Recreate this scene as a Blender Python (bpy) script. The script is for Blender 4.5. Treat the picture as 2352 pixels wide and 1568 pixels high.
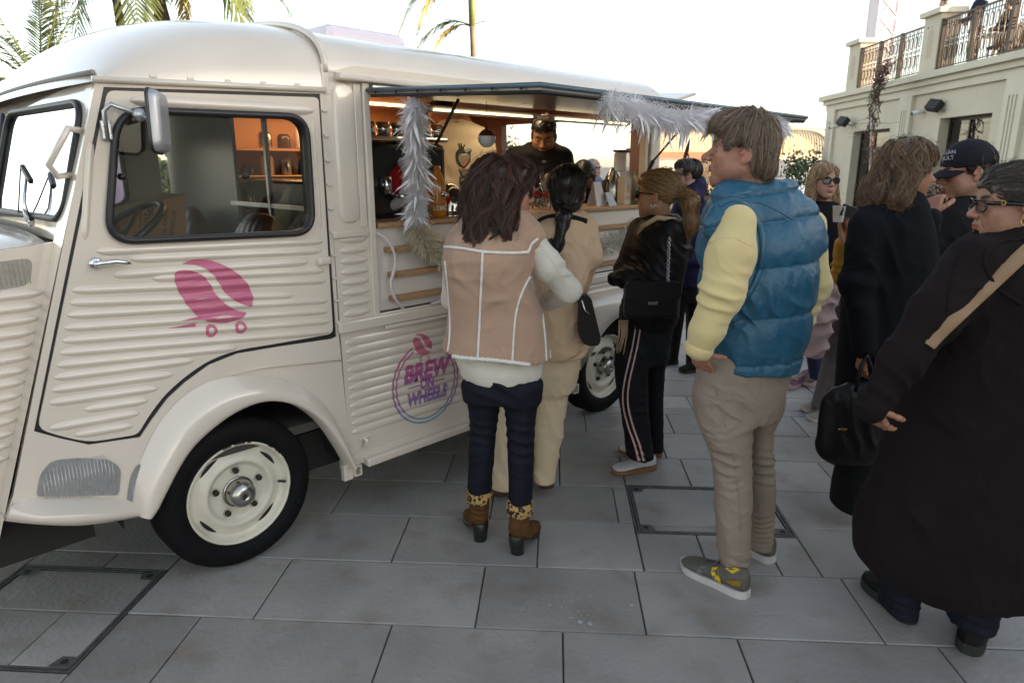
import bpy, bmesh, math, random
import numpy as np
from mathutils import Vector, Matrix, geometry
from mathutils.bvhtree import BVHTree
for o in list(bpy.data.objects): bpy.data.objects.remove(o)
SC = bpy.context.scene
COL = SC.collection
RND = random.Random(7)
NR = np.random.RandomState(11)

# ------------------------------------------------------------------ camera
F_V = 1568.0; CX_V = 1176.0; CY_V = 784.0            # pinhole of the 24 mm photograph, measured on a 2352 px wide copy
PITCH = math.atan(404/1568.0); CAM_H = 1.65
cam_d = bpy.data.cameras.new('camera'); cam = bpy.data.objects.new('camera', cam_d); COL.objects.link(cam)
cam_d.sensor_width = 36; cam_d.lens = 24; cam_d.clip_start = .05; cam_d.clip_end = 2000
cam.location = (0, 0, CAM_H); cam.rotation_euler = (math.pi/2 - PITCH, 0, 0)
cam_d.dof.use_dof = True; cam_d.dof.focus_distance = 2.9; cam_d.dof.aperture_fstop = 4.0
SC.camera = cam
SC.render.resolution_x = 1024; SC.render.resolution_y = 682

# ------------------------------------------------------------------ world, sun, exposure
SUN_EL = math.radians(6.0); SUN_AZ = math.radians(110.0)      # low sun to the right, beyond the terrace building
world = bpy.data.worlds.new('World'); SC.world = world; world.use_nodes = True
wn = world.node_tree.nodes; wl = world.node_tree.links
for n in list(wn): wn.remove(n)
out = wn.new('ShaderNodeOutputWorld'); bg = wn.new('ShaderNodeBackground'); sky = wn.new('ShaderNodeTexSky')
sky.sky_type = 'NISHITA'; sky.sun_disc = False; sky.sun_elevation = SUN_EL; sky.sun_rotation = SUN_AZ
sky.altitude = 0; sky.air_density = 1.0; sky.dust_density = 0.8; sky.ozone_density = 1.0
tint = wn.new('ShaderNodeMix'); tint.data_type = 'RGBA'; tint.blend_type = 'MULTIPLY'; tint.inputs[0].default_value = 1
tint.inputs[7].default_value = (1.005, 1.0, 1.01, 1)          # the photograph's warm white balance
hsv = wn.new('ShaderNodeHueSaturation'); hsv.inputs['Saturation'].default_value = .52; wl.new(sky.outputs[0], hsv.inputs['Color']); wl.new(hsv.outputs[0], tint.inputs[6]); wl.new(tint.outputs[2], bg.inputs[0])
bg.inputs[1].default_value = 0.15
wl.new(bg.outputs[0], out.inputs[0])
sun_d = bpy.data.lights.new('sun', 'SUN'); sun = bpy.data.objects.new('sun', sun_d); COL.objects.link(sun)
sun_d.energy = 4.0; sun_d.angle = math.radians(.6); sun_d.color = (1.0, .80, .55)
sd = Vector((math.sin(SUN_AZ)*math.cos(SUN_EL), math.cos(SUN_AZ)*math.cos(SUN_EL), math.sin(SUN_EL)))
sun.rotation_euler = sd.to_track_quat('Z', 'Y').to_euler()
vs = SC.view_settings; vs.view_transform = 'Standard'; vs.look = 'None'; vs.exposure = 2.15; vs.gamma = 1.0
SC.render.engine = 'CYCLES'
SC.cycles.use_denoising = True
SC.cycles.max_bounces = 7; SC.cycles.transparent_max_bounces = 12; SC.cycles.caustics_reflective = False; SC.cycles.caustics_refractive = False
SC.cycles.sample_clamp_indirect = 4.0

# ------------------------------------------------------------------ measuring: pixel of the photograph -> real point at a known distance
_c, _s = math.cos(PITCH), math.sin(PITCH)
def ray(u, v):
    x = (u-CX_V)/F_V; y = -(v-CY_V)/F_V
    return np.array([x, _c + y*_s, -_s + y*_c])
CAMP = np.array([0, 0, CAM_H])
def gnd(u, v, z=0.0):
    d = ray(u, v); t = (z-CAM_H)/d[2]; return CAMP + t*d
def at(u, v, Y):
    d = ray(u, v); return CAMP + d*(Y/d[1])
VAN_A = math.radians(44)
VR = np.array([math.sin(VAN_A), math.cos(VAN_A), 0]); VN = np.array([math.cos(VAN_A), -math.sin(VAN_A), 0])
VP0 = np.array([-1.1678, 2.5479, 0.0])
VC = np.array([-1.0216, -2.6099, 1.65])
def vat(u, v, ax, val):
    d = ray(u, v); d = np.array([d@VR, -(d@VN), d[2]])
    return VC + d*((val - VC[ax])/d[ax])
def S(u, v, y=0.0):
    p = vat(u, v, 1, y); return (float(p[0]), float(p[2]))
def v2w(p):
    p = np.asarray(p, float); return VP0 + p[..., 0:1]*VR - p[..., 1:2]*VN + p[..., 2:3]*np.array([0, 0, 1.0])
# ------------------------------------------------------------------ object helpers
def npmesh(name, V, Fs, mats=None, smooth=True, col=None, mi=None):
    V = np.asarray(V, np.float32).reshape(-1, 3)
    groups = Fs if isinstance(Fs, list) and len(Fs) and isinstance(Fs[0], np.ndarray) else None
    me = bpy.data.meshes.new(name)
    if groups is None:
        me.from_pydata(V.tolist(), [], [tuple(int(i) for i in f) for f in Fs])
    else:
        tot = [np.full(len(g), g.shape[1], np.int32) for g in groups if len(g)]
        flat = np.concatenate([g.reshape(-1) for g in groups if len(g)]).astype(np.int32)
        tot = np.concatenate(tot); start = np.concatenate([[0], np.cumsum(tot)[:-1]]).astype(np.int32)
        me.vertices.add(len(V)); me.vertices.foreach_set('co', V.reshape(-1))
        me.loops.add(len(flat)); me.loops.foreach_set('vertex_index', flat)
        me.polygons.add(len(tot)); me.polygons.foreach_set('loop_start', start); me.polygons.foreach_set('loop_total', tot)
        me.update(calc_edges=True)
    me.validate(verbose=False)
    if smooth and len(me.polygons):
        me.polygons.foreach_set('use_smooth', np.ones(len(me.polygons), bool))
    if mats is not None:
        for m in (mats if isinstance(mats, (list, tuple)) else [mats]): me.materials.append(m)
    if mi is not None and len(mi) == len(me.polygons):
        me.polygons.foreach_set('material_index', np.asarray(mi, np.int32))
    if col is not None and len(col) == len(me.vertices):
        a = me.color_attributes.new('Col', 'FLOAT_COLOR', 'POINT')
        c = np.ones((len(col), 4), np.float32); c[:, :np.asarray(col).shape[1]] = col
        a.data.foreach_set('color', c.reshape(-1))
    return me
def link(name, me, parent=None):
    o = bpy.data.objects.new(name, me); COL.objects.link(o)
    if parent is not None: o.parent = parent
    return o
def tag(o, label=None, cat=None, group=None, kind=None):
    if label: o['label'] = label
    if cat: o['category'] = cat
    if group: o['group'] = group
    if kind: o['kind'] = kind
    return o
def thing(name, label, cat, loc=(0, 0, 0), rz=0.0, group=None):
    o = bpy.data.objects.new(name, None); COL.objects.link(o); o.empty_display_size = .1
    o.location = loc; o.rotation_euler = (0, 0, rz)
    return tag(o, label, cat, group)
def van_thing(name, label, cat, p=(0, 0, 0), group=None):
    w = v2w(np.array(p, float)); return thing(name, label, cat, tuple(w.reshape(-1)), math.pi/2 - VAN_A, group)

class MB:
    """collects shapes; build() links them as one mesh object"""
    def __init__(s): s.v = []; s.f = []; s.m = []; s.n = 0; s.sm = []
    def add(s, V, Fs, mi=0, smooth=False):
        V = [tuple(map(float, p)) for p in V]; s.v += V
        for f in Fs: s.f.append(tuple(int(i)+s.n for i in f)); s.m.append(mi); s.sm.append(smooth)
        s.n += len(V); return s
    def box(s, lo, hi, c=0.0, mi=0, M=None):
        x0, y0, z0 = lo; x1, y1, z1 = hi
        if c <= 0:
            V = [(x, y, z) for x in (x0, x1) for y in (y0, y1) for z in (z0, z1)]
            Fs = [(0, 1, 3, 2), (4, 6, 7, 5), (0, 4, 5, 1), (2, 3, 7, 6), (0, 2, 6, 4), (1, 5, 7, 3)]
        else:
            bm = bmesh.new(); bmesh.ops.create_cube(bm, size=1)
            for v in bm.verts: v.co = Vector(((x0+x1)/2 + v.co.x*(x1-x0), (y0+y1)/2 + v.co.y*(y1-y0), (z0+z1)/2 + v.co.z*(z1-z0)))
            c = min(c, .45*min(x1-x0, y1-y0, z1-z0))
            bmesh.ops.bevel(bm, geom=list(bm.edges), offset=c, segments=2, affect='EDGES', profile=.5)
            bm.verts.index_update(); V = [v.co.copy() for v in bm.verts]; Fs = [[v.index for v in f.verts] for f in bm.faces]; bm.free()
        if M is not None: V = [M @ Vector(p) for p in V]
        return s.add(V, Fs, mi, c > 0 and False)
    def tube(s, pts, r, n=8, closed=False, mi=0, caps=True, flat=1.0):
        P = [Vector(p) for p in pts]; N = len(P); rr = r if hasattr(r, '__len__') else [r]*N
        V = []; up = None
        for i in range(N):
            a = P[(i-1) % N] if (closed or i > 0) else P[i]; b = P[(i+1) % N] if (closed or i < N-1) else P[i]
            t = (b-a); t = t.normalized() if t.length > 1e-9 else Vector((0, 0, 1))
            if up is None: up = t.orthogonal().normalized()
            up = (up - t*up.dot(t)); up = up.normalized() if up.length > 1e-6 else t.orthogonal().normalized()
            w = t.cross(up)
            for k in range(n):
                an = 2*math.pi*k/n; V.append(P[i] + (up*math.cos(an) + w*math.sin(an)*flat)*rr[i])
        Fs = []
        for i in range(N if closed else N-1):
            for k in range(n):
                a = i*n+k; b = i*n+(k+1) % n; c = ((i+1) % N)*n+(k+1) % n; d = ((i+1) % N)*n+k; Fs.append((a, b, c, d))
        if caps and not closed: Fs += [tuple(range(n))[::-1], tuple(range((N-1)*n, N*n))]
        return s.add(V, Fs, mi, True)
    def lathe(s, prof, c=(0, 0, 0), axis='z', n=32, mi=0, M=None, closed=False):
        V = []; Fs = []
        for (r, h) in prof:
            for k in range(n):
                a = 2*math.pi*k/n; x, y = r*math.cos(a), r*math.sin(a)
                p = (x, y, h) if axis == 'z' else ((x, h, y) if axis == 'y' else (h, x, y))
                p = Vector(p)
                if M is not None: p = M @ p
                V.append(p + Vector(c))
        m = len(prof)
        for i in range(m-1):
            for k in range(n):
                q = (i*n+k, i*n+(k+1) % n, (i+1)*n+(k+1) % n, (i+1)*n+k); Fs.append(q if axis != 'y' else q[::-1])
        return s.add(V, Fs, mi, True)
    def grid(s, G, mi=0, wrap=False, smooth=True):
        G = np.asarray(G, float); a, b = G.shape[:2]; V = G.reshape(-1, 3); Fs = []
        for i in range(a-1):
            for j in range(b if wrap else b-1):
                k = (j+1) % b; Fs.append((i*b+j, i*b+k, (i+1)*b+k, (i+1)*b+j))
        return s.add(V, Fs, mi, smooth)
    def poly(s, outer, holes=(), y0=0.0, y1=0.02, mi=0, to=None):
        """prism of a 2D outline (x,z) with holes, between depths y0 and y1"""
        loops = [list(outer)] + [list(h) for h in holes]
        tris = geometry.tessellate_polygon([[Vector((p[0], p[1], 0)) for p in L] for L in loops])
        flat = [p for L in loops for p in L]; n = len(flat)
        f3 = to or (lambda x, z, y: (x, y, z))
        V = [f3(p[0], p[1], y0) for p in flat] + [f3(p[0], p[1], y1) for p in flat]
        Fs = [t for t in tris] + [(t[0]+n, t[2]+n, t[1]+n) for t in tris]
        s.add(V, Fs, mi)
        k = 0
        for L in loops:
            m = len(L); V = []; Fs = []
            for p in L: V += [f3(p[0], p[1], y0), f3(p[0], p[1], y1)]
            for i in range(m):
                j = (i+1) % m; Fs.append((2*i, 2*j, 2*j+1, 2*i+1))
            s.add(V, Fs, mi)
        return s
    def build(s, name, mats, parent=None, recalc=True, smooth_angle=None):
        me = bpy.data.meshes.new(name); me.from_pydata(s.v, [], s.f)
        for m in (mats if isinstance(mats, (list, tuple)) else [mats]): me.materials.append(m)
        me.polygons.foreach_set('material_index', s.m); me.polygons.foreach_set('use_smooth', s.sm)
        if recalc:
            bm = bmesh.new(); bm.from_mesh(me); bmesh.ops.recalc_face_normals(bm, faces=bm.faces); bm.to_mesh(me); bm.free()
        me.update()
        return link(name, me, parent)
def rrect(x0, z0, x1, z1, r, n=6):
    P = []
    for (cx, cz, a0) in ((x1-r, z1-r, 0), (x0+r, z1-r, 90), (x0+r, z0+r, 180), (x1-r, z0+r, 270)):
        for k in range(n+1):
            a = math.radians(a0 + 90*k/n); P.append((cx+r*math.cos(a), cz+r*math.sin(a)))
    return P
def rquad(pts, r, n=6):
    """rounded polygon through corner points (2D)"""
    P = []; N = len(pts)
    for i in range(N):
        a, b, c = (np.array(pts[(i+k) % N], float) for k in (-1, 0, 1))
        u = (a-b); w = (c-b); lu, lw = np.linalg.norm(u), np.linalg.norm(w); u /= lu; w /= lw
        rr = r[i] if hasattr(r, '__len__') else r
        rr = min(rr, .45*lu, .45*lw)
        p0 = b+u*rr; p2 = b+w*rr
        for k in range(n+1):
            t = k/n; P.append(tuple((1-t)**2*p0 + 2*t*(1-t)*b + t*t*p2))
    return P
def smooth_path(pts, n=6):
    P = np.array(pts, float); out = []
    for i in range(len(P)-1):
        p0 = P[max(i-1, 0)]; p1 = P[i]; p2 = P[i+1]; p3 = P[min(i+2, len(P)-1)]
        for k in range(n):
            t = k/n; out.append(.5*((2*p1) + (-p0+p2)*t + (2*p0-5*p1+4*p2-p3)*t*t + (-p0+3*p1-3*p2+p3)*t**3))
    out.append(P[-1]); return np.array(out)

# ------------------------------------------------------------------ materials
def srgb(h):
    h = h.lstrip('#'); c = [int(h[i:i+2], 16)/255 for i in (0, 2, 4)]
    return tuple(x/12.92 if x <= .04045 else ((x+.055)/1.055)**2.4 for x in c)
MATS = {}
def mat(name, col=(.5, .5, .5), rough=.6, metal=0.0, var=0.0, vscale=8.0, col2=None, bump=0.0, bscale=200.0, coat=0.0, sheen=0.0,
        emit=None, estr=0.0, spec=.5, attr=False, rand=0.0, alpha=1.0, trans=0.0, weave=0.0, sss=0.0, coord='Object', detail=5.0, stretch=None):
    if name in MATS: return MATS[name]
    m = bpy.data.materials.new(name); m.use_nodes = True; nt = m.node_tree; N = nt.nodes; L = nt.links
    b = N['Principled BSDF']; c4 = tuple(col[:3])+(1,)
    b.inputs['Base Color'].default_value = c4; b.inputs['Roughness'].default_value = rough; b.inputs['Metallic'].default_value = metal
    b.inputs['Specular IOR Level'].default_value = spec; b.inputs['Coat Weight'].default_value = coat; b.inputs['Coat Roughness'].default_value = .08
    b.inputs['Sheen Weight'].default_value = sheen; b.inputs['Alpha'].default_value = alpha; b.inputs['Transmission Weight'].default_value = trans
    if sss: b.inputs['Subsurface Weight'].default_value = sss; b.inputs['Subsurface Radius'].default_value = (.012, .004, .002); b.inputs['Subsurface Scale'].default_value = 1.0
    tc = N.new('ShaderNodeTexCoord'); src = tc.outputs[coord]
    if stretch:
        mp = N.new('ShaderNodeMapping'); mp.inputs['Scale'].default_value = stretch; L.new(src, mp.inputs[0]); src = mp.outputs[0]
    cur = None
    if attr:
        a = N.new('ShaderNodeAttribute'); a.attribute_name = 'Col'; cur = a.outputs['Color']
    if var > 0 or col2:
        no = N.new('ShaderNodeTexNoise'); no.inputs['Scale'].default_value = vscale; no.inputs['Detail'].default_value = detail; L.new(src, no.inputs['Vector'])
        rp = N.new('ShaderNodeValToRGB'); rp.color_ramp.elements[0].position = .3; rp.color_ramp.elements[1].position = .7
        d = tuple(col2[:3]) if col2 else tuple(x*(1-var) for x in col[:3]); rp.color_ramp.elements[0].color = d+(1,)
        rp.color_ramp.elements[1].color = c4 if col2 else tuple(min(1, x*(1+var*.6)) for x in col[:3])+(1,)
        L.new(no.outputs[0], rp.inputs[0])
        if cur is None: cur = rp.outputs[0]
        else:
            mx = N.new('ShaderNodeMix'); mx.data_type = 'RGBA'; mx.blend_type = 'MULTIPLY'; mx.inputs[0].default_value = 1; L.new(cur, mx.inputs[6]); L.new(rp.outputs[0], mx.inputs[7]); cur = mx.outputs[2]
    if rand > 0:
        oi = N.new('ShaderNodeObjectInfo'); mr = N.new('ShaderNodeMapRange'); mr.inputs[3].default_value = 1-rand; mr.inputs[4].default_value = 1+rand
        L.new(oi.outputs['Random'], mr.inputs[0]); hs = N.new('ShaderNodeHueSaturation'); L.new(mr.outputs[0], hs.inputs['Value'])
        if cur is None: hs.inputs['Color'].default_value = c4
        else: L.new(cur, hs.inputs['Color'])
        cur = hs.outputs[0]
    if cur is not None: L.new(cur, b.inputs['Base Color'])
    hsrc = None
    if bump > 0:
        nb = N.new('ShaderNodeTexNoise'); nb.inputs['Scale'].default_value = bscale; nb.inputs['Detail'].default_value = 4; L.new(src, nb.inputs['Vector']); hsrc = nb.outputs[0]
        bp = N.new('ShaderNodeBump'); bp.inputs['Strength'].default_value = min(1, bump); bp.inputs['Distance'].default_value = .01 if bscale < 100 else .003
        L.new(hsrc, bp.inputs['Height']); L.new(bp.outputs[0], b.inputs['Normal'])
    if emit is not None:
        b.inputs['Emission Color'].default_value = tuple(emit)+(1,); b.inputs['Emission Strength'].default_value = estr
    MATS[name] = m; return m
def glassmat(name, tintc=(1, 1, 1), refl=1.0, rough=0.0, body=None, bodyf=0.0):
    m = bpy.data.materials.new(name); m.use_nodes = True; nt = m.node_tree; N = nt.nodes; L = nt.links
    for n in list(N): N.remove(n)
    o = N.new('ShaderNodeOutputMaterial'); tr = N.new('ShaderNodeBsdfTransparent'); tr.inputs[0].default_value = tuple(tintc)+(1,)
    gl = N.new('ShaderNodeBsdfGlossy'); gl.inputs['Roughness'].default_value = rough
    fr = N.new('ShaderNodeFresnel'); fr.inputs[0].default_value = 1.5
    mu = N.new('ShaderNodeMath'); mu.operation = 'MULTIPLY'; mu.inputs[1].default_value = refl; mu.use_clamp = True
    mx = N.new('ShaderNodeMixShader'); L.new(fr.outputs[0], mu.inputs[0]); L.new(mu.outputs[0], mx.inputs[0]); L.new(tr.outputs[0], mx.inputs[1]); L.new(gl.outputs[0], mx.inputs[2])
    last = mx.outputs[0]
    if body:
        df = N.new('ShaderNodeBsdfDiffuse'); df.inputs[0].default_value = tuple(body)+(1,); m2 = N.new('ShaderNodeMixShader'); m2.inputs[0].default_value = bodyf
        L.new(last, m2.inputs[1]); L.new(df.outputs[0], m2.inputs[2]); last = m2.outputs[0]
    L.new(last, o.inputs[0]); MATS[name] = m; return m

PAINT = mat('cream_paint', (.67, .60, .525), .20, var=.07, vscale=2.2, coat=.8, bump=.015, bscale=12)
PAINT_IN = mat('inner_white_panel', (.72, .70, .66), .35, var=.03)
BLACKRUB = mat('black_rubber', (.012, .012, .014), .45, bump=.1, bscale=60)
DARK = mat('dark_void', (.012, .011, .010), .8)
ALU = mat('brushed_aluminium', (.55, .56, .58), .38, 1.0, var=.12, vscale=30, bump=.15, bscale=90)
CHROME = mat('chrome', (.75, .75, .76), .12, 1.0)
STEEL = mat('brushed_steel', (.45, .44, .42), .25, 1.0, var=.15, vscale=60)
WOODL = mat('light_wood', (.42, .25, .13), .5, var=.25, vscale=14, stretch=(2, 20, 20))
GLASS = glassmat('window_glass', (.86, .87, .86), 1.1)
WSGLASS = glassmat('windshield_glass', (.66, .72, .75), 4.0)
CLEAR = glassmat('clear_glass', (.93, .93, .92), 1.3)
BLACKPL = mat('black_plastic', (.012, .012, .013), .35)
WHITEPL = mat('white_plastic', (.72, .72, .72), .4)
# ------------------------------------------------------------------ implicit surfaces: smooth unions of tapered limbs and lofts, meshed by surface nets
def vnoise(P, scale=1.0, seed=0):
    """value noise in [-1,1] at points P (N,3)"""
    Q = P*scale + 37.13*seed; I = np.floor(Q).astype(np.int64); f = Q-I; f = f*f*(3-2*f)
    def hsh(i, j, k):
        n = (i*374761393 + j*668265263 + k*1274126177 + seed*974634777) & 0x7fffffff
        n = ((n ^ (n >> 13))*1274126177) & 0x7fffffff; n = (n ^ (n >> 16)) & 0xffff
        return n/32767.5 - 1.0
    r = 0
    for a in (0, 1):
        for b in (0, 1):
            for c in (0, 1):
                w = (f[:, 0] if a else 1-f[:, 0])*(f[:, 1] if b else 1-f[:, 1])*(f[:, 2] if c else 1-f[:, 2])
                r = r + w*hsh(I[:, 0]+a, I[:, 1]+b, I[:, 2]+c)
    return r
class Field:
    def __init__(s, lo, hi, h):
        s.lo = np.array(lo, float); s.h = h; s.n = np.maximum(4, np.ceil((np.array(hi, float)-s.lo)/h).astype(int)+1)
        s.F = np.full(tuple(s.n), .5, np.float32)
    def _reg(s, lo, hi):
        a = np.clip(np.floor((np.array(lo)-s.lo)/s.h).astype(int), 0, s.n-1); b = np.clip(np.ceil((np.array(hi)-s.lo)/s.h).astype(int)+1, 0, s.n)
        if np.any(b-a < 1): return None, None
        sl = tuple(slice(a[i], b[i]) for i in range(3))
        ax = [(s.lo[i] + s.h*np.arange(a[i], b[i])).astype(np.float32) for i in range(3)]
        X, Y, Z = np.meshgrid(*ax, indexing='ij'); return sl, (X, Y, Z)
    def op(s, prim, k=.02, mode='u'):
        fn, lo, hi = prim; m = k + 3*s.h + .03
        sl, G = s._reg(np.array(lo)-m, np.array(hi)+m)
        if sl is None: return s
        d = fn(*G); f = s.F[sl]
        if mode == 'u': hh = np.clip(.5+.5*(f-d)/k, 0, 1); s.F[sl] = f*(1-hh) + d*hh - k*hh*(1-hh)
        elif mode == 's': hh = np.clip(.5-.5*(f+d)/k, 0, 1); s.F[sl] = f*(1-hh) - d*hh + k*hh*(1-hh)
        return s
    def cut(s, fn):
        """keep only where fn(X,Y,Z) < 0"""
        sl, G = s._reg(s.lo, s.lo + s.h*(s.n-1)); s.F[sl] = np.maximum(s.F[sl], fn(*G)); return s
    def mesh(s, relax=1):
        F = s.F.copy()
        for ax in range(3):
            sl0 = [slice(None)]*3; sl0[ax] = 0; F[tuple(sl0)] = np.maximum(F[tuple(sl0)], .01); sl0[ax] = -1; F[tuple(sl0)] = np.maximum(F[tuple(sl0)], .01)
        ins = F < 0; nx, ny, nz = F.shape
        cnt = np.zeros((nx-1, ny-1, nz-1), np.int8)
        C = [(a, b, c) for a in (0, 1) for b in (0, 1) for c in (0, 1)]
        sh = lambda A, o: A[o[0]:nx-1+o[0], o[1]:ny-1+o[1], o[2]:nz-1+o[2]]
        for o in C: cnt += sh(ins, o)
        I, J, K = np.nonzero((cnt > 0) & (cnt < 8))
        if len(I) == 0: return np.zeros((0, 3)), [np.zeros((0, 4), np.int32)]
        vid = np.full((nx-1, ny-1, nz-1), -1, np.int32); vid[I, J, K] = np.arange(len(I))
        acc = np.zeros((len(I), 3)); w = np.zeros(len(I)); val = {o: F[I+o[0], J+o[1], K+o[2]] for o in C}
        for o in C:
            for ax in range(3):
                if o[ax]: continue
                q = list(o); q[ax] = 1; q = tuple(q); a, b = val[o], val[q]; m = (a < 0) != (b < 0)
                t = np.where(m, a/np.where(m, a-b, 1), 0); p = np.array(o, float)[None, :].repeat(len(I), 0); p[:, ax] += t
                acc += p*m[:, None]; w += m
        V = s.lo + s.h*(np.stack([I, J, K], 1) + acc/w[:, None]); Q = []
        for ax in range(3):
            o1, o2 = [(1, 2), (2, 0), (0, 1)][ax]
            n = [nx, ny, nz]; sa = [slice(None)]*3; sb = [slice(None)]*3; sa[ax] = slice(0, n[ax]-1); sb[ax] = slice(1, n[ax])
            A, B = ins[tuple(sa)], ins[tuple(sb)]; P = np.stack(np.nonzero(A != B), 1)
            P = P[(P[:, o1] > 0) & (P[:, o2] > 0) & (P[:, o1] < n[o1]-1) & (P[:, o2] < n[o2]-1)]
            fl = A[P[:, 0], P[:, 1], P[:, 2]]; d1 = np.zeros(3, int); d1[o1] = 1; d2 = np.zeros(3, int); d2[o2] = 1
            g = lambda R: vid[R[:, 0], R[:, 1], R[:, 2]]
            q = np.stack([g(P-d1-d2), g(P-d2), g(P), g(P-d1)], 1); q[~fl] = q[~fl][:, ::-1]; Q.append(q)
        Q = np.concatenate(Q); Q = Q[(Q >= 0).all(1)]
        for _ in range(relax): V = laplace(V, Q, .5)
        return V, [Q.astype(np.int32)]
    def sample(s, P):
        q = (P-s.lo)/s.h; q = np.clip(q, 0, s.n-1.001); i = q.astype(int); f = q-i; r = 0
        for a in (0, 1):
            for b in (0, 1):
                for c in (0, 1):
                    r = r + (f[:, 0] if a else 1-f[:, 0])*(f[:, 1] if b else 1-f[:, 1])*(f[:, 2] if c else 1-f[:, 2])*s.F[i[:, 0]+a, i[:, 1]+b, i[:, 2]+c]
        return r
    def grad(s, P):
        e = s.h; g = np.stack([s.sample(P+d)-s.sample(P-d) for d in np.eye(3)*e], 1); return g/np.maximum(1e-9, np.linalg.norm(g, axis=1, keepdims=True))
def laplace(V, Q, f=.5):
    acc = np.zeros_like(V); w = np.zeros(len(V))
    for a, b in ((0, 1), (1, 2), (2, 3), (3, 0)):
        for i, j in ((a, b), (b, a)):
            for ax in range(3): acc[:, ax] += np.bincount(Q[:, i], V[Q[:, j], ax], len(V))
            w += np.bincount(Q[:, i], minlength=len(V))
    return V*(1-f) + f*acc/np.maximum(1, w)[:, None]
def vnormals(V, Q):
    n = np.cross(V[Q[:, 2]]-V[Q[:, 0]], V[Q[:, 3]]-V[Q[:, 1]]); N = np.zeros_like(V)
    for k in range(4):
        for ax in range(3): N[:, ax] += np.bincount(Q[:, k], n[:, ax], len(V))
    return N/np.maximum(1e-12, np.linalg.norm(N, axis=1, keepdims=True))
def rcone(a, b, ra, rb, sq=None, f=1.0):
    """tapered capsule; sq = axis along which it is scaled by f"""
    a = np.array(a, float); b = np.array(b, float); ab = b-a; L2 = max(1e-9, ab@ab); R = max(ra, rb)*max(1.0, f)
    q = None
    if sq is not None: q = np.array(sq, float); q = q/np.linalg.norm(q)
    def fn(X, Y, Z):
        dx, dy, dz = X-a[0], Y-a[1], Z-a[2]; t = np.clip((dx*ab[0]+dy*ab[1]+dz*ab[2])/L2, 0, 1)
        ex, ey, ez = dx-t*ab[0], dy-t*ab[1], dz-t*ab[2]
        if q is not None:
            m = (ex*q[0]+ey*q[1]+ez*q[2])*(1/f-1); ex, ey, ez = ex+m*q[0], ey+m*q[1], ez+m*q[2]
        return (np.sqrt(ex*ex+ey*ey+ez*ez) - (ra+(rb-ra)*t))*min(1.0, f)
    return fn, np.minimum(a, b)-R, np.maximum(a, b)+R
def ell(c, r, M=None):
    """ellipsoid; M = 3x3 matrix whose columns are its axes"""
    c = np.array(c, float); r = np.array(r, float); R = np.full(3, r.max()) if M is not None else r; m = r.min()
    def fn(X, Y, Z):
        x, y, z = X-c[0], Y-c[1], Z-c[2]
        if M is not None: x, y, z = (M[0, i]*x+M[1, i]*y+M[2, i]*z for i in range(3))
        k0 = np.sqrt((x/r[0])**2+(y/r[1])**2+(z/r[2])**2); k1 = np.sqrt((x/r[0]**2)**2+(y/r[1]**2)**2+(z/r[2]**2)**2)
        return np.where(k1 > 1e-6, k0*(k0-1)/np.maximum(k1, 1e-6), -m)
    return fn, c-R, c+R
def loft(st, p=2.0, ang=0.0, caps=(0, 0)):
    """st = rows (z, cx, cy, half width, half depth) from any order; superelliptic section; ang turns width axis about z"""
    st = np.array(sorted([tuple(r) for r in st]), float); z = st[:, 0]
    zz = np.linspace(z[0], z[-1], max(2, len(z)*8)); cols = []
    for k in range(1, 5):
        y = st[:, k]
        m = np.gradient(y, z) if len(z) > 2 else np.full(len(z), (y[-1]-y[0])/(z[-1]-z[0]))
        i = np.clip(np.searchsorted(z, zz, 'right')-1, 0, len(z)-2); hh = z[i+1]-z[i]; t = (zz-z[i])/hh
        cols.append((2*t**3-3*t**2+1)*y[i] + (t**3-2*t**2+t)*hh*m[i] + (-2*t**3+3*t**2)*y[i+1] + (t**3-t**2)*hh*m[i+1])
    ca, sa = math.cos(ang), math.sin(ang)
    def fn(X, Y, Z):
        zc = np.clip(Z, z[0], z[-1]); zl = Z[0, 0, :]; g = [np.interp(np.clip(zl, z[0], z[-1]), zz, c)[None, None, :] for c in cols]
        x, y = X-g[0], Y-g[1]; u = x*ca+y*sa; w = -x*sa+y*ca
        e = (np.abs(u)/g[2])**p + (np.abs(w)/g[3])**p
        d = (e**(1/p)-1)*np.minimum(g[2], g[3])
        dz = np.maximum(z[0]-Z, Z-z[-1])
        return np.where(dz > 0, np.sqrt(np.maximum(d, 0)**2+dz**2), np.maximum(d, dz))
    mw = (np.abs(st[:, 3])).max(); md = st[:, 4].max(); R = max(mw, md)
    return fn, np.array([st[:, 1].min()-R, st[:, 2].min()-R, z[0]]), np.array([st[:, 1].max()+R, st[:, 2].max()+R, z[-1]])
def bbox(prims, pad=.05):
    lo = np.min([p[1] for p in prims], 0)-pad; hi = np.max([p[2] for p in prims], 0)+pad; return lo, hi
def folds(V, N, specs, seed=0, nz=.25):
    """cloth folds: specs rows (centre, axis, wavelength, amplitude, radius)"""
    d = np.zeros(len(V)); w1 = vnoise(V, 5.0, seed); w2 = vnoise(V, 13.0, seed+1); w3 = vnoise(V, 8.5, seed+2)
    for (c, ax, wl, am, R) in specs:
        ax = np.array(ax, float); ax /= np.linalg.norm(ax); D = V-np.array(c, float); r = np.linalg.norm(D, axis=1)
        ph = (D@ax)/wl*2*math.pi + 5.5*w1 + 1.6*w2
        d += am*np.exp(-(r/R)**2)*(1-2*np.abs(np.sin(ph/2))**.75)*np.clip(.45+1.1*w3+.3*w2, 0, 1.4)
    return V + N*d[:, None]
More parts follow.
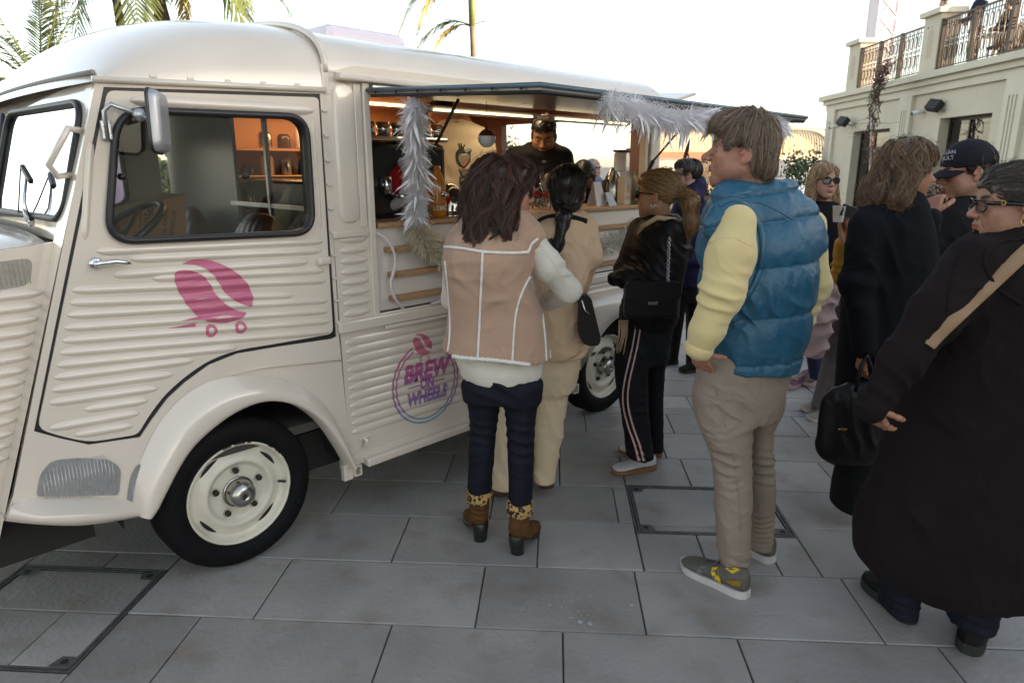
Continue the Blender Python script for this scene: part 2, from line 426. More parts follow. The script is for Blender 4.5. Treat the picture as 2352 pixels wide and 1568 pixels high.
def strands(field, roots, flow, steps, step, off=.002, wob=.3, seed=0, lift=None, curl=0.0, curlf=9.0):
    """hair: lines combed over the surface of a field; flow(P) -> direction"""
    rs = np.random.RandomState(seed); P = roots.copy(); out = [P.copy()]; n = len(P)
    ph = rs.uniform(0, 6.28, n); o = off*(rs.uniform(.2, 1.6, n)); side = rs.normal(0, 1, (n, 3))*wob
    for i in range(steps):
        g = field.grad(P); t = flow(P) + side*.35 + rs.normal(0, wob*.35, (n, 3))
        t -= g*np.sum(t*g, 1, keepdims=True); t /= np.maximum(1e-6, np.linalg.norm(t, axis=1, keepdims=True))
        if curl > 0:
            b = np.cross(t, g); t = t + b*(curl*np.cos(ph+i*step*curlf*6.28))[:, None]; t /= np.linalg.norm(t, axis=1, keepdims=True)
        P = P + t*step; d = field.sample(P)
        oo = o + (lift*(i/steps)**2 if lift is not None else 0)
        P = P - g*np.clip(d-oo, -.01, .02)[:, None]; out.append(P.copy())
    return np.stack(out, 1)
def strand_mesh(L, r0, r1, base, vary, seed=0, lens=None):
    """three-sided tapered hairs from polylines L (n,k,3) -> V, faces, colours"""
    rs = np.random.RandomState(seed); n, k, _ = L.shape
    T = np.gradient(L, axis=1); T /= np.maximum(1e-9, np.linalg.norm(T, axis=2, keepdims=True))
    A = np.cross(T, rs.normal(0, 1, (n, 1, 3))); A /= np.maximum(1e-9, np.linalg.norm(A, axis=2, keepdims=True)); B = np.cross(T, A)
    r = np.linspace(r0, r1, k)[None, :, None]; V = []
    for j in range(3):
        a = 2*math.pi*j/3; V.append(L + (A*math.cos(a)+B*math.sin(a))*r)
    V = np.stack(V, 2).reshape(-1, 3); idx = np.arange(n*k*3).reshape(n, k, 3); Fs = []
    for j in range(3):
        q = (j+1) % 3; Fs.append(np.stack([idx[:, :-1, j], idx[:, :-1, q], idx[:, 1:, q], idx[:, 1:, j]], -1).reshape(-1, 4))
    cl_ = vnoise(L[:, 0]*np.array([1, 1, .5]), 75, seed)+.6*vnoise(L[:, 0], 30, seed+2)
    c = np.array(base, float)[None]*(1+vary*(1.1*cl_[:, None]+.6*rs.normal(0, 1, (n, 1)))).clip(.25, 2.6); c = np.repeat(c[:, None, :], k*3, 1).reshape(-1, 3)
    return V, [np.concatenate(Fs).astype(np.int32)], c.clip(0, 1)
def join(parts):
    """parts: list of (V, [Q], col) -> one"""
    Vs = []; Qs = []; Cs = []; n = 0
    for V, Q, c in parts:
        Vs.append(V); Qs += [q+n for q in Q if len(q)]; Cs.append(np.asarray(c)); n += len(V)
    return np.concatenate(Vs), Qs, np.concatenate(Cs)
# ------------------------------------------------------------------ paving
PA = math.radians(3.5)
PT = np.array([math.sin(PA), math.cos(PA)]); PQ = np.array([math.cos(PA), -math.sin(PA)])
def tq(u, v):
    g = gnd(u, v)[:2]; return float(g@PT), float(g@PQ)
def pw(q, t, z=0.0): p = q*PQ + t*PT; return (p[0], p[1], z)
STONE = mat('sandstone', (.298, .282, .268), .50, var=.22, vscale=2.2, bump=.35, bscale=45, rand=.15, detail=9)
nt = STONE.node_tree; b = nt.nodes['Principled BSDF']; L = nt.links; N = nt.nodes
src = b.inputs['Base Color'].links[0].from_socket
def blotch(src, scale, lo, hi, colr, fac, seed=0.0):
    tc = N.new('ShaderNodeTexCoord'); mp = N.new('ShaderNodeMapping'); mp.inputs['Location'].default_value = (seed, seed*.7, 0); L.new(tc.outputs['Object'], mp.inputs[0])
    no = N.new('ShaderNodeTexNoise'); no.inputs['Scale'].default_value = scale; no.inputs['Detail'].default_value = 8; L.new(mp.outputs[0], no.inputs['Vector'])
    rp = N.new('ShaderNodeValToRGB'); rp.color_ramp.elements[0].position = lo; rp.color_ramp.elements[1].position = hi
    rp.color_ramp.elements[0].color = (0, 0, 0, 1); rp.color_ramp.elements[1].color = (fac, fac, fac, 1); L.new(no.outputs[0], rp.inputs[0])
    mx = N.new('ShaderNodeMix'); mx.data_type = 'RGBA'; L.new(rp.outputs[0], mx.inputs[0]); L.new(src, mx.inputs[6]); mx.inputs[7].default_value = tuple(colr)+(1,); return mx.outputs[2]
src = blotch(src, 5.0, .52, .72, (.18, .135, .10), .55, 3)        # brown spill stains
src = blotch(src, 1.3, .5, .75, (.20, .195, .195), .5, 9)
src = blotch(src, 38.0, .73, .77, (.42, .42, .42), .7, 5)         # pale flecks
src = blotch(src, 60.0, .71, .75, (.09, .08, .07), .7, 15)
L.new(src, b.inputs['Base Color'])
MORTAR = mat('joint_sand', (.10, .088, .075), .9, var=.4, vscale=30)
gr = MB(); gr.add([(-400, -60, -.02), (400, -60, -.02), (400, 600, -.02), (-400, 600, -.02)], [(0, 1, 2, 3)])
ground = gr.build('ground', mat('far_paving', (.17, .158, .15), .7, var=.2, vscale=.6), None); tag(ground, kind='structure')
pv = MB(); V = [pw(q, t, -.012) for q, t in ((-9, .2), (10, .2), (10, 9.9), (-9, 9.9))]; pv.add(V, [(0, 1, 2, 3)])
pavement = pv.build('pavement', MORTAR, None); tag(pavement, kind='structure')
rows = [.93, 1.345, 1.755, 2.165, 2.57, 2.967, 3.345, 3.73, 4.115, 4.465, 4.585, 4.855]
while rows[-1] < 13: rows.append(rows[-1] + RND.choice([.36, .38, .40]))
known = {2: [(900, 1517), (1319, 1482), (1728, 1497), (471, 1444)], 3: [(1137, 1329), (1487, 1339), (683, 1312), (1975, 1360)],
         4: [(959, 1214), (1263, 1223), (1633, 1257), (1790, 1268)], 5: [(1158, 1156)], 6: [(1311, 1085)], 8: [(1570, 990)]}
LC = [tq(*[.98*x for x in p]) for p in ((59, 1322), (396, 1335), (159, 1576))]     # left access cover corners
LCq1 = (LC[1][1]+LC[2][1])/2; LCq0 = LC[0][1]; LCt1 = (LC[0][0]+LC[1][0])/2; LCt0 = LC[2][0]
RC = [tq(1430, 1098), tq(1465, 1222), tq(1832, 1235)]
RCq0 = (RC[0][1]+RC[1][1])/2; RCq1 = RC[2][1]; RCt0 = (RC[1][0]+RC[2][0])/2; RCt1 = 3.37
COVERS = [(LCq0, LCt0, LCq1, LCt1), (RCq0, RCt0, RCq1, RCt1)]
def slab(q0, t0, q1, t1, parent, name='slab', top=0.0, g=.0030):
    bm = bmesh.new(); bmesh.ops.create_cube(bm, size=1)
    dz = [RND.uniform(-.0012, .0012) for _ in range(4)]
    for v in bm.verts:
        x = q0+g if v.co.x < 0 else q1-g; y = t0+g if v.co.y < 0 else t1-g; i = (v.co.x > 0)*2+(v.co.y > 0)
        v.co = Vector(pw(x + RND.uniform(-.0012, .0012), y + RND.uniform(-.0012, .0012), (top+dz[i]) if v.co.z > 0 else -.035))
    es = [e for e in bm.edges if (e.verts[0].co.z + e.verts[1].co.z)/2 > -.005]
    bmesh.ops.bevel(bm, geom=es, offset=.0035, segments=1, affect='EDGES')
    me = bpy.data.meshes.new(name); bm.to_mesh(me); bm.free(); me.materials.append(STONE)
    return link(name, me, parent)
def put(q0, t0, q1, t1):
    """a slab, trimmed where an access cover lies"""
    for (a, c, d, e) in COVERS:
        if q0 < d-.02 and q1 > a+.02 and t0 < e-.02 and t1 > c+.02:
            if q0 < a-.05: put(q0, t0, a, t1)
            if q1 > d+.05: put(d, t0, q1, t1)
            q0, q1 = max(q0, a), min(q1, d)
            if t0 < c-.04: slab(q0, t0, q1, c, pavement)
            if t1 > e+.04: slab(q0, e, q1, t1, pavement)
            return
    slab(q0, t0, q1, t1, pavement)
for i in range(len(rows)-1):
    t0, t1 = rows[i], rows[i+1]
    if t0 > 9.6: break
    lim = .80*t1 + .35; J = sorted(tq(*[.98*x for x in p])[1] for p in known.get(i, []))
    if not J: J = [RND.uniform(-.3, .3)]
    full = [J[0]]
    for q in J[1:]:
        while q - full[-1] > 1.0: full.append(full[-1] + RND.uniform(.62, .8))
        if q - full[-1] < .16: full[-1] = q
        else: full.append(q)
    while full[0] > -lim: full.insert(0, full[0] - RND.choice([.56, .62, .7, .78, .84])*(1 if t1-t0 > .2 else 1.2))
    while full[-1] < lim: full.append(full[-1] + RND.choice([.56, .62, .7, .78, .84]))
    for a, c in zip(full[:-1], full[1:]): put(a, t0, c, t1)
fl = MB()
for k in range(75):                                                   # flakes of white paint trodden on one slab
    c = gnd(*(1.0*np.array([1262 + RND.gauss(0, 75), 1392 + RND.gauss(0, 26)]))); r = RND.uniform(.0015, .006)*(2.2 if k % 9 == 0 else 1); a0 = RND.uniform(0, 6); n = RND.choice([4, 5, 6])
    V = []; el = RND.uniform(.3, 1)
    for j in range(n):
        a = 2*math.pi*j/n; x, y = r*math.cos(a)*RND.uniform(.5, 1.3), r*math.sin(a)*el*RND.uniform(.5, 1.3); V.append((c[0]+x*math.cos(a0)-y*math.sin(a0), c[1]+x*math.sin(a0)+y*math.cos(a0), .0022))
    fl.add(V, [tuple(range(n))])
tag(fl.build('paint_flecks', mat('paint_fleck', (.40, .40, .40), .8), pavement), kind='stuff')
IRON = mat('galvanised_frame', (.10, .10, .10), .6, .3, var=.3, vscale=25, bump=.3, bscale=60)
def access_cover(q0, t0, q1, t1, label, splits, rowsplit):
    c = pw((q0+q1)/2, (t0+t1)/2); T = thing('access_cover', label, 'access cover', c, group='access covers set into the paving')
    L0 = lambda q, t, z: tuple(np.array(pw(q, t, z)) - np.array(c))
    def bar(a, b_, cc, d, z0, z1, mb):
        V = [L0(q, t, z) for z in (z0, z1) for q, t in ((a, b_), (cc, b_), (cc, d), (a, d))]
        mb.add(V, [(0, 3, 2, 1), (4, 5, 6, 7), (0, 1, 5, 4), (1, 2, 6, 5), (2, 3, 7, 6), (3, 0, 4, 7)])
    m = MB(); w = .009
    for o in (0, .014):
        a, b_, cc, d = q0+o, t0+o, q1-o, t1-o
        bar(a, b_, a+w, d, -.03, .0015-o*.1, m); bar(cc-w, b_, cc, d, -.03, .0015-o*.1, m); bar(a+w, b_, cc-w, b_+w, -.03, .0014-o*.1, m); bar(a+w, d-w, cc-w, d, -.03, .0014-o*.1, m)
    m.build('frame', IRON, T)
    o = .026
    for (qc, tc_, sx, sy) in ((q0+o, t0+o, 1, 1), (q1-o, t0+o, -1, 1), (q1-o, t1-o, -1, -1), (q0+o, t1-o, 1, -1)):
        m = MB(); m.add([L0(qc, tc_, .0012), L0(qc+sx*.07, tc_, .0012), L0(qc+sx*.05, tc_+sy*.05, .0012), L0(qc, tc_+sy*.05, .0012)], [(0, 1, 2, 3)])
        pl = m.build('corner_plate', IRON, T)
        m = MB(); V = [L0(qc+sx*.025+.013*math.cos(a), tc_+sy*.023+.013*math.sin(a), .0028) for a in np.linspace(0, 6.283, 13)[:-1]]; m.add(V, [tuple(range(12))]); m.build('key_hole', DARK, pl)
    ts = [t0+o] + rowsplit + [t1-o]
    for k in range(len(ts)-1):
        qs = [q0+o] + (splits if k == 0 else []) + [q1-o]
        for a, d in zip(qs[:-1], qs[1:]):
            s = slab(a, ts[k], d, ts[k+1], None, 'infill_slab', -.002); s.parent = T; s.data.transform(Matrix.Translation(-Vector(c)))
    return T
access_cover(LCq0, LCt0, LCq1, LCt1, 'paved access cover in the shade ahead of the front wheel, lower left', [LCq0+.62*(LCq1-LCq0)], [2.165])
access_cover(RCq0, RCt0, RCq1, RCt1, 'paved access cover behind the feet of the man in the blue vest', [], [RCt0+.075])
# ------------------------------------------------------------------ terrace building on the right
STUCCO = mat('cream_stucco', (.60, .53, .42), .85, var=.07, vscale=1.2, bump=.25, bscale=70)
STUCCO2 = mat('cream_stucco_trim', (.64, .58, .47), .8, var=.05, vscale=2)
BRONZE = mat('bronze_railing', (.045, .030, .022), .45, .4)
FRAME = mat('dark_bronze_frame', (.030, .022, .017), .4, .3)
BB = math.radians(1.6); BO = np.array([10.6, 24.0]); KB = .848
BE = np.array([-math.sin(BB), -math.cos(BB)]); BX = np.array([math.cos(BB), -math.sin(BB)])   # along the facade towards the camera / into the building
def kz(z): return z if z < 1.65 else 1.65+(z-1.65)*KB
def bw(e, d, z): p = BO + (e*BE + d*BX)*KB; return (p[0]-BO[0], p[1]-BO[1], kz(z))
bld = thing('terrace_building', 'cream two level building with fluted pilasters and a railed roof terrace', 'building', (BO[0], BO[1], 0))
def bbox_(m, e0, e1, d0, d1, z0, z1, mi=0):
    V = [bw(e, d, z) for e in (e0, e1) for d in (d0, d1) for z in (z0, z1)]
    m.add(V, [(0, 1, 3, 2), (4, 6, 7, 5), (0, 4, 5, 1), (2, 3, 7, 6), (0, 2, 6, 4), (1, 5, 7, 3)], mi)
E_END = 42
ops = [(2.35, 4.95, 2.83), (7.75, 10.05, 2.95), (11.9, 14.2, 2.95), (17, 19.3, 2.95), (22, 24.3, 2.95)]
m = MB(); e = 0
for (a, c, z) in ops:
    bbox_(m, e, a, 0, .5, 0, 3.75); bbox_(m, a, c, 0, .5, z, 3.75); e = c
bbox_(m, e, E_END, 0, .5, 0, 3.75); bbox_(m, 0, .4, .5, 8, 0, 3.75); bbox_(m, .4, E_END, 7.6, 8, 0, 3.75); bbox_(m, 0.1, E_END-.1, .1, 7.9, 3.6, 3.74)
bbox_(m, 0.05, E_END-.05, 3.9, 4.1, 0, 3.7)
m.build('wall', STUCCO, bld)
m = MB()
for (z0, z1, p) in ((3.70, 3.92, .10), (3.92, 4.08, .20), (4.08, 4.26, .34)):
    bbox_(m, -p, E_END, -p, 8+p, z0+.002, z1)
m.build('cornice', STUCCO2, bld)
for e0 in (0.05, 5.55, 10.55, 15.2, 20.4):
    m = MB(); w = .72; d = .11; fl_ = [.18, .31, .44]
    xs = [0] + [x for f in fl_ for x in (f, f+.06)] + [w]
    for k in range(0, len(xs)-1):
        groove = k % 2 == 1
        bbox_(m, e0+xs[k], e0+xs[k+1], -(d-.035 if groove else d), 0, 0 if not groove else .9, 3.70 if not groove else 3.3)
        if groove: bbox_(m, e0+xs[k], e0+xs[k+1], -d, 0, 3.3, 3.70); bbox_(m, e0+xs[k], e0+xs[k+1], -d, 0, 0, .9)
    m.build('pilaster', STUCCO2, bld)
WINGL = glassmat('dark_shop_glass', (.25, .22, .18), 2.0)
ROOMW = mat('shop_interior', (.10, .06, .035), .8, var=.5, vscale=2)
for i, (a, c, z) in enumerate(ops):
    m = MB(); f = .09
    for (x0, x1, z0, z1) in ((a, a+f, 0, z), (c-f, c, 0, z), (a+f, c-f, z-f, z), (a+f, c-f, 2.18, 2.27), ((a+c)/2-.05, (a+c)/2+.05, 0, 2.18), (a+f, c-f, 0, .12), (a+(c-a)*.40, a+(c-a)*.40+.06, 2.27, z-f)):
        bbox_(m, x0, x1, .28, .36, z0, z1)
    w = m.build('shop_door', FRAME, bld)
    m = MB(); bbox_(m, a+f, c-f, .31, .325, .12, z-f); m.build('pane', WINGL, w)
    m = MB()
    for s_ in (-.09, .09): m.tube([bw((a+c)/2+s_, .25, .9), bw((a+c)/2+s_, .25, 1.35)], .015, 6)
    m.build('door_handle', BRONZE, w)
    m = MB(); bbox_(m, a-.3, c+.3, 1.8, 1.85, 0, z+.3)
    m.build('shop_interior', ROOMW, bld)
for (e0, ln) in ((1.35, .85), (6.3, .85), (16.5, .85)):
    m = MB(); bbox_(m, e0, e0+ln, -.05, .5, 4.26, 5.86); p = m.build('parapet_pillar', STUCCO, bld)
    m = MB(); bbox_(m, e0-.12, e0+ln+.12, -.17, .62, 5.86, 6.0); m.build('cap', STUCCO2, p)
    m = MB(); P = [(e0+.28+.145*(1+math.cos(a)), 5.35+.145*math.sin(a)) for a in np.linspace(0, math.pi, 9)] + [(e0+.28, 4.7), (e0+.57, 4.7)]
    m.add([bw(p_[0], -.053, p_[1]) for p_ in P], [tuple(range(len(P)))]); m.build('niche', mat('niche_stucco', (.52, .43, .33), .85), p)
RAILZ0, RAILZ1 = 4.36, 5.66
loop = MB()
def baluster(m, e0):
    r = .012; zc = (RAILZ0+RAILZ1)/2
    L_ = lambda e, z: (0, -e, kz(z))
    m.tube([L_(0, RAILZ0+.04), L_(0, RAILZ1-.04)], r, 4)
    x = .115
    lo = [L_(x+.045*math.cos(a)*1.0, zc-.27 + .0 + (.17*np.sign(math.sin(a)))*(abs(math.sin(a))**.5)) for a in np.linspace(0, 2*math.pi, 14)[:-1]]
    hi = [L_(x+.045*math.cos(a), zc+.27 + (.17*np.sign(math.sin(a)))*(abs(math.sin(a))**.5)) for a in np.linspace(0, 2*math.pi, 14)[:-1]]
    ci = [L_(x+.042*math.cos(a), zc+.045*math.sin(a)) for a in np.linspace(0, 2*math.pi, 11)[:-1]]
    for q in (lo, hi, ci): m.tube(q, r, 4, closed=True)
    m.tube([L_(x, RAILZ0+.04), L_(x, zc-.44)], r, 4); m.tube([L_(x, zc+.44), L_(x, RAILZ1-.04)], r, 4)
baluster(loop, 0); bal0 = loop.build('baluster', BRONZE, None); bal_me = bal0.data; bpy.data.objects.remove(bal0)
def railing(e0, e1, label):
    T = thing('terrace_railing', label, 'railing', (BO[0], BO[1], 0), group='railing sections along the roof terrace')
    m = MB(); bbox_(m, e0, e1, .0, .05, RAILZ1-.03, RAILZ1+.02); bbox_(m, e0, e1, .01, .04, RAILZ1-.15, RAILZ1-.13); m.build('top_rail', BRONZE, T)
    m = MB(); bbox_(m, e0, e1, .0, .04, RAILZ0, RAILZ0+.03); m.build('bottom_rail', BRONZE, T)
    n = max(1, round((e1-e0)/1.5)); 
    for k in range(n+1):
        e = e0 + (e1-e0)*k/n; m = MB(); bbox_(m, e-.06, e+.06, -.012, .10, 4.262, RAILZ1+.04); m.build('rail_post', BRONZE, T)
    k = e0+.15
    while k < e1-.2:
        o = link('baluster', bal_me, T); b0 = bw(k, .03, 0); o.location = b0; o.rotation_euler = (0, 0, -BB); k += .235
railing(2.2, 6.28, 'bronze terrace railing between the corner pillar and the next pillar')
railing(7.17, 13.2, 'bronze terrace railing nearest the camera at the upper right edge')
def wall_fit(u, v, X):
    d = ray(u, v); t = X/d[0]; return CAMP + t*d
FLB = mat('floodlight_black', (.015, .015, .017), .5)
for i, (u, v, lab) in enumerate(((1938, 281, 'black floodlight angled down beside the corner pilaster'), (2148, 245, 'black floodlight angled down on the wall above the middle shop door'))):
    p = wall_fit(u, v, 10.26); T = thing('floodlight', lab, 'floodlight', tuple(p), group='floodlights on the terrace building')
    m = MB(); M = Matrix.Rotation(.6, 4, 'Y') @ Matrix.Rotation(.3, 4, 'Z'); m.box((-.13, -.17, -.13), (.05, .17, .13), .015, M=M); m.build('lamp_body', FLB, T)
    m = MB(); m.tube([(0.02, -.1, -.05), (.16, -.16, -.1), (.32, -.2, -.04)], .022, 6); m.build('bracket', mat('galv_bracket', (.3, .28, .25), .5, .7), T)
    q = wall_fit(u-20 if i == 0 else u-37, v+10 if i == 0 else v+13, 10.3)
    T = thing('security_camera', ['white security camera left of the corner floodlight', 'white security camera left of the floodlight over the middle door'][i], 'security camera', tuple(q), group='security cameras on the terrace building')
    m = MB(); m.tube([(-.16, .02, -.03), (.14, -.02, .03)], .055, 10); m.build('camera_body', WHITEPL, T)
    m = MB(); m.tube([(-.175, .022, -.033), (-.155, .02, -.03)], .045, 10); m.build('lens', BLACKPL, T)
    m = MB(); m.tube([(.1, 0, .02), (.34, 0, .08)], .02, 6); m.build('mount', WHITEPL, T)
# bare climber on its pole
vn = thing('climbing_plant', 'leafless brown climber tangled round a thin white pole in front of the facade', 'plant', (9.4, 18.0, 0))
vb = lambda u, v: wall_fit(u, v, 9.4)
m = MB(); m.tube([(vb(1996, 440)-np.array([9.4, 18.0, 0])), (vb(2003, 270)-np.array([9.4, 18.0, 0]))], .03, 6); m.build('pole', mat('pole_white', (.55, .5, .45), .6), vn)
m = MB()
ctr = [vb(1997, 400), vb(2000, 340), vb(2004, 280), vb(2012, 220), vb(2024, 180), vb(2034, 150), vb(2062, 138)]
ctr = smooth_path(ctr, 5)
for k in range(40):
    i0 = RND.randrange(2, len(ctr)-12); n = RND.randrange(5, 12); sp = RND.uniform(.05, .34); ph = RND.uniform(0, 6)
    P = [ctr[i0+j] - np.array([9.4, 18.0, 0]) + np.array([RND.gauss(0, .07), .8*sp*math.sin(ph+j*.9)+RND.gauss(0, .05), RND.gauss(0, .07)]) for j in range(n)]
    m.tube(P, [RND.uniform(.008, .016)]*n, 3)
for k in range(16):
    i0 = RND.randrange(4, len(ctr)-4); d = np.array([RND.gauss(0, .2), RND.choice([-1, 1])*RND.uniform(.5, 1.2), RND.uniform(-.2, .2)])
    P = [ctr[i0] - np.array([9.4, 18.0, 0]) + d*t + np.array([0, 0, .25*t*(1-t)])*RND.uniform(-1, 1) for t in (0, .35, .7, 1)]; m.tube(P, [.009, .007, .006, .003], 3)
m.build('stems', mat('bare_stem', (.13, .075, .055), .8), vn)
# pale lattice mast beyond the terrace
p0 = at(2013, 110, 33); w = .56
ms = thing('lattice_mast', 'tall pale mast of lattice steel rising behind the roof terrace', 'mast', (p0[0]+.1, 33, 0))
MAST = mat('mast_white', (.80, .70, .72), .6)
m = MB(); T_ = 14
for sx in (-1, 1):
    for sy in (-1, 1): m.tube([(sx*w*.75, sy*w*.75, 0), (sx*w*.75, sy*w*.75, T_)], .035, 6)
for s_ in (-1, 1): m.box((-w*.74, s_*w*.70-.004, .2), (w*.74, s_*w*.70+.004, T_-.1))
m.box((-w*.75, -w*.73, .2), (w*.75, w*.73, T_-.2)); m.build('mast_post', MAST, ms)
for k in range(int(T_/.8)):
    z = k*.8
    for s_ in (-1, 1):
        m = MB(); m.tube([(-w*.75, s_*w*.76, z), (w*.75, s_*w*.76, z+.8)], .022, 5); m.tube([(w*.75, s_*w*.76, z), (-w*.75, s_*w*.76, z+.8)], .02, 5); m.build('brace', MAST, ms)
# barrel vaulted slatted pergolas
GOLD = mat('warm_slats', (.62, .40, .18), .55, var=.2, vscale=4); CREAMB = mat('cream_beam', (.75, .66, .5), .6); REDB = mat('terracotta_beam', (.42, .19, .10), .6)
def pergola(name, label, x0, x1, y, zb, r, depth, posts, slat_m, beam_m, n):
    T = thing(name, label, 'pergola', ((x0+x1)/2, y, 0), group='slatted pergolas beyond the van'); cx = (x0+x1)/2
    for k in range(n):                                               # curved slats, front row
        x = x0 + (x1-x0)*(k+.5)/n; u = (x-cx)/((x1-x0)/2); m = MB(); top = zb + r*max(.15, (1-abs(u)**5))**.5
        P = [(x-cx-.03+.0, -depth*.5 + depth*.5*(1-math.cos(a)), zb + (top-zb)*math.sin(a)) for a in np.linspace(0, math.pi/2, 6)]
        G = [[(p[0], p[1], p[2]), (p[0]+.62*(x1-x0)/n, p[1], p[2])] for p in P] ; m.grid(np.array(G), smooth=False)
        G2 = [[(p[0]+.62*(x1-x0)/n, p[1]+.02, p[2]-.02), (p[0], p[1]+.02, p[2]-.02)] for p in P]; m.grid(np.array(G2), smooth=False)
        m.build('slat', slat_m, T, recalc=False)
    m = MB(); P = [(-(x1-x0)/2*math.copysign(abs(math.cos(a))**.4, math.cos(a)), -depth*.5-.03, zb+r*math.sin(a)**.6+.03) for a in np.linspace(0.001, math.pi-.001, 24)]
    m.tube(P, .06, 6); m.build('arch_rim', beam_m, T)
    m = MB(); m.box((x0-cx-.1, -depth*.5-.08, zb-.28), (x1-cx+.1, -depth*.5+.05, zb), .01); m.build('fascia_beam', beam_m, T)
    for px in posts:
        m = MB(); m.box((px-cx-.07, -depth*.5-.05, 0), (px-cx+.07, -depth*.5+.06, zb-.28)); m.build('post', beam_m, T)
    return T
a = at(1700, 350, 34); c = at(1893, 350, 34)
pergola('pergola', 'gold slatted barrel vault pergola left of the terrace building corner', a[0], c[0]+.1, 34, a[2]-.1, 1.15, 1.6, (a[0]+.2, a[0]+2.2, c[0]-.2), GOLD, CREAMB, 34)
a = at(1470, 350, 33); c = at(1652, 350, 33)
T2 = pergola('pergola', 'rust red slatted pergola seen past the rear of the van', a[0], c[0], 33, a[2], 1.5, 1.6, (a[0]+.6, c[0]-1.2, c[0]-.3), GOLD, REDB, 26)
cxp = (a[0]+c[0])/2
for k in range(40):
    x = a[0] + (c[0]-a[0])*(k+.5)/40 - cxp; m = MB(); m.box((x-.03, -.62, 0), (x+.03, -.58, a[2]-.3)); m.build('wall_slat', [GOLD, CREAMB, REDB][(k//9) % 3], T2)
fw = MB(); q0 = at(1740, 440, 38); q1 = at(1925, 440, 38); fw.box((q0[0], 38, 0), (q1[0], 38.3, at(1800, 352, 38)[2]))
tag(fw.build('garden_wall', mat('white_render', (.8, .78, .74), .8), None), 'white rendered wall under the gold pergola', 'wall')
fw = MB(); q0 = at(1838, 345, 37.5); fw.box((q0[0], 37.6, 0), (q0[0]+.5, 37.7, 2.6)); tag(fw.build('banner', mat('blue_banner', (.35, .45, .6), .7), None), 'narrow pale blue banner in front of the white wall', 'banner')
pb = MB(); p = gnd(1850, 812); pb.box((p[0]-.1, p[1]-.05, 0), (p[0]+.55, p[1]+.9, .40), .02)
tag(pb.build('planter_block', mat('pale_concrete', (.50, .49, .47), .7, var=.1), None), 'low pale concrete planter block behind the man in the blue vest', 'planter')

# ------------------------------------------------------------------ palms and shrubs
LEAFG = mat('palm_leaf', (.075, .095, .022), .5, var=.35, vscale=3, rand=.25)
LEAFY = mat('palm_leaf_yellow', (.28, .20, .03), .5, var=.3, vscale=3)  # yellow leaf tone for the drooping fronds
PTRUNK = mat('palm_trunk', (.17, .125, .08), .85, var=.35, vscale=6, bump=.8, bscale=12)
CROWNS = mat('palm_crownshaft', (.14, .15, .035), .5, var=.2, vscale=5)
for mm in (LEAFG, LEAFY):
    b = mm.node_tree.nodes['Principled BSDF']; b.inputs['Subsurface Weight'].default_value = 0
def frond_mesh(name, length, droop, nl, ll, seed, mats, leafw=.022, vee=.5):
    rs = random.Random(seed); m = MB(); n = 16; P = []
    for i in range(n+1):
        t = i/n; P.append(Vector((length*(t - .18*droop*t*t), 0, length*(.34*t - droop*.62*t*t))))
    m.tube(P, [length*.011*(1-.85*i/n) for i in range(n+1)], 5, mi=0)
    for k in range(nl):
        t = .14 + .86*(k+.5)/nl; i = min(n-1, int(t*n)); f = t*n-i; c = P[i].lerp(P[i+1], f); T = (P[i+1]-P[i]).normalized()
        for sgn in (-1, 1):
            L = ll*(math.sin(math.pi*min(1, .12+.86*t))**.6)*rs.uniform(.8, 1.1)
            up = Vector((0, 0, 1)) - T*T.z; up.normalize(); sd = T.cross(up)*sgn
            d = (sd*.75 + T*.75 + up*(vee*rs.uniform(.3, 1.0)-.25)).normalized(); w = leafw*rs.uniform(.8, 1.2)
            pts = []
            for j in range(4):
                s_ = j/3; pts.append(c + d*L*s_ + Vector((0, 0, -L*.38*s_*s_*rs.uniform(.6, 1.3))))
            nn = d.cross(up).normalized(); ww = [w*.6, w, w*.8, w*.08]
            V = []
            for j in range(4): V += [pts[j]-nn*ww[j]+Vector((0, 0, .3*ww[j])), pts[j]+nn*ww[j]]
            m.add(V, [(2*j, 2*j+1, 2*j+3, 2*j+2) for j in range(3)], 0, False)
    o = m.build(name, mats, None, recalc=False); me = o.data; bpy.data.objects.remove(o); return me
def palm(label, base, crown, fronds, variants, trunk_r, shaft=0.0, group='palms behind the van'):
    T = thing('palm_tree', label, 'palm tree', tuple(base), group=group); bz = Vector(crown)-Vector(base)
    m = MB(); P = [Vector((bz.x*t*t, bz.y*t*t, bz.z*t)) for t in np.linspace(0, 1, 18)]
    m.tube(P, [trunk_r*(1.15-.3*t)*(1+.05*((i % 2)*2-1)) for i, t in enumerate(np.linspace(0, 1, 18))], 12); m.build('trunk', PTRUNK, T)
    if shaft:
        m = MB(); m.tube([bz, bz+Vector((0, 0, shaft*.5)), bz+Vector((0, 0, shaft))], [trunk_r*1.0, trunk_r*1.15, trunk_r*.45], 12); m.build('crownshaft', CROWNS, T)
    for (az, el, sc, var_) in fronds:
        o = link('frond', variants[var_], T); o.location = bz + Vector((0, 0, shaft*.9)); o.scale = (sc, sc, sc)
        o.rotation_euler = Matrix.Rotation(math.radians(az), 3, 'Z').to_4x4().to_3x3().to_euler(); 
        o.rotation_euler = (Matrix.Rotation(math.radians(az), 3, 'Z') @ Matrix.Rotation(math.radians(-el), 3, 'Y')).to_euler()
    return T
VAR = [frond_mesh('frond', 2.6, .55, 34, .62, 1, [LEAFG]), frond_mesh('frond', 2.6, 1.0, 34, .62, 2, [LEAFG]), frond_mesh('frond', 2.6, 1.5, 34, .7, 3, [LEAFG]),
       frond_mesh('frond', 2.4, .3, 30, .55, 4, [LEAFG]), frond_mesh('frond', 2.0, 1.35, 26, .5, 5, [LEAFY], .03)]
def pl_at(u, v, Y): return at(u, v, Y)
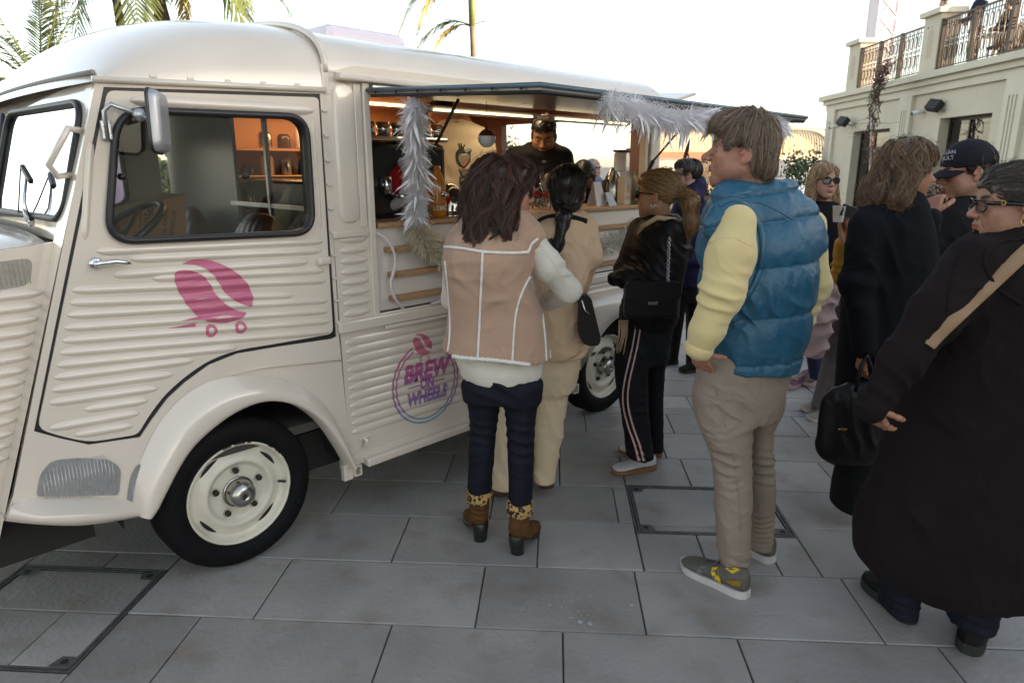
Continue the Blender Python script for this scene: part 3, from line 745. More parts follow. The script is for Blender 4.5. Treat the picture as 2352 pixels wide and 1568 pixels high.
cA = pl_at(330, -120, 13)
palm('big feathery palm whose crown spreads over the roof of the cab', (cA[0]+.3, 13.4, 0), (cA[0], 13, cA[2]), [(az, el, s, v) for az, el, s, v in
     ((200, -10, 1.0, 2), (235, -18, .95, 2), (285, -20, .9, 2), (335, -8, 1.1, 1), (180, 0, 1.0, 1), (5, -4, 1.15, 1), (25, -6, 1.1, 2), (110, 10, 1, 1), (320, 35, .9, 0), (345, -30, .8, 4), (220, -45, .7, 4), (350, -12, 1.25, 2))], VAR, .14)
cA2 = pl_at(262, 60, 13.2)
palm('slim second palm stem beside the big palm above the cab roof', (cA2[0], 13.6, 0), (cA2[0]-.05, 13.4, pl_at(255, -120, 13.4)[2]), [(az, el, .9, v) for az, el, v in ((190, -5, 1), (215, -18, 2), (160, 5, 1), (290, 0, 1))], VAR, .085)
cB = pl_at(88, 150, 11)
palm('low palm with upright fronds at the left edge beside the windshield', (cB[0], 11.2, 0), (cB[0], 11, cB[2]-.35), [(az, el, s, v) for az, el, s, v in
     ((178, 25, .75, 0), (200, 5, .8, 1), (150, 35, .7, 0), (30, 52, .72, 3), (15, 60, .66, 3), (330, 20, .6, 0), (225, -12, .7, 1), (250, -5, .6, 1), (280, 10, .6, 1), (100, 60, .7, 3), (345, 5, .55, 1), (192, 55, .6, 3), (215, 40, .55, 3))], VAR, .12)
cC = pl_at(1084, 38, 12)
palm('slender palm with a green crownshaft and one drooping yellow frond above the van roof', (cC[0]+.06, 12, 0), (cC[0], 12, cC[2]-.15), [(188, 2, .62, 2), (178, -8, .66, 4), (172, 25, .7, 1), (20, 40, .8, 1), (320, 45, .8, 1), (60, 55, .8, 0), (140, 50, .8, 0), (250, 60, .8, 0), (5, 18, .7, 1)], VAR, .05, shaft=.75)
PC = bpy.data.objects['frond'] and [o for o in bpy.data.objects if o.name.startswith('palm_tree')][-1]
for az, el, sc, vr in ((183, 8, .50, 2), (176, -2, .46, 4), (20, 20, .12, 0)):
    o = link('frond', VAR[vr], PC); o.location = (-.06, 0, cC[2]-.15); o.scale = (sc,)*3; o.rotation_euler = (Matrix.Rotation(math.radians(az), 3, 'Z') @ Matrix.Rotation(math.radians(-el), 3, 'Y')).to_euler()
# shrubs of many small leaves
def leafball(name, label, base, size, n, leaf, mats, seed, stems=5):
    rs = np.random.RandomState(seed); T = thing(name, label, 'shrub', tuple(base), group='shrubs beyond the van')
    m = MB()
    for k in range(stems):
        a = rs.uniform(0, 6.28); q = np.array([math.cos(a)*size[0]*.5, math.sin(a)*size[1]*.5, size[2]*rs.uniform(.5, .9)]); m.tube([(0, 0, 0), q*.5+rs.normal(0, .03, 3), q], [.025, .016, .006], 5)
    m.build('stems', PTRUNK, T)
    cl = rs.uniform(-1, 1, (14, 3)); cl[:, 2] = np.abs(cl[:, 2]); cl /= np.maximum(1, np.linalg.norm(cl, axis=1, keepdims=True))
    c = cl[rs.randint(0, 14, n)]*.75 + rs.normal(0, .2, (n, 3)); c = c*np.array([size[0], size[1], size[2]*.5]) + np.array([0, 0, size[2]*.45]); c[:, 2] = np.abs(c[:, 2])
    d = rs.normal(0, 1, (n, 3)); d[:, 2] += .5; d /= np.linalg.norm(d, axis=1, keepdims=True); w = np.cross(d, rs.normal(0, 1, (n, 3))); w /= np.linalg.norm(w, axis=1, keepdims=True)
    s_ = leaf*rs.uniform(.6, 1.3, (n, 1)); V = np.stack([c, c+d*s_*.5+w*s_*.28, c+d*s_, c+d*s_*.5-w*s_*.28], 1).reshape(-1, 3)
    me = npmesh('leaves', V, [np.arange(n*4, dtype=np.int32).reshape(-1, 4)], mats, False); me.polygons.foreach_set('material_index', rs.randint(0, len(mats), n).astype(np.int32))
    o = link('foliage', me, T); return T
LG1 = mat('shrub_leaf', (.055, .085, .03), .55, var=.3, vscale=4); LG2 = mat('shrub_leaf_pale', (.12, .14, .05), .55, var=.3, vscale=4); LG3 = mat('shrub_leaf_rust', (.22, .09, .03), .6, var=.3, vscale=4)
for i, (u, v, Y, sx, sz, lab) in enumerate(((1620, 520, 8.6, .55, 1.85, 'green shrub between the hooded young man and the man in the blue vest'), (1655, 560, 7.6, .4, 1.45, 'rust flecked low shrub in front of the red pergola'),
        (1850, 430, 24, .9, 2.4, 'small round tree in front of the white garden wall'), (250, 520, 9.5, 1.0, 1.9, 'shrub seen through the cab windows, left of the trunk'), (330, 520, 10.5, 1.1, 2.0, 'shrub seen through the cab windows, right of the trunk'),
        (1150, 330, 26, 1.1, 3.3, 'large tree far off, seen through the open rear of the van'))):
    p = at(u, v, Y); leafball('shrub', lab, (p[0], Y, 0), (sx, sx, sz), 1500 if i < 5 else 2500, .05+.003*Y, [LG1, LG2, LG3] if i in (0, 1) else [LG1, LG2], 20+i)
hd = MB(); rs = np.random.RandomState(5)
n = 9000; X = rs.uniform(-60, -4, n); Z = np.abs(rs.normal(0, 1, n))*(.9+.5*vnoise(np.stack([X, X*0, X*0], 1), .25, 3)) ; c = np.stack([X, 42+rs.uniform(0, 3, n), Z], 1)
d = rs.normal(0, 1, (n, 3)); d /= np.linalg.norm(d, axis=1, keepdims=True); w = np.cross(d, rs.normal(0, 1, (n, 3))); w /= np.linalg.norm(w, axis=1, keepdims=True)
V = np.stack([c, c+d*.3+w*.18, c+d*.6, c+d*.3-w*.18], 1).reshape(-1, 3)
tag(link('hedge', npmesh('hedge', V, [np.arange(n*4, dtype=np.int32).reshape(-1, 4)], [LG1], False)), kind='stuff')
# palm trunk seen through the cab; the lilac light on it is put into its colour
p = at(290, 500, 8.0); T = thing('tree_trunk', 'palm trunk coloured as if lit lilac, seen through both cab windows', 'tree trunk', (p[0], 8, 0)); m = MB()
m.tube([(0, 0, 0), (.02, 0, .8), (0, 0, 1.6), (-.02, 0, 2.0)], [.13, .115, .105, .10], 12); m.build('bark', mat('lilac_lit_trunk_tint', (.42, .32, .45), .8, var=.2, vscale=6), T)
# ------------------------------------------------------------------ the coffee van; local axes: x rearward, y into the van, z up; the near side is y = 0
VAN = van_thing('food_truck', 'cream corrugated vintage coffee van with its serving hatch propped open', 'food truck')
WID = 1.9
def px(*pts, y=0.0): return [S(u, v, y) for (u, v) in pts]
Z2 = lambda x, y_: (x*.3826*.98, (550+y_*.3826)*.98)                # zoomed crop of the door -> photo pixels
RIBW = .0165; RIBH = .0095
DOOR_RIBS = [((590, 103), (1980, 38)), ((800, 150), (1965, 97)), ((690, 248), (1885, 165)), ((930, 268), (1985, 218)), ((440, 342), (1995, 280)), ((425, 418), (1790, 370)), ((410, 493), (2005, 402)), ((395, 572), (2010, 465)),
             ((380, 650), (2018, 528)), ((362, 724), (2022, 590)), ((345, 800), (1450, 690)), ((330, 875), (1185, 768)), ((315, 952), (1062, 852)), ((300, 1030), (968, 937)), ((515, 1070), (905, 1012)), ((300, 1185), (855, 1088)), ((460, 1225), (815, 1165))]
def rib_list(rs, y=0.0): return [(S(*Z2(*a), y), S(*Z2(*b), y)) for a, b in rs]
def rib_h(x, z, ribs, w, h):
    H = 0.0
    for (a, b) in ribs:
        x0, x1 = a[0], b[0]; t = min(1, max(0, (x-x0)/(x1-x0))); zc = a[1]+(b[1]-a[1])*t
        xx = min(max(x, x0+w), x1-w); tt = (xx-x0)/(x1-x0); zc = a[1]+(b[1]-a[1])*tt
        e = max(0, abs(x-xx))*.45
        d = math.hypot(e, z-zc)
        if d < w: H = max(H, h*math.cos(math.pi/2*d/w)**1.05)
    return H
def add_ribs(m, ribs, y=0.0, w=RIBW, h=RIBH, mi=0, sgn=-1, taper=3.2):
    """embossed beads whose edges melt into the sheet"""
    for (a, b) in ribs:
        x0, x1 = a[0], b[0]; L = x1-x0; end = min(w*taper, L*.45)
        xs = list(x0 + end*(1-np.cos(np.linspace(0, math.pi/2, 8)))) + list(np.linspace(x0+end, x1-end, max(2, int(L/.12)))[1:-1]) + list(x1 - end*(1-np.cos(np.linspace(math.pi/2, 0, 8))))
        G = []
        for x in xs:
            e = max(0, x0+end-x, x-(x1-end))/end; f = math.sqrt(max(0, 1-e*e)); zc = a[1]+(b[1]-a[1])*(x-x0)/L; row = []
            for s_ in np.linspace(-1, 1, 15): row.append((x, y + sgn*(.0004 + h*(f**.8)*max(0, math.cos(math.pi/2*s_))**1.05), zc + s_*w*max(.03, f)))
            G.append(row)
        m.grid(np.array(G), mi)
# --- cab door
SEAL = px((238, 200), (735, 216), (773, 773), (762, 778), (640, 796), (545, 812), (480, 838), (425, 878), (385, 915), (350, 962), (322, 1004), (205, 1021), (140, 1007), (78, 990))
DOOR = px((247, 208), (731, 224), (765, 766), (640, 788), (540, 804), (475, 829), (420, 868), (378, 906), (343, 952), (316, 997), (205, 1015), (140, 1001), (86, 984))
DOOR = rquad(DOOR, [.02, .02, .03, .3, .2, .2, .2, .2, .2, .02, .2, .2, .03], 3)
WINH = rquad(px((262, 247), (705, 264), (722, 538), (240, 560)), [.11, .09, .10, .10], 8)
WING = rquad(px((273, 258), (695, 275), (711, 529), (251, 549)), [.09, .075, .085, .085], 8)
door = MB(); door.poly(DOOR, [WINH], -.002, .03)
ribsD = rib_list(DOOR_RIBS); add_ribs(door, ribsD, -.002)
add_ribs(door, [(S(297, 230), S(720, 254))], -.002, .022, .014)
def vbead(m, p0, p1, w, h, y=0.0):
    G = []; L = abs(p1[1]-p0[1]); end = min(w*3, L*.4)
    for t in np.linspace(0, 1, 20):
        x = p0[0]+(p1[0]-p0[0])*t; z = p0[1]+(p1[1]-p0[1])*t; e = max(0, end-t*L, end-(1-t)*L)/end; f = math.sqrt(max(0, 1-e*e))
        G.append([(x+s_*w*max(.03, f), y-(.0004+h*f*math.cos(math.pi/2*s_)**1.6), z) for s_ in np.linspace(-1, 1, 9)])
    m.grid(np.array(G))
vbead(door, S(207, 322), S(194, 552), .013, .009, -.002); vbead(door, S(716, 275), S(736, 528), .010, .007, -.002)
door = door.build('cab_door', PAINT, VAN)
m = MB(); m.poly(WINH, [WING], -.014, .035); m.tube([(p[0], -.012, p[1]) for p in rquad(px((267, 252), (700, 269), (717, 534), (245, 555)), [.1, .082, .09, .09], 8)], .013, 8, closed=True); m.build('window_seal', BLACKRUB, door)
m = MB(); m.poly(WING, [], .008, .012); m.build('window_pane', GLASS, door)
for (u, v) in ((281, 406), (566, 405)):
    c = S(u, v); m = MB(); m.lathe([(.001, -.012), (.009, -.010), (.012, .0), (.012, .012)], (c[0], .004, c[1]), 'y', 14); m.build('window_knob', BLACKPL, door)
c = S(219, 605); m = MB()
m.lathe([(.001, -.010), (.016, -.009), (.021, -.003), (.022, 0)], (c[0], -.004, c[1]), 'y', 18); h_ = S(292, 604)
m.lathe([(.001, -.03), (.010, -.028), (.012, -.004)], (c[0], -.004, c[1]), 'y', 12)
m.tube([(c[0], -.03, c[1]), (c[0]+.05, -.042, c[1]+.006), (c[0]+.09, -.046, c[1]-.004), (h_[0], -.040, h_[1])], [.011, .009, .007, .004], 8); m.build('door_handle', CHROME, door)
for (u, v, r_) in ((742, 598, 1),):
    c = S(u, v); m = MB(); m.box((c[0]-.035, -.028, c[1]-.018), (c[0]+.03, .004, c[1]+.018), .012); m.build('hinge', PAINT, door)
for k in range(10):
    t = (k+.5)/10; a = S(741, 225); b_ = S(776, 765); x = a[0]+(b_[0]-a[0])*t; z = a[1]+(b_[1]-a[1])*t; hb = MB(); hb.box((x-.008, -.012, z-.006), (x+.012, 0, z+.006), .003); hb.build('hinge_knuckle', PAINT, door)
m = MB(); m.poly(SEAL, [[(x*.97+.004, z*.97+.04) for x, z in DOOR]], .006, .03); m.build('door_seal', BLACKRUB, VAN)
# --- fixed cab side round the door, with the wheel opening
ARCH = smooth_path(px((338, 1180), (352, 1160), (372, 1120), (415, 1042), (461, 990), (529, 940), (600, 915), (670, 925), (728, 962), (772, 1020), (802, 1072)), 4)
ARCH = [tuple(p) for p in ARCH]
out_ = px((219, 187), (736, 203), (746, 205), (779, 775), (808, 1078)) + ARCH[::-1] + px((40, 1190), (8, 1195), (30, 1140))
cab = MB(); cab.poly(out_, [SEAL], 0, .025); cab = cab.build('cab_side', PAINT, VAN)
# the far side of the cab with its window, and the cab floor and partition
far = MB(); FW = rrect(-.22, 1.42, .36, 1.80, .07)
far.poly([(-.66, .28), (.56, .28), (.56, 2.0), (-.26, 1.95)], [FW], WID-.02, WID); far.build('far_cab_side', PAINT_IN, VAN)
m = MB(); m.tube([(p[0], WID-.02, p[1]) for p in FW], .016, 6, closed=True); m.build('far_window_seal', BLACKRUB, VAN)
m = MB(); m.box((-.62, .03, .50), (.56, WID-.03, .54)); m.box((-.75, .2, .56), (-.45, WID-.2, 1.30)); m.build('cab_floor', mat('cab_floor', (.05, .045, .04), .8), VAN)
# partition between cab and kitchen: grey panel with an opening
PARTN = mat('grey_partition', (.22, .22, .21), .35, .2, var=.1, vscale=2)
m = MB(); m.poly([(.05, .54), (WID-.05, .54), (WID-.05, 2.02), (.05, 2.02)], [rrect(.15, 1.16, .95, 1.94, .02)], .60, .62, to=lambda a, z, y: (y, a, z)); m.build('partition', PARTN, VAN)
m = MB(); m.box((.585, .12, 1.45), (.60, 1.0, 1.47)); m.box((.58, .56, 1.16), (.60, .58, 1.94)); m.build('partition_rail', ALU, VAN)
SEATM = mat('brown_vinyl', (.085, .032, .020), .38, var=.2, vscale=6, bump=.1, bscale=60)
def seat(x, y, label):
    G = []
    for a in np.linspace(0, math.pi, 19):
        row = []
        for k in range(0, 41):
            t = k/40; yy = y - .24 + .48*t; e = (abs(2*t-1))**3.2; r = .05*(1 + .10*abs(math.sin(t*math.pi*9))); hgt = .46*(1-.35*e)
            row.append((x + math.cos(a)*r*-1.0 + .06*math.sin(a) , yy, .98 + hgt*math.sin(a)**.35 ))
        G.append(row)
    m = MB(); m.grid(np.array(G)); m.box((x-.42, y-.23, .80), (x+.02, y+.23, .95), .04); return m.build('seat', SEATM, VAN)
seat(.40, .42, ''); seat(.42, 1.30, '')
# steering wheel, dashboard
m = MB(); M = Matrix.Translation((-.17, .40, 1.375)) @ Matrix.Rotation(math.radians(-34), 4, 'Y')
m.tube([M @ Vector((.225*math.cos(a), .225*math.sin(a), 0)) for a in np.linspace(0, 6.283, 33)[:-1]], .015, 8, closed=True)
for a in (0.5, 2.6, 4.7): m.tube([M @ Vector((0, 0, -.03)), M @ Vector((.2*math.cos(a), .2*math.sin(a), 0))], .010, 6)
m.tube([M @ Vector((0, 0, -.02)), M @ Vector((0, 0, -.5))], .022, 8); m.build('steering_wheel', BLACKPL, VAN)
m = MB(); m.box((-.52, .17, 1.22), (-.36, WID-.17, 1.38), .03); m.build('dashboard', mat('dash_grey', (.06, .06, .06), .6), VAN)
# --- wheel arch flare
inner = np.array(ARCH); outer = np.array([tuple(p) for p in smooth_path(px((300, 1178), (308, 1110), (330, 1040), (372, 962), (428, 905), (492, 872), (565, 862), (640, 868), (706, 897), (760, 950), (812, 1060)), 4)])
G = []
for t in np.linspace(0, 1, 12):
    P = inner*(1-t) + outer*t; yy = -.002 - .055*(math.sin(math.pi*min(1, (1-t)*.62+.02)))**1.2*(1 if t < 1 else 0)
    G.append([(p[0], yy, p[1]) for p in P])
G.insert(0, [(p[0]*.985+.001, .03, p[1]*.99) for p in inner])
m = MB(); m.grid(np.array(G)); m.build('front_mudguard', PAINT, VAN)
m = MB(); a = S(530, 860); b_ = S(783, 826)
m.tube([(a[0], -.006, a[1]), (a[0]+.12, -.008, a[1]+.005), (b_[0], -.006, b_[1])], [.001, .005, .004], 6); m.build('trim_strip', PAINT, VAN)
# dark inside of the wheel openings
m = MB(); cx_, cz_ = .065, .33
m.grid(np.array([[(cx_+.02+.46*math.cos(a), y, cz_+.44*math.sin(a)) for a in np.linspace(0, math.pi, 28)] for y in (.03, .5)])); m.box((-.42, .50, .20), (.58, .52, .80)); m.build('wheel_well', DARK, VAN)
# --- wheels
TYRE = mat('tyre_rubber', (.006, .006, .007), .7, spec=.15, var=.3, vscale=40, bump=.3, bscale=150)
RIMM = mat('cream_rim', (.66, .62, .52), .32, var=.06, vscale=20, coat=.3)
RUST = mat('rusty_nut', (.035, .022, .015), .6, .4, var=.4, vscale=60)
def wheel(xc, zc, R, y0, parent):
    m = MB()
    prof = [(R*.66, .045), (R*.68, .02), (R*.76, .004), (R*.88, .0), (R*.95, .012), (R*.985, .03)]
    for k in range(5): prof += [(R*1.0, .038+k*.024), (R*1.0, .052+k*.024), (R*.985, .053+k*.024), (R*.985, .060+k*.024)]
    prof += [(R*.97, .165), (R*.66, .17)]
    m.lathe(prof, (xc, y0, zc), 'y', 64); w = m.build('wheel', TYRE, parent)
    m = MB(); r = R
    m.lathe([(r*.675, .030), (r*.685, .016), (r*.665, .012), (r*.645, .022), (r*.625, .042), (r*.60, .05), (r*.58, .052), (r*.56, .048), (r*.52, .046), (r*.50, .040), (r*.46, .030), (r*.43, .026), (r*.40, .032), (r*.375, .046), (r*.34, .05), (r*.2, .05), (r*.19, .05)], (xc, y0, zc), 'y', 56)
    rim = m.build('rim', RIMM, w)
    m = MB()
    for k in range(4):                                               # kidney slots of the wheel disc
        a0 = math.radians(38+90*k); P = []
        for t in np.linspace(-1, 1, 9): P.append((r*(.565+.018*(1-t*t)), a0+.26*t))
        for t in np.linspace(1, -1, 9): P.append((r*(.555-.022*(1-t*t)), a0+.26*t))
        V = [(xc+q*math.cos(a), y0+.0455-.0, zc+q*math.sin(a)) for q, a in P]; m.add(V, [tuple(range(len(V)))])
    m.build('rim_slots', DARK, rim)
    for k in range(5):
        a = math.radians(20+72*k); c = (xc+r*.30*math.cos(a), y0+.05, zc+r*.30*math.sin(a)); m = MB()
        m.lathe([(.0005, -.022), (.010, -.021), (.0125, -.017), (.0125, 0)], c, 'y', 6); m.lathe([(.017, -.003), (.017, 0)], c, 'y', 10); m.build('lug_nut', RUST, rim)
    m = MB(); m.lathe([(.0005, -.072), (.006, -.072), (.0065, -.078), (.030, -.076), (.048, -.066), (.056, -.050), (.058, -.03), (.060, .0)], (xc, y0+.05, zc), 'y', 28); m.lathe([(.066, -.008), (.066, 0), (.060, -.009)], (xc, y0+.05, zc), 'y', 28); m.build('hub_cap', STEEL, rim)
    m = MB(); m.lathe([(.0005, -.0795), (.006, -.0795)], (xc, y0+.05, zc), 'y', 10); m.build('hub_dimple', DARK, rim)
    m = MB(); a = -.1; m.tube([(xc+r*.56*math.cos(a), y0+.05, zc+r*.56*math.sin(a)), (xc+r*.60*math.cos(a), y0+.012, zc+r*.60*math.sin(a)+.008)], .006, 6); m.build('valve', BLACKPL, rim)
    m = MB(); rr = random.Random(3)
    for k in range(9):
        a = math.radians(rr.uniform(30, 100) if k < 7 else rr.uniform(180, 360)); ln = rr.uniform(.01, .06); V = []
        for t in np.linspace(0, 1, 5): V.append((xc+r*.688*math.cos(a+ln*t*3), y0+.0155, zc+r*.688*math.sin(a+ln*t*3)))
        for t in np.linspace(1, 0, 5): V.append((xc+r*(.678-.012*rr.random())*math.cos(a+ln*t*3), y0+.0115, zc+r*(.678-.008)*math.sin(a+ln*t*3)))
        m.add(V, [tuple(range(len(V)))])
    m.build('paint_chips', mat('chip_dark', (.03, .03, .032), .6), rim)
    return w
wheel(.068, .322, .325, .0, VAN)
wheel(2.645, .322, .325, .02, VAN)
m = MB(); m.tube([(.068, .1, .32), (.068, WID-.1, .32)], .03, 8); m.box((.0, .3, .2), (3.0, .42, .30)); m.box((.0, WID-.42, .2), (3.0, WID-.3, .30)); m.box((-.1, .15, .25), (3.05, WID-.15, .44)); m.box((.58, WID-.02, .25), (3.12, WID, .46)); m.build('chassis', DARK, VAN)
for xx in (.068, 2.645):
    m = MB(); m.lathe([(.2, 0), (.325, .01), (.325, .16), (.2, .17)], (xx, WID-.18, .325), 'y', 32); m.build('far_wheel', TYRE, VAN)
# --- footwell: kick plates and step
def kick(name, P):
    m = MB(); m.poly(P, [], -.006, .004); k = m.build(name, ALU, VAN)
    xs = [p[0] for p in P]; zs = [p[1] for p in P]; x0, x1, z0, z1 = min(xs), max(xs), min(zs), max(zs); m = MB(); n = int((x1-x0)/.011)
    for i in range(2, n-1):
        x = x0 + (x1-x0)*i/n; e = min(1, min(i-1, n-1-i)/3); zt = z1 - .022 - .05*(1-e)
        m.tube([(x, -.0060, z0+.018), (x, -.0062, (z0+zt)/2), (x, -.0060, zt)], [.0008, .0014, .0008], 4)
    m.build('flutes', ALU, k); return k
kick('kick_plate', rquad(px((84, 1138), (92, 1086), (118, 1056), (180, 1050), (250, 1054), (277, 1074), (272, 1135)), [.01, .04, .05, .08, .06, .04, .01], 3))
kick('kick_plate', rquad(px((291, 1146), (299, 1092), (317, 1061), (338, 1076), (340, 1092), (330, 1166)), [.01, .03, .03, .02, .01, .01], 3))
inn = smooth_path(px((62, 1143), (180, 1141), (290, 1144), (338, 1170)), 6); m = MB(); G = []
ou_px = [(22, 1165), (90, 1183), (190, 1180), (290, 1176), (343, 1172)]
def on_y(u, v, y): x, z = S(u, v, y); return (x, y, z)
oo = [np.array(on_y(u, v, yy)) for (u, v), yy in zip(ou_px, (-.03, -.075, -.085, -.06, -.012))]; oo = smooth_path(oo, 6)
lo = [np.array(on_y(u, v, yy)) for (u, v), yy in zip([(12, 1196), (90, 1204), (190, 1206), (290, 1192), (346, 1180)], (-.03, -.07, -.08, -.055, -.012))]; lo = smooth_path(lo, 6)
ii = np.array([(p[0], .002, p[1]) for p in smooth_path(px((40, 1152), (62, 1143), (180, 1141), (290, 1144), (338, 1170)), 6)])
n = min(len(ii), len(oo), len(lo)); ii, oo, lo = ii[:n], oo[:n], lo[:n]; mid = oo*.97+lo*.03 + np.array([0, -.006, -.004]); und = lo*1.0; und = und + np.array([0, .14, .01])
m.grid(np.array([ii, ii*.5+oo*.5, oo*.92+ii*.08, oo])); m.grid(np.array([oo, mid, lo, und])); m.build('running_board', PAINT, VAN)
# --- nose side panel ahead of the door
NY = .10
def edge(z): a = S(222, 190); b_ = S(8, 1195); t = (z-a[1])/(b_[1]-a[1]); return a[0]+(b_[0]-a[0])*t
ztop = 1.40; nose = MB(); VENT = rquad([(-1.25, 1.315), (edge(1.35)-.05, 1.355), (edge(1.27)-.045, 1.265), (-1.25, 1.215)], [.01, .03, .03, .01], 4)
nose.poly([(edge(.42), .42), (edge(ztop), ztop), (-1.32, 1.32), (-1.32, .42)], [], NY, NY+.02)
ribsN = [((-1.31, S(*Z2(0, yl), NY)[1]-.012), S(*Z2(xr, yr), NY)) for yl, xr, yr in ((366, 265, 352), (446, 250, 432), (523, 232, 510), (600, 215, 590), (677, 197, 662), (757, 183, 742), (836, 165, 822), (910, 150, 895), (990, 135, 975), (1065, 118, 1050), (1138, 100, 1128), (1215, 85, 1208), (1292, 68, 1282), (1372, 52, 1360))]
add_ribs(nose, ribsN, NY, .0165, .011); nose = nose.build('nose_side', PAINT, VAN)
m = MB(); m.poly(VENT, [], NY-.002, NY+.004)
for k in range(56):
    x = -1.24 + .735*k/56
    zt_ = 1.315+.04*(x+1.25)/.8-.006; m.tube([(x, NY-.0024, 1.225+.05*(x+1.25)/.8), (x, NY-.0024, zt_)], .0009, 4)
m.build('vent_mesh', mat('wire_mesh', (.30, .28, .245), .6, 0, var=.15, vscale=40, bump=.6, bscale=300), nose)
m = MB(); G = [[(edge(z)+.0*k, y, z) for y in (.0, NY+.01)] for z in np.linspace(.42, 1.93, 6) for k in (0,)]; m.grid(np.array(G), smooth=False); m.build('door_pillar', PAINT, VAN)
# front face and windshield
wA = np.array([-.27, 1.90]); wB = np.array([-.405, 1.44])
def front(y, z): t = (z-wB[1])/(wA[1]-wB[1]); return wB[0]+(wA[0]-wB[0])*t - .05*(1-((y-.95)/.9)**2)
def fpt(y, z, off=0): return (front(y, z)-off, y, z)
def fring(y0, y1, z0, z1, r, n=8, skew=0): return [(y, z) for (y, z) in rrect(y0, z0, y1, z1, r, n)]
OUT = [(.012, 1.40), (WID-.012, 1.40), (WID-.012, 1.94), (.012, 1.94)]
H1 = fring(.075, .915, 1.475, 1.855, .07); H2 = fring(.985, WID-.075, 1.475, 1.855, .07)
m = MB(); m.poly(OUT, [H1, H2], 0, .02, to=lambda y, z, d: (front(y, z)+d, y, z)); fr = m.build('windshield_frame', PAINT, VAN)
for Hh in (H1, H2):
    m = MB(); m.tube([fpt(y, z, .006) for y, z in Hh], .012, 8, closed=True); sl = m.build('windshield_seal', BLACKRUB, VAN)
    m = MB(); m.poly(Hh, [], .001, .004, to=lambda y, z, d: (front(y, z)+d, y, z)); m.build('windshield_pane', WSGLASS, sl)
# cowl and bonnet
m = MB(); G = []
for t in np.linspace(0, 1, 8):
    G.append([(front(y, 1.44)-.01 - .78*t, y, 1.425 - .02*t - .10*t*t - (.09*(1-t*.3))*(abs((y-.95)/.85))**6) for y in np.linspace(NY-.001, WID-NY, 24)])
m.grid(np.array(G)); m.build('bonnet', PAINT, VAN)
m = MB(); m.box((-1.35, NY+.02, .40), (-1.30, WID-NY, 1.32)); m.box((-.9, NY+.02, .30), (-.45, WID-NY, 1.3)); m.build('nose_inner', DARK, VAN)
# wiper
w0 = vat(60, 512, 1, .42); b0 = Vector((front(.40, 1.45)-.02, .40, 1.43)); m = MB()
pa = Vector(fpt(.37, 1.455, .012)); pb_ = Vector(fpt(.41, 1.62, .03)); m.lathe([(.001, .02), (.016, .016), (.02, 0)], pa, 'x', 12); m.tube([pa, pa.lerp(pb_, .4)+Vector((-.012, 0, 0)), pb_], [.011, .007, .004], 6); m.build('wiper_arm', CHROME, VAN)
m = MB(); m.box((-.008, -.055, -.010), (.008, .055, .010), .004, M=Matrix.Translation(pb_) @ Matrix.Rotation(.5, 4, 'X')); m.tube([pb_+Vector((-.002, .06, .03)), Vector(fpt(.50, 1.48, .012))], .003, 4); m.build('wiper_blade', BLACKPL, VAN)
# grab handle on the pillar
a = Vector(fpt(.045, 1.76, .0)); c = Vector(fpt(.07, 1.62, .0)); m = MB()
m.tube([a, a+Vector((-.05, -.03, .005)), a+Vector((-.075, -.045, -.03)), c+Vector((-.075, -.05, .03)), c+Vector((-.05, -.03, -.005)), c], .011, 8); m.build('grab_handle', PAINT, VAN)
# mirror
mb = S(240, 300); m = MB(); m.box((mb[0]-.014, -.022, mb[1]-.032), (mb[0]+.018, .0, mb[1]+.032), .005)
j0 = Vector((mb[0], -.02, mb[1]+.03)); m.tube([j0+Vector((0, 0, -.06)), j0+Vector((0, -.002, .03)), j0+Vector((.02, -.012, .052)), Vector((.0, 0, 0))+Vector(vat(315, 262, 1, -.05))], .0075, 8)
mr = m.build('mirror_bracket', ALU, VAN)
b1 = Vector(vat(320, 264, 1, -.055)); m = MB(); m.lathe([(.001, -.022), (.014, -.018), (.022, 0), (.014, .018), (.001, .022)], b1, 'z', 14); hc = Vector(vat(360, 280, 1, -.13)); m.tube([b1, hc], .006, 6); m.build('mirror_joint', ALU, mr)
M = Matrix.Translation(hc+Vector((.006, -.004, 0))) @ Matrix.Rotation(math.radians(52), 4, 'Z') @ Matrix.Rotation(math.radians(5), 4, 'Y')
m = MB(); P = rquad([(-.056, -.098), (.056, -.098), (.060, .098), (-.060, .098)], .03, 5); G = []
for (k, sc, d) in ((0, .62, -.020), (1, .86, -.016), (2, .97, -.006), (3, 1.0, .006), (4, 1.0, .016), (5, .95, .018)): G.append([M @ Vector((p[0]*sc, d, p[1]*(1-(1-sc)*.7))) for p in P])
m.grid(np.array(G), wrap=True); m.add([M @ Vector((p[0]*.62, -.020, p[1]*(1-.38*.7))) for p in P], [tuple(range(len(P)))], 0, True); m.build('mirror_shell', mat('mirror_shell', (.42, .42, .44), .35, .6, var=.1), mr)
m = MB(); m.add([M @ Vector((p[0]*.94, .0185, p[1]*.96)) for p in P], [tuple(range(len(P)))]); m.build('mirror_glass', CHROME, mr)
m = MB(); m.tube([M @ Vector((p[0]*1.0, .012, p[1]*1.0)) for p in P], .006, 6, closed=True); m.build('mirror_rim', BLACKPL, mr)
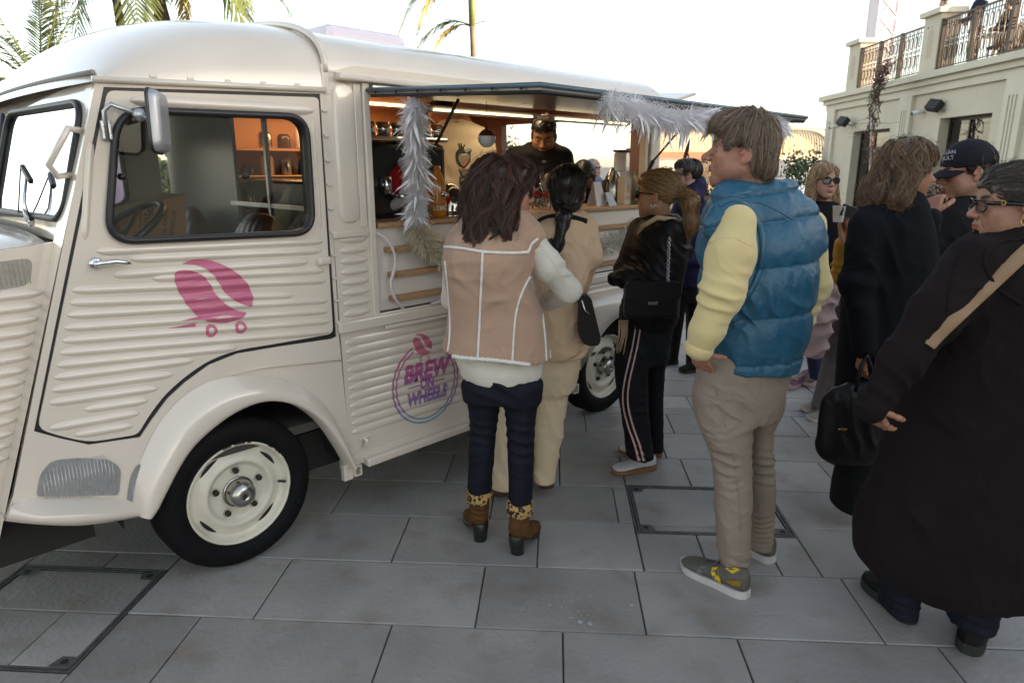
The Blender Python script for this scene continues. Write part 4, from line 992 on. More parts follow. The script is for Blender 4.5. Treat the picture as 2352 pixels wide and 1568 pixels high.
# --- box body side with the serving opening
OX0, OX1, OZ0, OZ1 = .785, 2.99, .985, 1.955
BODY = [(.585, .275), (2.25, .275), (2.26, .50), (2.31, .70), (2.40, .80), (2.90, .80), (2.98, .70), (3.02, .50), (3.03, .275), (3.12, .275), (3.12, 2.03), (.568, 2.03)]
m = MB(); m.poly(BODY, [[(OX0, OZ0), (OX1, OZ0), (OX1, OZ1), (OX0, OZ1)]], 0, .02); body = m.build('box_side', PAINT, VAN)
m = MB(); a, c = S(795, 788), S(812, 993); n = 11
lr = [((a[0]-.006+(c[0]-a[0])*k/(n-1), a[1]+(c[1]-a[1])*k/(n-1)), (2.22, a[1]+(c[1]-a[1])*k/(n-1))) for k in range(n)]
add_ribs(m, lr, 0, .0200, .0055); LOWR = lr
q0, q1 = S(780, 575), S(787, 735)
add_ribs(m, [((.598, z), (.742, z)) for z in np.linspace(1.335, 1.005, 8)], 0, .019, .012)
add_ribs(m, [((2.35, z), (3.08, z)) for z in (.905, .865)], 0, .018, .012)
P = rrect(.607, 1.405, .712, 1.985, .04, 5); G = []
for sc, yy in ((1.0, -.0003), (.90, -.011), (.78, -.013), (.4, -.0135), (.02, -.0135)):
    G.append([(.66+(p[0]-.66)*sc, yy, 1.695+(p[1]-1.695)*(1-(1-sc)*.22 if sc > .5 else sc*2*.88)) for p in P])
m.grid(np.array(G), wrap=True); m.build('pressed_ribs', PAINT, body)
# trim: opening frame, belt rail, bottom rail, gutter
m = MB()
m.box((OX0-.035, -.018, OZ0-.03), (OX0, .05, OZ1+.04), .006); m.box((OX0-.075, -.009, OZ0+.4), (OX0-.040, .001, OZ1+.03), .004); m.box((OX1, -.018, OZ0-.03), (OX1+.045, .06, OZ1+.04), .006); m.box((OX0, -.014, OZ0-.03), (OX1, .05, OZ0), .005); m.build('opening_frame', PAINT, VAN)
m = MB(); m.box((.560, -.028, .925), (3.13, -.001, .977), .008); m.box((.80, -.034, .908), (1.62, -.022, .924), .003); m.build('belt_rail', PAINT, VAN)
m = MB(); m.box((.565, -.020, 1.345), (.748, -.001, 1.375), .006); m.build('side_ledge', PAINT, VAN)
m = MB(); m.box((.66, -.040, .258), (2.20, .06, .30), .010); m.box((.595, -.012, .30), (2.24, -.001, .335), .004); m.build('sill', PAINT, VAN)
m = MB()
for (x0, x1, z0, z1) in ((.60, .64, .222, .229), (.60, .64, .266, .273), (.60, .607, .229, .266), (.633, .64, .229, .266)): m.box((x0, -.012, z0), (x1, .12, z1))
m.box((.55, .0, .21), (.60, .03, .29), .004); m.build('jack_socket', PAINT, VAN)
m = MB()
for (x0, x1, z0, z1) in ((2.24, 2.285, .232, .239), (2.24, 2.285, .285, .292), (2.24, 2.247, .239, .285), (2.278, 2.285, .239, .285)): m.box((x0, -.016, z0), (x1, .12, z1))
m.build('jack_socket', PAINT, VAN)
m = MB(); c = S(832, 1010); m.tube([(c[0], -.01, c[1]+.02), (c[0]+.01, -.03, c[1]), (c[0]-.005, -.02, c[1]-.03)], [.012, .010, .007], 6); m.box((c[0]-.02, -.014, c[1]+.005), (c[0]+.04, -.001, c[1]+.02), .003); m.build('catch', PAINT, VAN)
# rear mudguard box
m = MB(); G = []
for t in np.linspace(0, 1, 9):
    row = []
    for x in np.linspace(2.27, 3.0, 22):
        u = (x-2.635)/.365; zt = .86 - .02*abs(u)**4; yy = -.10*min(1, (1-abs(u)**6))*math.sin(math.pi/2*min(1, t*1.6)); z = zt - (zt-.56)*max(0, (t-.35)/.65)
        if t > .35: z = max(z, .33 + math.sqrt(max(0, .40**2-(x-2.645)**2)) - (1-t)*0) if False else z
        row.append((x, yy-.001, z))
    G.append(row)
RA = [(x, .33+math.sqrt(max(0, .37**2-(x-2.645)**2))) for x in np.linspace(2.28, 3.01, 24)]
m = MB(); G = []
for (x, za) in RA:
    u = (x-2.645)/.37; w_ = (1-abs(u)**8)**.5 if abs(u) < 1 else 0; zt = .845; za2 = max(za, .30)
    G.append([(x, -.002, zt+.01), (x, -.07*w_, zt-.012), (x, -.10*w_, zt-.05), (x, -.105*w_, (zt+za2)/2), (x, -.10*w_, za2), (x, .0, za2-.004)])
m.grid(np.array(G)); m.poly([(2.25, .275)] + [(x, max(.28, z)) for x, z in RA] + [(3.03, .275), (3.03, .86), (2.25, .86)], [], -.0035, 0); m.build('rear_mudguard', PAINT, VAN)
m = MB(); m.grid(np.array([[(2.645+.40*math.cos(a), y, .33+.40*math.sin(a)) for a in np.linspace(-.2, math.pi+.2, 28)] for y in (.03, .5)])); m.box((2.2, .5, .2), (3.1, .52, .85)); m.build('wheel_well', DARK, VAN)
# roof: cab dome and box roof
ZS = 2.03; RH = .235
def roof_sec(yf, hgt, p=2.3): t = abs(yf-.95)/.95; return hgt*max(0, 1-t**p)**(1/p*.92)
YS = .95-.95*np.cos(np.linspace(0, math.pi, 44))
m = MB(); G = []
for x in np.linspace(.60, 3.12, 16):
    G.append([(x, y, ZS + roof_sec(y, RH)) for y in YS])
m.grid(np.array(G)); m.build('box_roof', PAINT, VAN)
def cab_base(x): return 1.912 + (x+.27)*.046
m = MB(); G = []
for k, t in enumerate(np.linspace(0, 1, 26)):
    x = .60 - .88*t; zb = cab_base(x); top = ZS + RH + .004; hgt = (top-zb)*max(0, 1-t**2.3)**.75
    row = []
    for y in YS:
        q = (y-.95)/.95; xx = x - (.05*t+.30*t*(1-t))*(1-q*q)
        wall = min(1, (1-abs(q))*14)*.055*max(0, 1-t**3)
        row.append((xx, y, zb + max(roof_sec(y, hgt, 2.6), min(wall, hgt))))
    G.append(row)
m.grid(np.array(G)); m.build('cab_roof', PAINT, VAN)
m = MB(); m.tube([(.585, y, ZS-.01+roof_sec(y, RH+.022, 2.45)) for y in .95-.95*np.cos(np.linspace(0, math.pi, 50))], .014, 6); m.box((.566, -.004, 1.93), (.60, .03, ZS+.02), .006); m.build('roof_flange', PAINT, VAN)
# upper cab side: drip rail and stamped dimples between the door and the dome
m = MB(); a, c = S(219, 186), S(735, 204)
m.tube([(a[0]-.012, -.010, a[1]+.004), (c[0]+.02, -.010, c[1]-.004)], .011, 6); m.build('cab_cornice', PAINT, VAN)
for u, v in ((352, 175), (438, 181), (524, 187), (605, 191), (683, 195)):
    x, z = S(u, v, -.0); m = MB(); m.box((x-.012, -.003, z-.006), (x+.012, .004, z+.006), .003); m.build('stamped_dimple', PAINT, VAN)
m = MB(); m.tube([(p[0], p[1], p[2]) for p in [(front(y, 1.94)-.004, y, 1.945) for y in np.linspace(.03, WID-.03, 14)]], .009, 6); m.build('windshield_gutter', mat('grey_sealant', (.24, .23, .21), .7), VAN)
m = MB(); m.box((.625, -.048, 1.990), (3.10, .01, 2.020), .009); m.poly([(.60, 2.02), (.72, 2.055), (3.1, 2.05), (3.1, 2.03)], [], -.006, .02); m.build('roof_gutter', PAINT, VAN)
m = MB(); m.box((.98, .62, 2.2), (1.50, 1.30, 2.345), .05); m.build('roof_vent', mat('vent_lilac_white', (.70, .64, .72), .4), VAN)
# --- serving hatch
HZ = 1.957; HO = 1.905
GREYP = mat('grey_hatch_panel', (.20, .185, .165), .28, .15, var=.12, vscale=2)
hat = MB(); D = (-1.01)
def hp(x, t, dz=0): return (x, -.012 + (D+.012)*t, HZ + (HO-HZ)*t + dz)
for (t0, t1, z0, z1) in ((0, 1, -.012, .006),):
    V = [hp(x, t, z) for z in (z0, z1) for x, t in ((.775, t0), (3.005, t0), (3.005, t1), (.775, t1))]; hat.add(V, [(0, 3, 2, 1), (4, 5, 6, 7), (0, 1, 5, 4), (1, 2, 6, 5), (2, 3, 7, 6), (3, 0, 4, 7)])
hatch = hat.build('serving_hatch', GREYP, VAN)
BLUEB = mat('blue_grey_edge', (.10, .14, .17), .35, .3); 
m = MB()
m.tube([hp(.772, 0, .004), hp(.772, 1, .004), hp(3.008, 1, .004), hp(3.008, 0, .004)], .010, 6); m.build('hatch_edge', BLUEB, hatch)
m = MB()
m.tube([hp(.785, .02, -.016), hp(.785, .99, -.016), hp(2.995, .99, -.016), hp(2.995, .02, -.016)], .011, 4); m.build('hatch_gasket', BLACKRUB, hatch)
for k in range(7):
    m = MB(); p = hp(.768, .08+.14*k, -.006); m.lathe([(.0005, -.006), (.005, -.004), (.006, .002)], (p[0]-.006, p[1], p[2]), 'x', 8); m.build('rivet', DARK, hatch)
m = MB(); m.box((.79, -.035, 1.945), (3.0, -.012, 1.985), .006); m.build('hinge_bar', ALU, hatch)
LEDM = mat('led_tube', (1, .9, .6), .5, emit=(1, .80, .45), estr=1.6)
for k, (x0, x1) in enumerate(((1.15, 1.95), (2.05, 2.85))):
    m = MB(); m.box((x0, .06, 1.90), (x1, .16, 1.93), .008); q = m.build('lamp_housing', mat('lamp_grey', (.45, .43, .40), .4), VAN); m = MB(); m.box((x0+.05, .052, 1.905), (x1-.05, .0595, 1.912)); m.build('led_tube', LEDM, q)
for (x, yb, bend) in ((1.03, .03, 1), (2.93, .05, 1)):
    m = MB(); t_ = hp(x, .30, -.02); m.tube([(x, yb, 1.43), (x+.01, yb-.12, 1.68)], .014, 8); m.tube([(x+.01, yb-.12, 1.68), t_], .007, 8); m.build('gas_strut', BLACKPL, VAN)
# --- counter, front panel, slats
PANEL = mat('white_counter_panel', (.70, .66, .62), .3, var=.02)
m = MB(); m.box((.80, .022, OZ0+.002), (2.985, .04, 1.375)); m.build('counter_front', PANEL, VAN)
m = MB(); m.box((.80, -.012, 1.375), (2.985, .44, 1.397), .004); m.build('counter_top', WOODL, VAN)
for (u, v) in ((889, 575), (898, 632), (901, 687)):
    x, z = S(u, v, -.01)
    m = MB(); m.box((.845 if v < 600 else .86, -.018, z-.012), (2.90, .0215, z+.012), .002); m.build('wooden_slat', WOODL, VAN)
    for xx in (.885, 1.6, 2.45):
        m = MB(); m.lathe([(.0004, -.0195), (.004, -.0195), (.0045, -.018)], (xx, 0, z), 'y', 8); m.build('screw', DARK, VAN)
# --- interior
ORW = mat('glow_tinted_wall', (.46, .23, .10), .5, var=.05); CEIL = mat('inner_ceiling', (.55, .42, .30), .5)  # orange of the warm lamp light is put into the wall colour
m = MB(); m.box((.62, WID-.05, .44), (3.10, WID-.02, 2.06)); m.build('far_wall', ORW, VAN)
m = MB(); m.box((.62, .03, 2.06), (3.10, WID-.03, 2.075)); m.build('ceiling', CEIL, VAN)
m = MB(); m.box((.62, .05, .42), (3.10, WID-.05, .44)); m.build('floor_panel', mat('van_floor', (.08, .07, .06), .7), VAN)
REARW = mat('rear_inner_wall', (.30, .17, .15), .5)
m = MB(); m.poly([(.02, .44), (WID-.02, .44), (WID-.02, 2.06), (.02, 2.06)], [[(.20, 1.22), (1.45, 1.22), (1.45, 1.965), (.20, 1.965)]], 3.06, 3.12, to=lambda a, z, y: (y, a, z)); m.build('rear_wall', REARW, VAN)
m = MB(); m.box((2.95, .0, 1.39), (2.985, .05, 1.95), .004); m.build('opening_post', PAINT, VAN)
# rear flap lifted behind
m = MB(); a = Vector((3.12, .04, 2.04)); b_ = Vector((3.12, 1.5, 2.10)); m.add([a, b_, b_+Vector((.50, 0, .16)), a+Vector((.50, .0, .115)), a+Vector((0, 0, -.02)), b_+Vector((0, 0, -.02)), b_+Vector((.50, 0, .14)), a+Vector((.50, 0, .095))], [(0, 1, 2, 3), (4, 7, 6, 5), (0, 3, 7, 4), (3, 2, 6, 7), (2, 1, 5, 6), (1, 0, 4, 5)])
m.build('rear_flap', PAINT, VAN)
m = MB(); m.tube([(3.10, 1.30, 1.42), (3.22, 1.22, 1.75), (3.32, 1.15, 2.06)], [.016, .016, .009], 8); m.build('flap_strut', mat('strut_grey', (.3, .3, .36), .4, .5), VAN)
# interior lamps: warm strips under the ceiling, one over the counter
def lamp(x, y, z, sx, sy, e, col_):
    d = bpy.data.lights.new('lamp', 'AREA'); d.shape = 'RECTANGLE'; d.size = sx; d.size_y = sy; d.energy = e; d.color = col_
    o = bpy.data.objects.new('ceiling_lamp', d); COL.objects.link(o); o.parent = VAN; o.location = (x, y, z); return o
lamp(1.55, 1.45, 2.04, 1.2, .05, 2.5, (1, .52, .22)); lamp(2.2, .55, 2.03, 1.4, .05, 1.6, (1, .75, .45))
m = MB(); m.box((.95, 1.43, 2.047), (2.15, 1.47, 2.059)); m.build('ceiling_strip', mat('strip_warm', (1, .7, .35), .5, emit=(1, .6, .28), estr=2.5), VAN)

m = MB(); m.box((.70, .22, .60), (.90, .98, 1.58), .02); m.build('added_dark_machine', mat('espresso_black', (.014, .013, .013), .3, spec=.5), VAN)  # black machine block, added to darken the lit opening behind the cab
JARM = mat('dark_jar', (.05, .022, .012), .25, var=.4, vscale=9)
for k in range(3):
    m = MB(); m.box((.70, 1.58, 1.36+.19*k), (1.95, 1.845, 1.375+.19*k)); sh_ = m.build('wall_shelf', WOODL, VAN)
    for j in range(9):
        if (j*7+k*3) % 5 == 0: continue
        h_ = .07+.011*((j*5+k*2) % 6); m = MB(); m.lathe([(.001, 0), (.04, 0), (.042, .01), (.042, h_), (.03, h_+.02), (.001, h_+.022)], (.77+.13*j, 1.70, 1.3765+.19*k), 'z', 12); m.build('jar', [JARM, PANEL, STEEL][(j+k) % 3], sh_)
# ------------------------------------------------------------------ printed logos on the van's ribbed sheet
PINK = mat('pink_print', (.50, .125, .22), .4, coat=.2)
def decal_mesh(me_from, to_xz, ribs, w, h, y0, name, mats, parent, off=.0022):
    bm = bmesh.new(); bm.from_mesh(me_from)
    for v in bm.verts: x, z = to_xz(v.co.x, v.co.y); v.co = Vector((x, 0, z))
    bmesh.ops.triangulate(bm, faces=bm.faces)
    zs = [v.co.z for v in bm.verts]; z = min(zs)+.0031
    while z < max(zs):
        bmesh.ops.bisect_plane(bm, geom=list(bm.verts)+list(bm.edges)+list(bm.faces), plane_co=(0, 0, z), plane_no=(0, 0, 1)); z += .0045
    for v in bm.verts: v.co.y = y0 - off - rib_h(v.co.x, v.co.z, ribs, w, h)
    bmesh.ops.recalc_face_normals(bm, faces=bm.faces)
    me = bpy.data.meshes.new(name); bm.to_mesh(me); bm.free(); me.materials.append(mats); me.polygons.foreach_set('use_smooth', [True]*len(me.polygons)); return link(name, me, parent)
def poly_me(outer, holes=()):
    m = MB(); loops = [list(outer)]+[list(h_) for h_ in holes]; tr = geometry.tessellate_polygon([[Vector((p[0], p[1], 0)) for p in L_] for L_ in loops]); fl_ = [p for L_ in loops for p in L_]
    me = bpy.data.meshes.new('tmp'); me.from_pydata([(p[0], p[1], 0) for p in fl_], [], [tuple(t) for t in tr]); return me
def text_me(txt, size, shear=0.0, bold=0.0, align='CENTER', space=1.0):
    c = bpy.data.curves.new('t', 'FONT'); c.body = txt; c.size = size; c.shear = shear; c.offset = bold; c.align_x = align; c.align_y = 'CENTER'; c.fill_mode = 'FRONT'; c.space_character = space; c.resolution_u = 4
    o = bpy.data.objects.new('t', c); COL.objects.link(o); dg = bpy.context.evaluated_depsgraph_get(); me = bpy.data.meshes.new_from_object(o.evaluated_get(dg)); bpy.data.objects.remove(o); return me
# bean logo on the door, traced in the zoomed crop and unprojected on to the door plane
def cr(pts, n=6):
    P = [pts[-1]]+list(pts)+[pts[0], pts[1]]; out = []
    for i in range(1, len(P)-2):
        p0, p1, p2, p3 = (np.array(P[i+k], float) for k in (-1, 0, 1, 2))
        for k in range(n):
            t = k/n; out.append(.5*((2*p1)+(-p0+p2)*t+(2*p0-5*p1+4*p2-p3)*t*t+(-p0+3*p1-3*p2+p3)*t**3))
    return out
def seg(*chains):
    out = []
    for c in chains: out += [tuple(p) for p in smooth_path(c, 6)][:-1]
    return out
bean1 = seg([(1112, 178), (1165, 156), (1225, 151), (1300, 161), (1385, 195), (1465, 250), (1520, 315), (1544, 385), (1534, 440)], [(1534, 440), (1470, 420), (1400, 378), (1350, 320), (1315, 262), (1260, 212), (1190, 184), (1112, 178)])
bean2 = seg([(1062, 245), (1080, 220), (1130, 214), (1190, 226), (1240, 252), (1278, 296), (1310, 350), (1350, 400), (1410, 445), (1460, 466), (1508, 474)], [(1508, 474), (1470, 510), (1400, 536), (1330, 540), (1280, 532), (1240, 518)], [(1240, 518), (1170, 521), (1095, 526)], [(1095, 526), (1150, 512), (1208, 500)], [(1208, 500), (1150, 440), (1100, 365), (1070, 300), (1062, 245)])
dash = [(1026, 573), (1192, 540), (1198, 562)]
ring = lambda c, ro: [(c[0]+ro[0]*math.cos(a), c[1]+ro[1]*math.sin(a)) for a in np.linspace(0, 2*math.pi, 22)[:-1]]
toS = lambda x, y_: S(*Z2(x, y_))
for P, H in ((bean1, []), (bean2, []), (dash, []), (ring((1289, 586), (37, 41)), [ring((1289, 586), (18, 21))[::-1]]), (ring((1469, 566), (36, 39)), [ring((1469, 566), (17, 20))[::-1]])):
    Q = [toS(*p) for p in P]; HH = [[toS(*p) for p in h_] for h_ in H]; me = poly_me(Q, HH)
    decal_mesh(me, lambda a, b_: (a, b_), ribsD, RIBW, RIBH, -.002, 'bean_print', PINK, door)
# round logo on the lower panel
GRAD = bpy.data.materials.new('logo_gradient'); GRAD.use_nodes = True; nt = GRAD.node_tree; b = nt.nodes['Principled BSDF']; b.inputs['Roughness'].default_value = .4
tc = nt.nodes.new('ShaderNodeTexCoord'); sp = nt.nodes.new('ShaderNodeSeparateXYZ'); mr_ = nt.nodes.new('ShaderNodeMapRange'); rp = nt.nodes.new('ShaderNodeValToRGB')
nt.links.new(tc.outputs['Object'], sp.inputs[0]); nt.links.new(sp.outputs[2], mr_.inputs[0]); mr_.inputs[1].default_value = .40; mr_.inputs[2].default_value = .92; nt.links.new(mr_.outputs[0], rp.inputs[0]); nt.links.new(rp.outputs[0], b.inputs['Base Color'])
e = rp.color_ramp.elements; e[0].position = 0; e[0].color = (.16, .30, .42, 1); e[1].position = 1; e[1].color = (.50, .10, .20, 1)
for p_, c_ in ((.14, (.20, .17, .36)), (.32, (.32, .11, .31)), (.58, (.44, .11, .27))): x = e.new(p_); x.color = c_+(1,)
Z8 = lambda x, y_: ((800+x*.2891)*.98, (720+y_*.2891)*.98)
t8 = lambda x, y_: S(*Z8(x, y_))
c0 = t8(675, 640); W_ = abs(t8(945, 600)[0]-t8(405, 660)[0])/2; zb = t8(670, 945)[1]; zt = t8(600, 300)[1]
R_ = W_; cz = zb + R_*1.0; cxl = (t8(405, 660)[0]+t8(945, 620)[0])/2; cz = (zb + R_*1.02)
def arc(r0, r1, a0, a1, n=60):
    o = [(cxl+r0*math.cos(a), cz+r0*math.sin(a)) for a in np.linspace(a0, a1, n)]; i = [(cxl+r1*math.cos(a), cz+r1*math.sin(a)) for a in np.linspace(a1, a0, n)]; return o+i
for (r0, r1) in ((R_, R_*.955), (R_*.90, R_*.86)):
    decal_mesh(poly_me(arc(r0, r1, math.radians(113), math.radians(113+305))), lambda a, b_: (a, b_), LOWR, .0200, .0055, 0, 'logo_ring', GRAD, body)
def ln(a, c, w=.0035): return [(a[0], a[1]-w), (c[0], c[1]-w), (c[0], c[1]+w), (a[0], a[1]+w)]
zO = cz - R_*.02
for P in (ln((cxl-.55*R_, zO-.0), (cxl-.20*R_, zO)), ln((cxl+.20*R_, zO), (cxl+.55*R_, zO))): decal_mesh(poly_me(P), lambda a, b_: (a, b_), LOWR, .0200, .0055, 0, 'logo_line', GRAD, body)
for txt, zc_, sz in (('BREW', cz+.29*R_, .56*R_), ('ON', cz-.02*R_, .30*R_), ('WHEELS', cz-.33*R_, .40*R_)):
    decal_mesh(text_me(txt, sz, .22, .006*sz/.1, space=1.04), lambda a, b_: (cxl+a*(.86 if txt != 'WHEELS' else .78), zc_+b_), LOWR, .0200, .0055, 0, 'logo_lettering', GRAD, body)
sc = .40; bc = t8(650, 300)
def small(p): x, z = toS(*p); cx0, cz0 = toS(1300, 350); return (bc[0]+(x-cx0)*sc*1.05, bc[1]+.0+(z-cz0)*sc*1.15)
for P, H in ((bean1, []), (bean2, []), (ring((1289, 600), (37, 41)), [ring((1289, 600), (18, 21))[::-1]]), (ring((1469, 590), (36, 39)), [ring((1469, 590), (17, 20))[::-1]])):
    decal_mesh(poly_me([small(p) for p in P], [[small(p) for p in h_] for h_ in H]), lambda a, b_: (a, b_), LOWR, .0200, .0055, 0, 'bean_print', PINK, body)
# ------------------------------------------------------------------ people: helpers
SKIN = mat('skin', (1, 1, 1), .5, attr=True, bump=.25, bscale=220, spec=.35, sss=.12)
HAIRM = mat('hair', (1, 1, 1), .42, attr=True, spec=.55)
CLOTHA = mat('cloth_coloured', (1, 1, 1), .8, attr=True, bump=.15, bscale=500)
def cloth(name, c, rough=.85, bump=.25, bscale=450, var=.10, vscale=9, sheen=0.0, spec=.18, **k): return mat(name, c, rough, bump=bump, bscale=bscale, var=var, vscale=vscale, sheen=sheen if max(c) > .1 else 0, spec=spec, **k)
class Person:
    def __init__(s, label, u, v, Y=None, group=None, z0=0.0):
        p = gnd(u, v, z0) if Y is None else at(u, v, Y); s.base = np.array([p[0], p[1], z0]); s.Y = p[1]
        s.T = thing('person', label, 'person', tuple(s.base), group=group or 'people around the coffee van')
        s.fields = {}; s.body = []
    def A(s, u, v, dy=0.0): return at(u, v, s.Y+dy)
    def rows(s, R, dy0=0.0, grow=0.0):
        st = []
        for r in R:
            v, a, b, hd = r[:4]; dy = (r[4] if len(r) > 4 else 0)+dy0
            pa, pb = s.A(a, v, dy), s.A(b, v, dy); c = (pa+pb)/2; st.append((c[2], c[0], c[1], (pb[0]-pa[0])/2+grow, hd+grow))
        return st
    def put(s, name, V, Q, m, col=None, smooth=True, parent=None):
        return link(name, npmesh(name, np.asarray(V)-s.base, Q, m, smooth, col), parent or s.T)
    def garment(s, name, ops, m, h=.008, fold=(), disp=None, cuts=(), relax=1, parent=None, seed=0, col=None, pad=.06, key=None, wr=.0035):
        pr = [o[0] for o in ops if (o[2] if len(o) > 2 else 'u') == 'u']; lo, hi = bbox(pr, pad); F = Field(lo, hi, h)
        for o in ops: F.op(o[0], o[1] if len(o) > 1 else .03, o[2] if len(o) > 2 else 'u')
        for c in cuts: F.cut(c)
        V, Q = F.mesh(relax)
        if h < .0095:
            N = vnormals(V, Q[0]); st = np.array([1.35, 1.35, .8]); r1 = 1-np.abs(vnoise(V*st+.15*vnoise(V, 6, seed+5)[:, None], 11, seed)); r2 = 1-np.abs(vnoise(V*st[::-1], 23, seed+9)); mk = np.clip(.5+vnoise(V, 4, seed+3), 0, 1)
            V = V + N*(wr*mk*(r1**4*1.6+.6*r2**4-.45))[:, None]
        if len(fold) or disp is not None:
            N = vnormals(V, Q[0])
            if len(fold): V = folds(V, N, fold, seed); N = vnormals(V, Q[0])
            if disp is not None: V = disp(V, N)
        F.bvh = BVHTree.FromPolygons(V.tolist(), Q[0].tolist()); s.fields[key or name] = F
        o = s.put(name, V, Q, m, col=(col(V) if col else None), parent=parent); return o
    def hit(s, F, u, v):
        d = Vector(ray(u, v)).normalized()
        if isinstance(F, Field):
            if not hasattr(F, 'bvh'): V, Q = F.mesh(0); F.bvh = BVHTree.FromPolygons(V.tolist(), Q[0].tolist())
        else: F = s.fields[F]
        q = F.bvh.ray_cast(Vector(CAMP), d)[0]
        return None if q is None else np.array(q)
    def line(s, F, pts, n=24, off=0.0):
        P = smooth_path([(p[0], p[1], 0) for p in pts], max(2, n//max(1, len(pts)-1)))[:, :2]; out = []
        for u, v in P:
            q = s.hit(F, u, v)
            if q is not None:
                dr = ray(u, v); dr = dr/np.linalg.norm(dr); out.append(q-dr*off)
        return out
    def strip(s, name, F, pts, w, m, off=.004, thick=.5, n=24, parent=None, ends=True):
        P = s.line(F, pts, n, off)
        if len(P) < 3: return None
        mb = MB(); mb.tube([p-s.base for p in P], w, 8, flat=thick, caps=ends); return mb.build(name, m, parent or s.T)
    def patch(s, name, F, me2d, m, to_px, off=.003, parent=None):
        """flat print laid on a garment: 2D mesh -> photo pixels -> garment surface"""
        bm = bmesh.new(); bm.from_mesh(me2d); bmesh.ops.triangulate(bm, faces=bm.faces); bad = []
        for vv in bm.verts:
            u, v = to_px(vv.co.x, vv.co.y); q = s.hit(F, u, v)
            if q is None: bad.append(vv); continue
            d = ray(u, v); d = d/np.linalg.norm(d); vv.co = Vector(q-d*off-s.base)
        bmesh.ops.delete(bm, geom=bad, context='VERTS'); me = bpy.data.meshes.new(name); bm.to_mesh(me); bm.free(); me.materials.append(m); return link(name, me, parent or s.T)
    # ---- head
    def head(s, u, v, az, pitch=0, roll=0, sc=1.0, dy=0.0, skin=(.50, .30, .22), female=False, age=0, lips=None, brow=(.05, .03, .02), stubble=0, jaw=1.0, nose=1.0, neck_to=None, neck_r=.052, open_eyes=True, iris=(.06, .04, .03), ear=True, h=.0028):
        C = s.A(u, v, dy); a = math.radians(az); f = np.array([math.sin(a), math.cos(a), 0]); r = np.array([math.cos(a), -math.sin(a), 0]); up = np.array([0, 0, 1.0])
        p = math.radians(-pitch); f, up = f*math.cos(p)+up*math.sin(p), up*math.cos(p)-f*math.sin(p)
        q = math.radians(roll); r, up = r*math.cos(q)+up*math.sin(q), up*math.cos(q)-r*math.sin(q)
        M = np.stack([r, f, up], 1)*sc; skin = tuple(x*k_ for x, k_ in zip(skin, (.80, .76, .74))); s.HC = C; s.HM = M; s.skin = skin
        F = Field((-.10, -.125, -.19), (.10, .145, .135), h); jw = jaw*(.92 if female else 1.0)
        F.op(ell((0, -.010, .034), (.074, .094, .082)), .01); F.op(ell((0, .030, -.018), (.060, .062, .086)), .03); F.op(ell((0, .038, .052), (.060, .052, .050)), .03)
        for sx in (-1, 1):
            F.op(rcone((sx*.050*jw, .006, -.058), (sx*.014, .066, -.100), .024, .020), .03)
            F.op(ell((sx*.044, .058, -.024), (.020, .022, .016)), .03)
            F.op(rcone((sx*.012, .084, .019), (sx*.040, .072, .019), .010 if not female else .008, .009), .018)
            F.op(ell((sx*.040, .046, -.055), (.024, .030, .030)), .03)
        F.op(ell((0, .072, -.102), (.021, .018, .016)), .025)
        F.op(ell((0, .072, -.064), (.030, .024, .030)), .025)
        for sx in (-1, 1): F.op(ell((sx*.032, .102, .000), (.019, .020, .012)), .016, 's')
        nl = nose
        F.op(rcone((0, .080, .010), (0, .088+.020*nl, -.026), .0085, .0115), .012); F.op(ell((0, .091+.021*nl, -.031), (.0125, .012, .0105)), .008)
        for sx in (-1, 1):
            F.op(ell((sx*.013, .092+.008*nl, -.035), (.0085, .011, .0085)), .006); F.op(ell((sx*.007, .094+.012*nl, -.0425), (.0038, .005, .0035)), .003, 's')
            F.op(ell((sx*.032, .0775, -.001), (.0135, .0125, .0115)), .005)
        F.op(ell((0, .0945, -.0605), (.022, .0085, .0058)), .007); F.op(ell((0, .0925, -.0715), (.019, .0085, .0068)), .007); F.op(ell((0, .1045, -.0655), (.020, .0072, .0013)), .003, 's')
        F.op(ell((0, .091, -.084), (.018, .010, .007)), .008, 's')
        if age:
            for sx in (-1, 1): F.op(rcone((sx*.019, .096, -.038), (sx*.031, .084, -.066), .003, .003), .006*age, 's')
        if ear:
            for sx in (-1, 1):
                E = np.array([[math.cos(.38*sx), -math.sin(.38*sx), 0], [math.sin(.38*sx), math.cos(.38*sx), 0], [0, 0, 1]]); E = E @ np.array([[1, 0, 0], [0, math.cos(.22), math.sin(.22)], [0, -math.sin(.22), math.cos(.22)]])
                F.op(ell((sx*.079, -.012, -.010), (.0075, .0185, .032), E), .006); F.op(ell((sx*.076, -.002, -.036), (.007, .010, .011)), .006)
                F.op(ell((sx*.089, -.008, -.006), (.007, .011, .021), E), .004, 's'); F.op(ell((sx*.081, .006, -.012), (.004, .005, .007)), .004)
        nb = np.array([0, -.045, -.185]) if neck_to is None else np.linalg.inv(M) @ (np.array(neck_to)-C)
        F.op(rcone((0, -.018, -.055), (nb[0], nb[1], nb[2]), neck_r*1.0, neck_r*1.12), .03)
        V, Q = F.mesh(1); x, y, z = V.T; ax = np.abs(x)
        c = np.repeat(np.array(skin, float)[None], len(V), 0)
        g = lambda cx, cy, cz, rx, ry, rz: np.exp(-(((ax-cx)/rx)**2+((y-cy)/ry)**2+((z-cz)/rz)**2))
        red = np.clip(.55*g(.042, .06, -.03, .022, .04, .02)+.6*g(0, .115, -.032, .016, .02, .014)+.7*g(.08, 0, -.01, .014, .03, .03), 0, 1)[:, None]
        c = c*(1-red) + c*np.array([1.12, .78, .74])*red
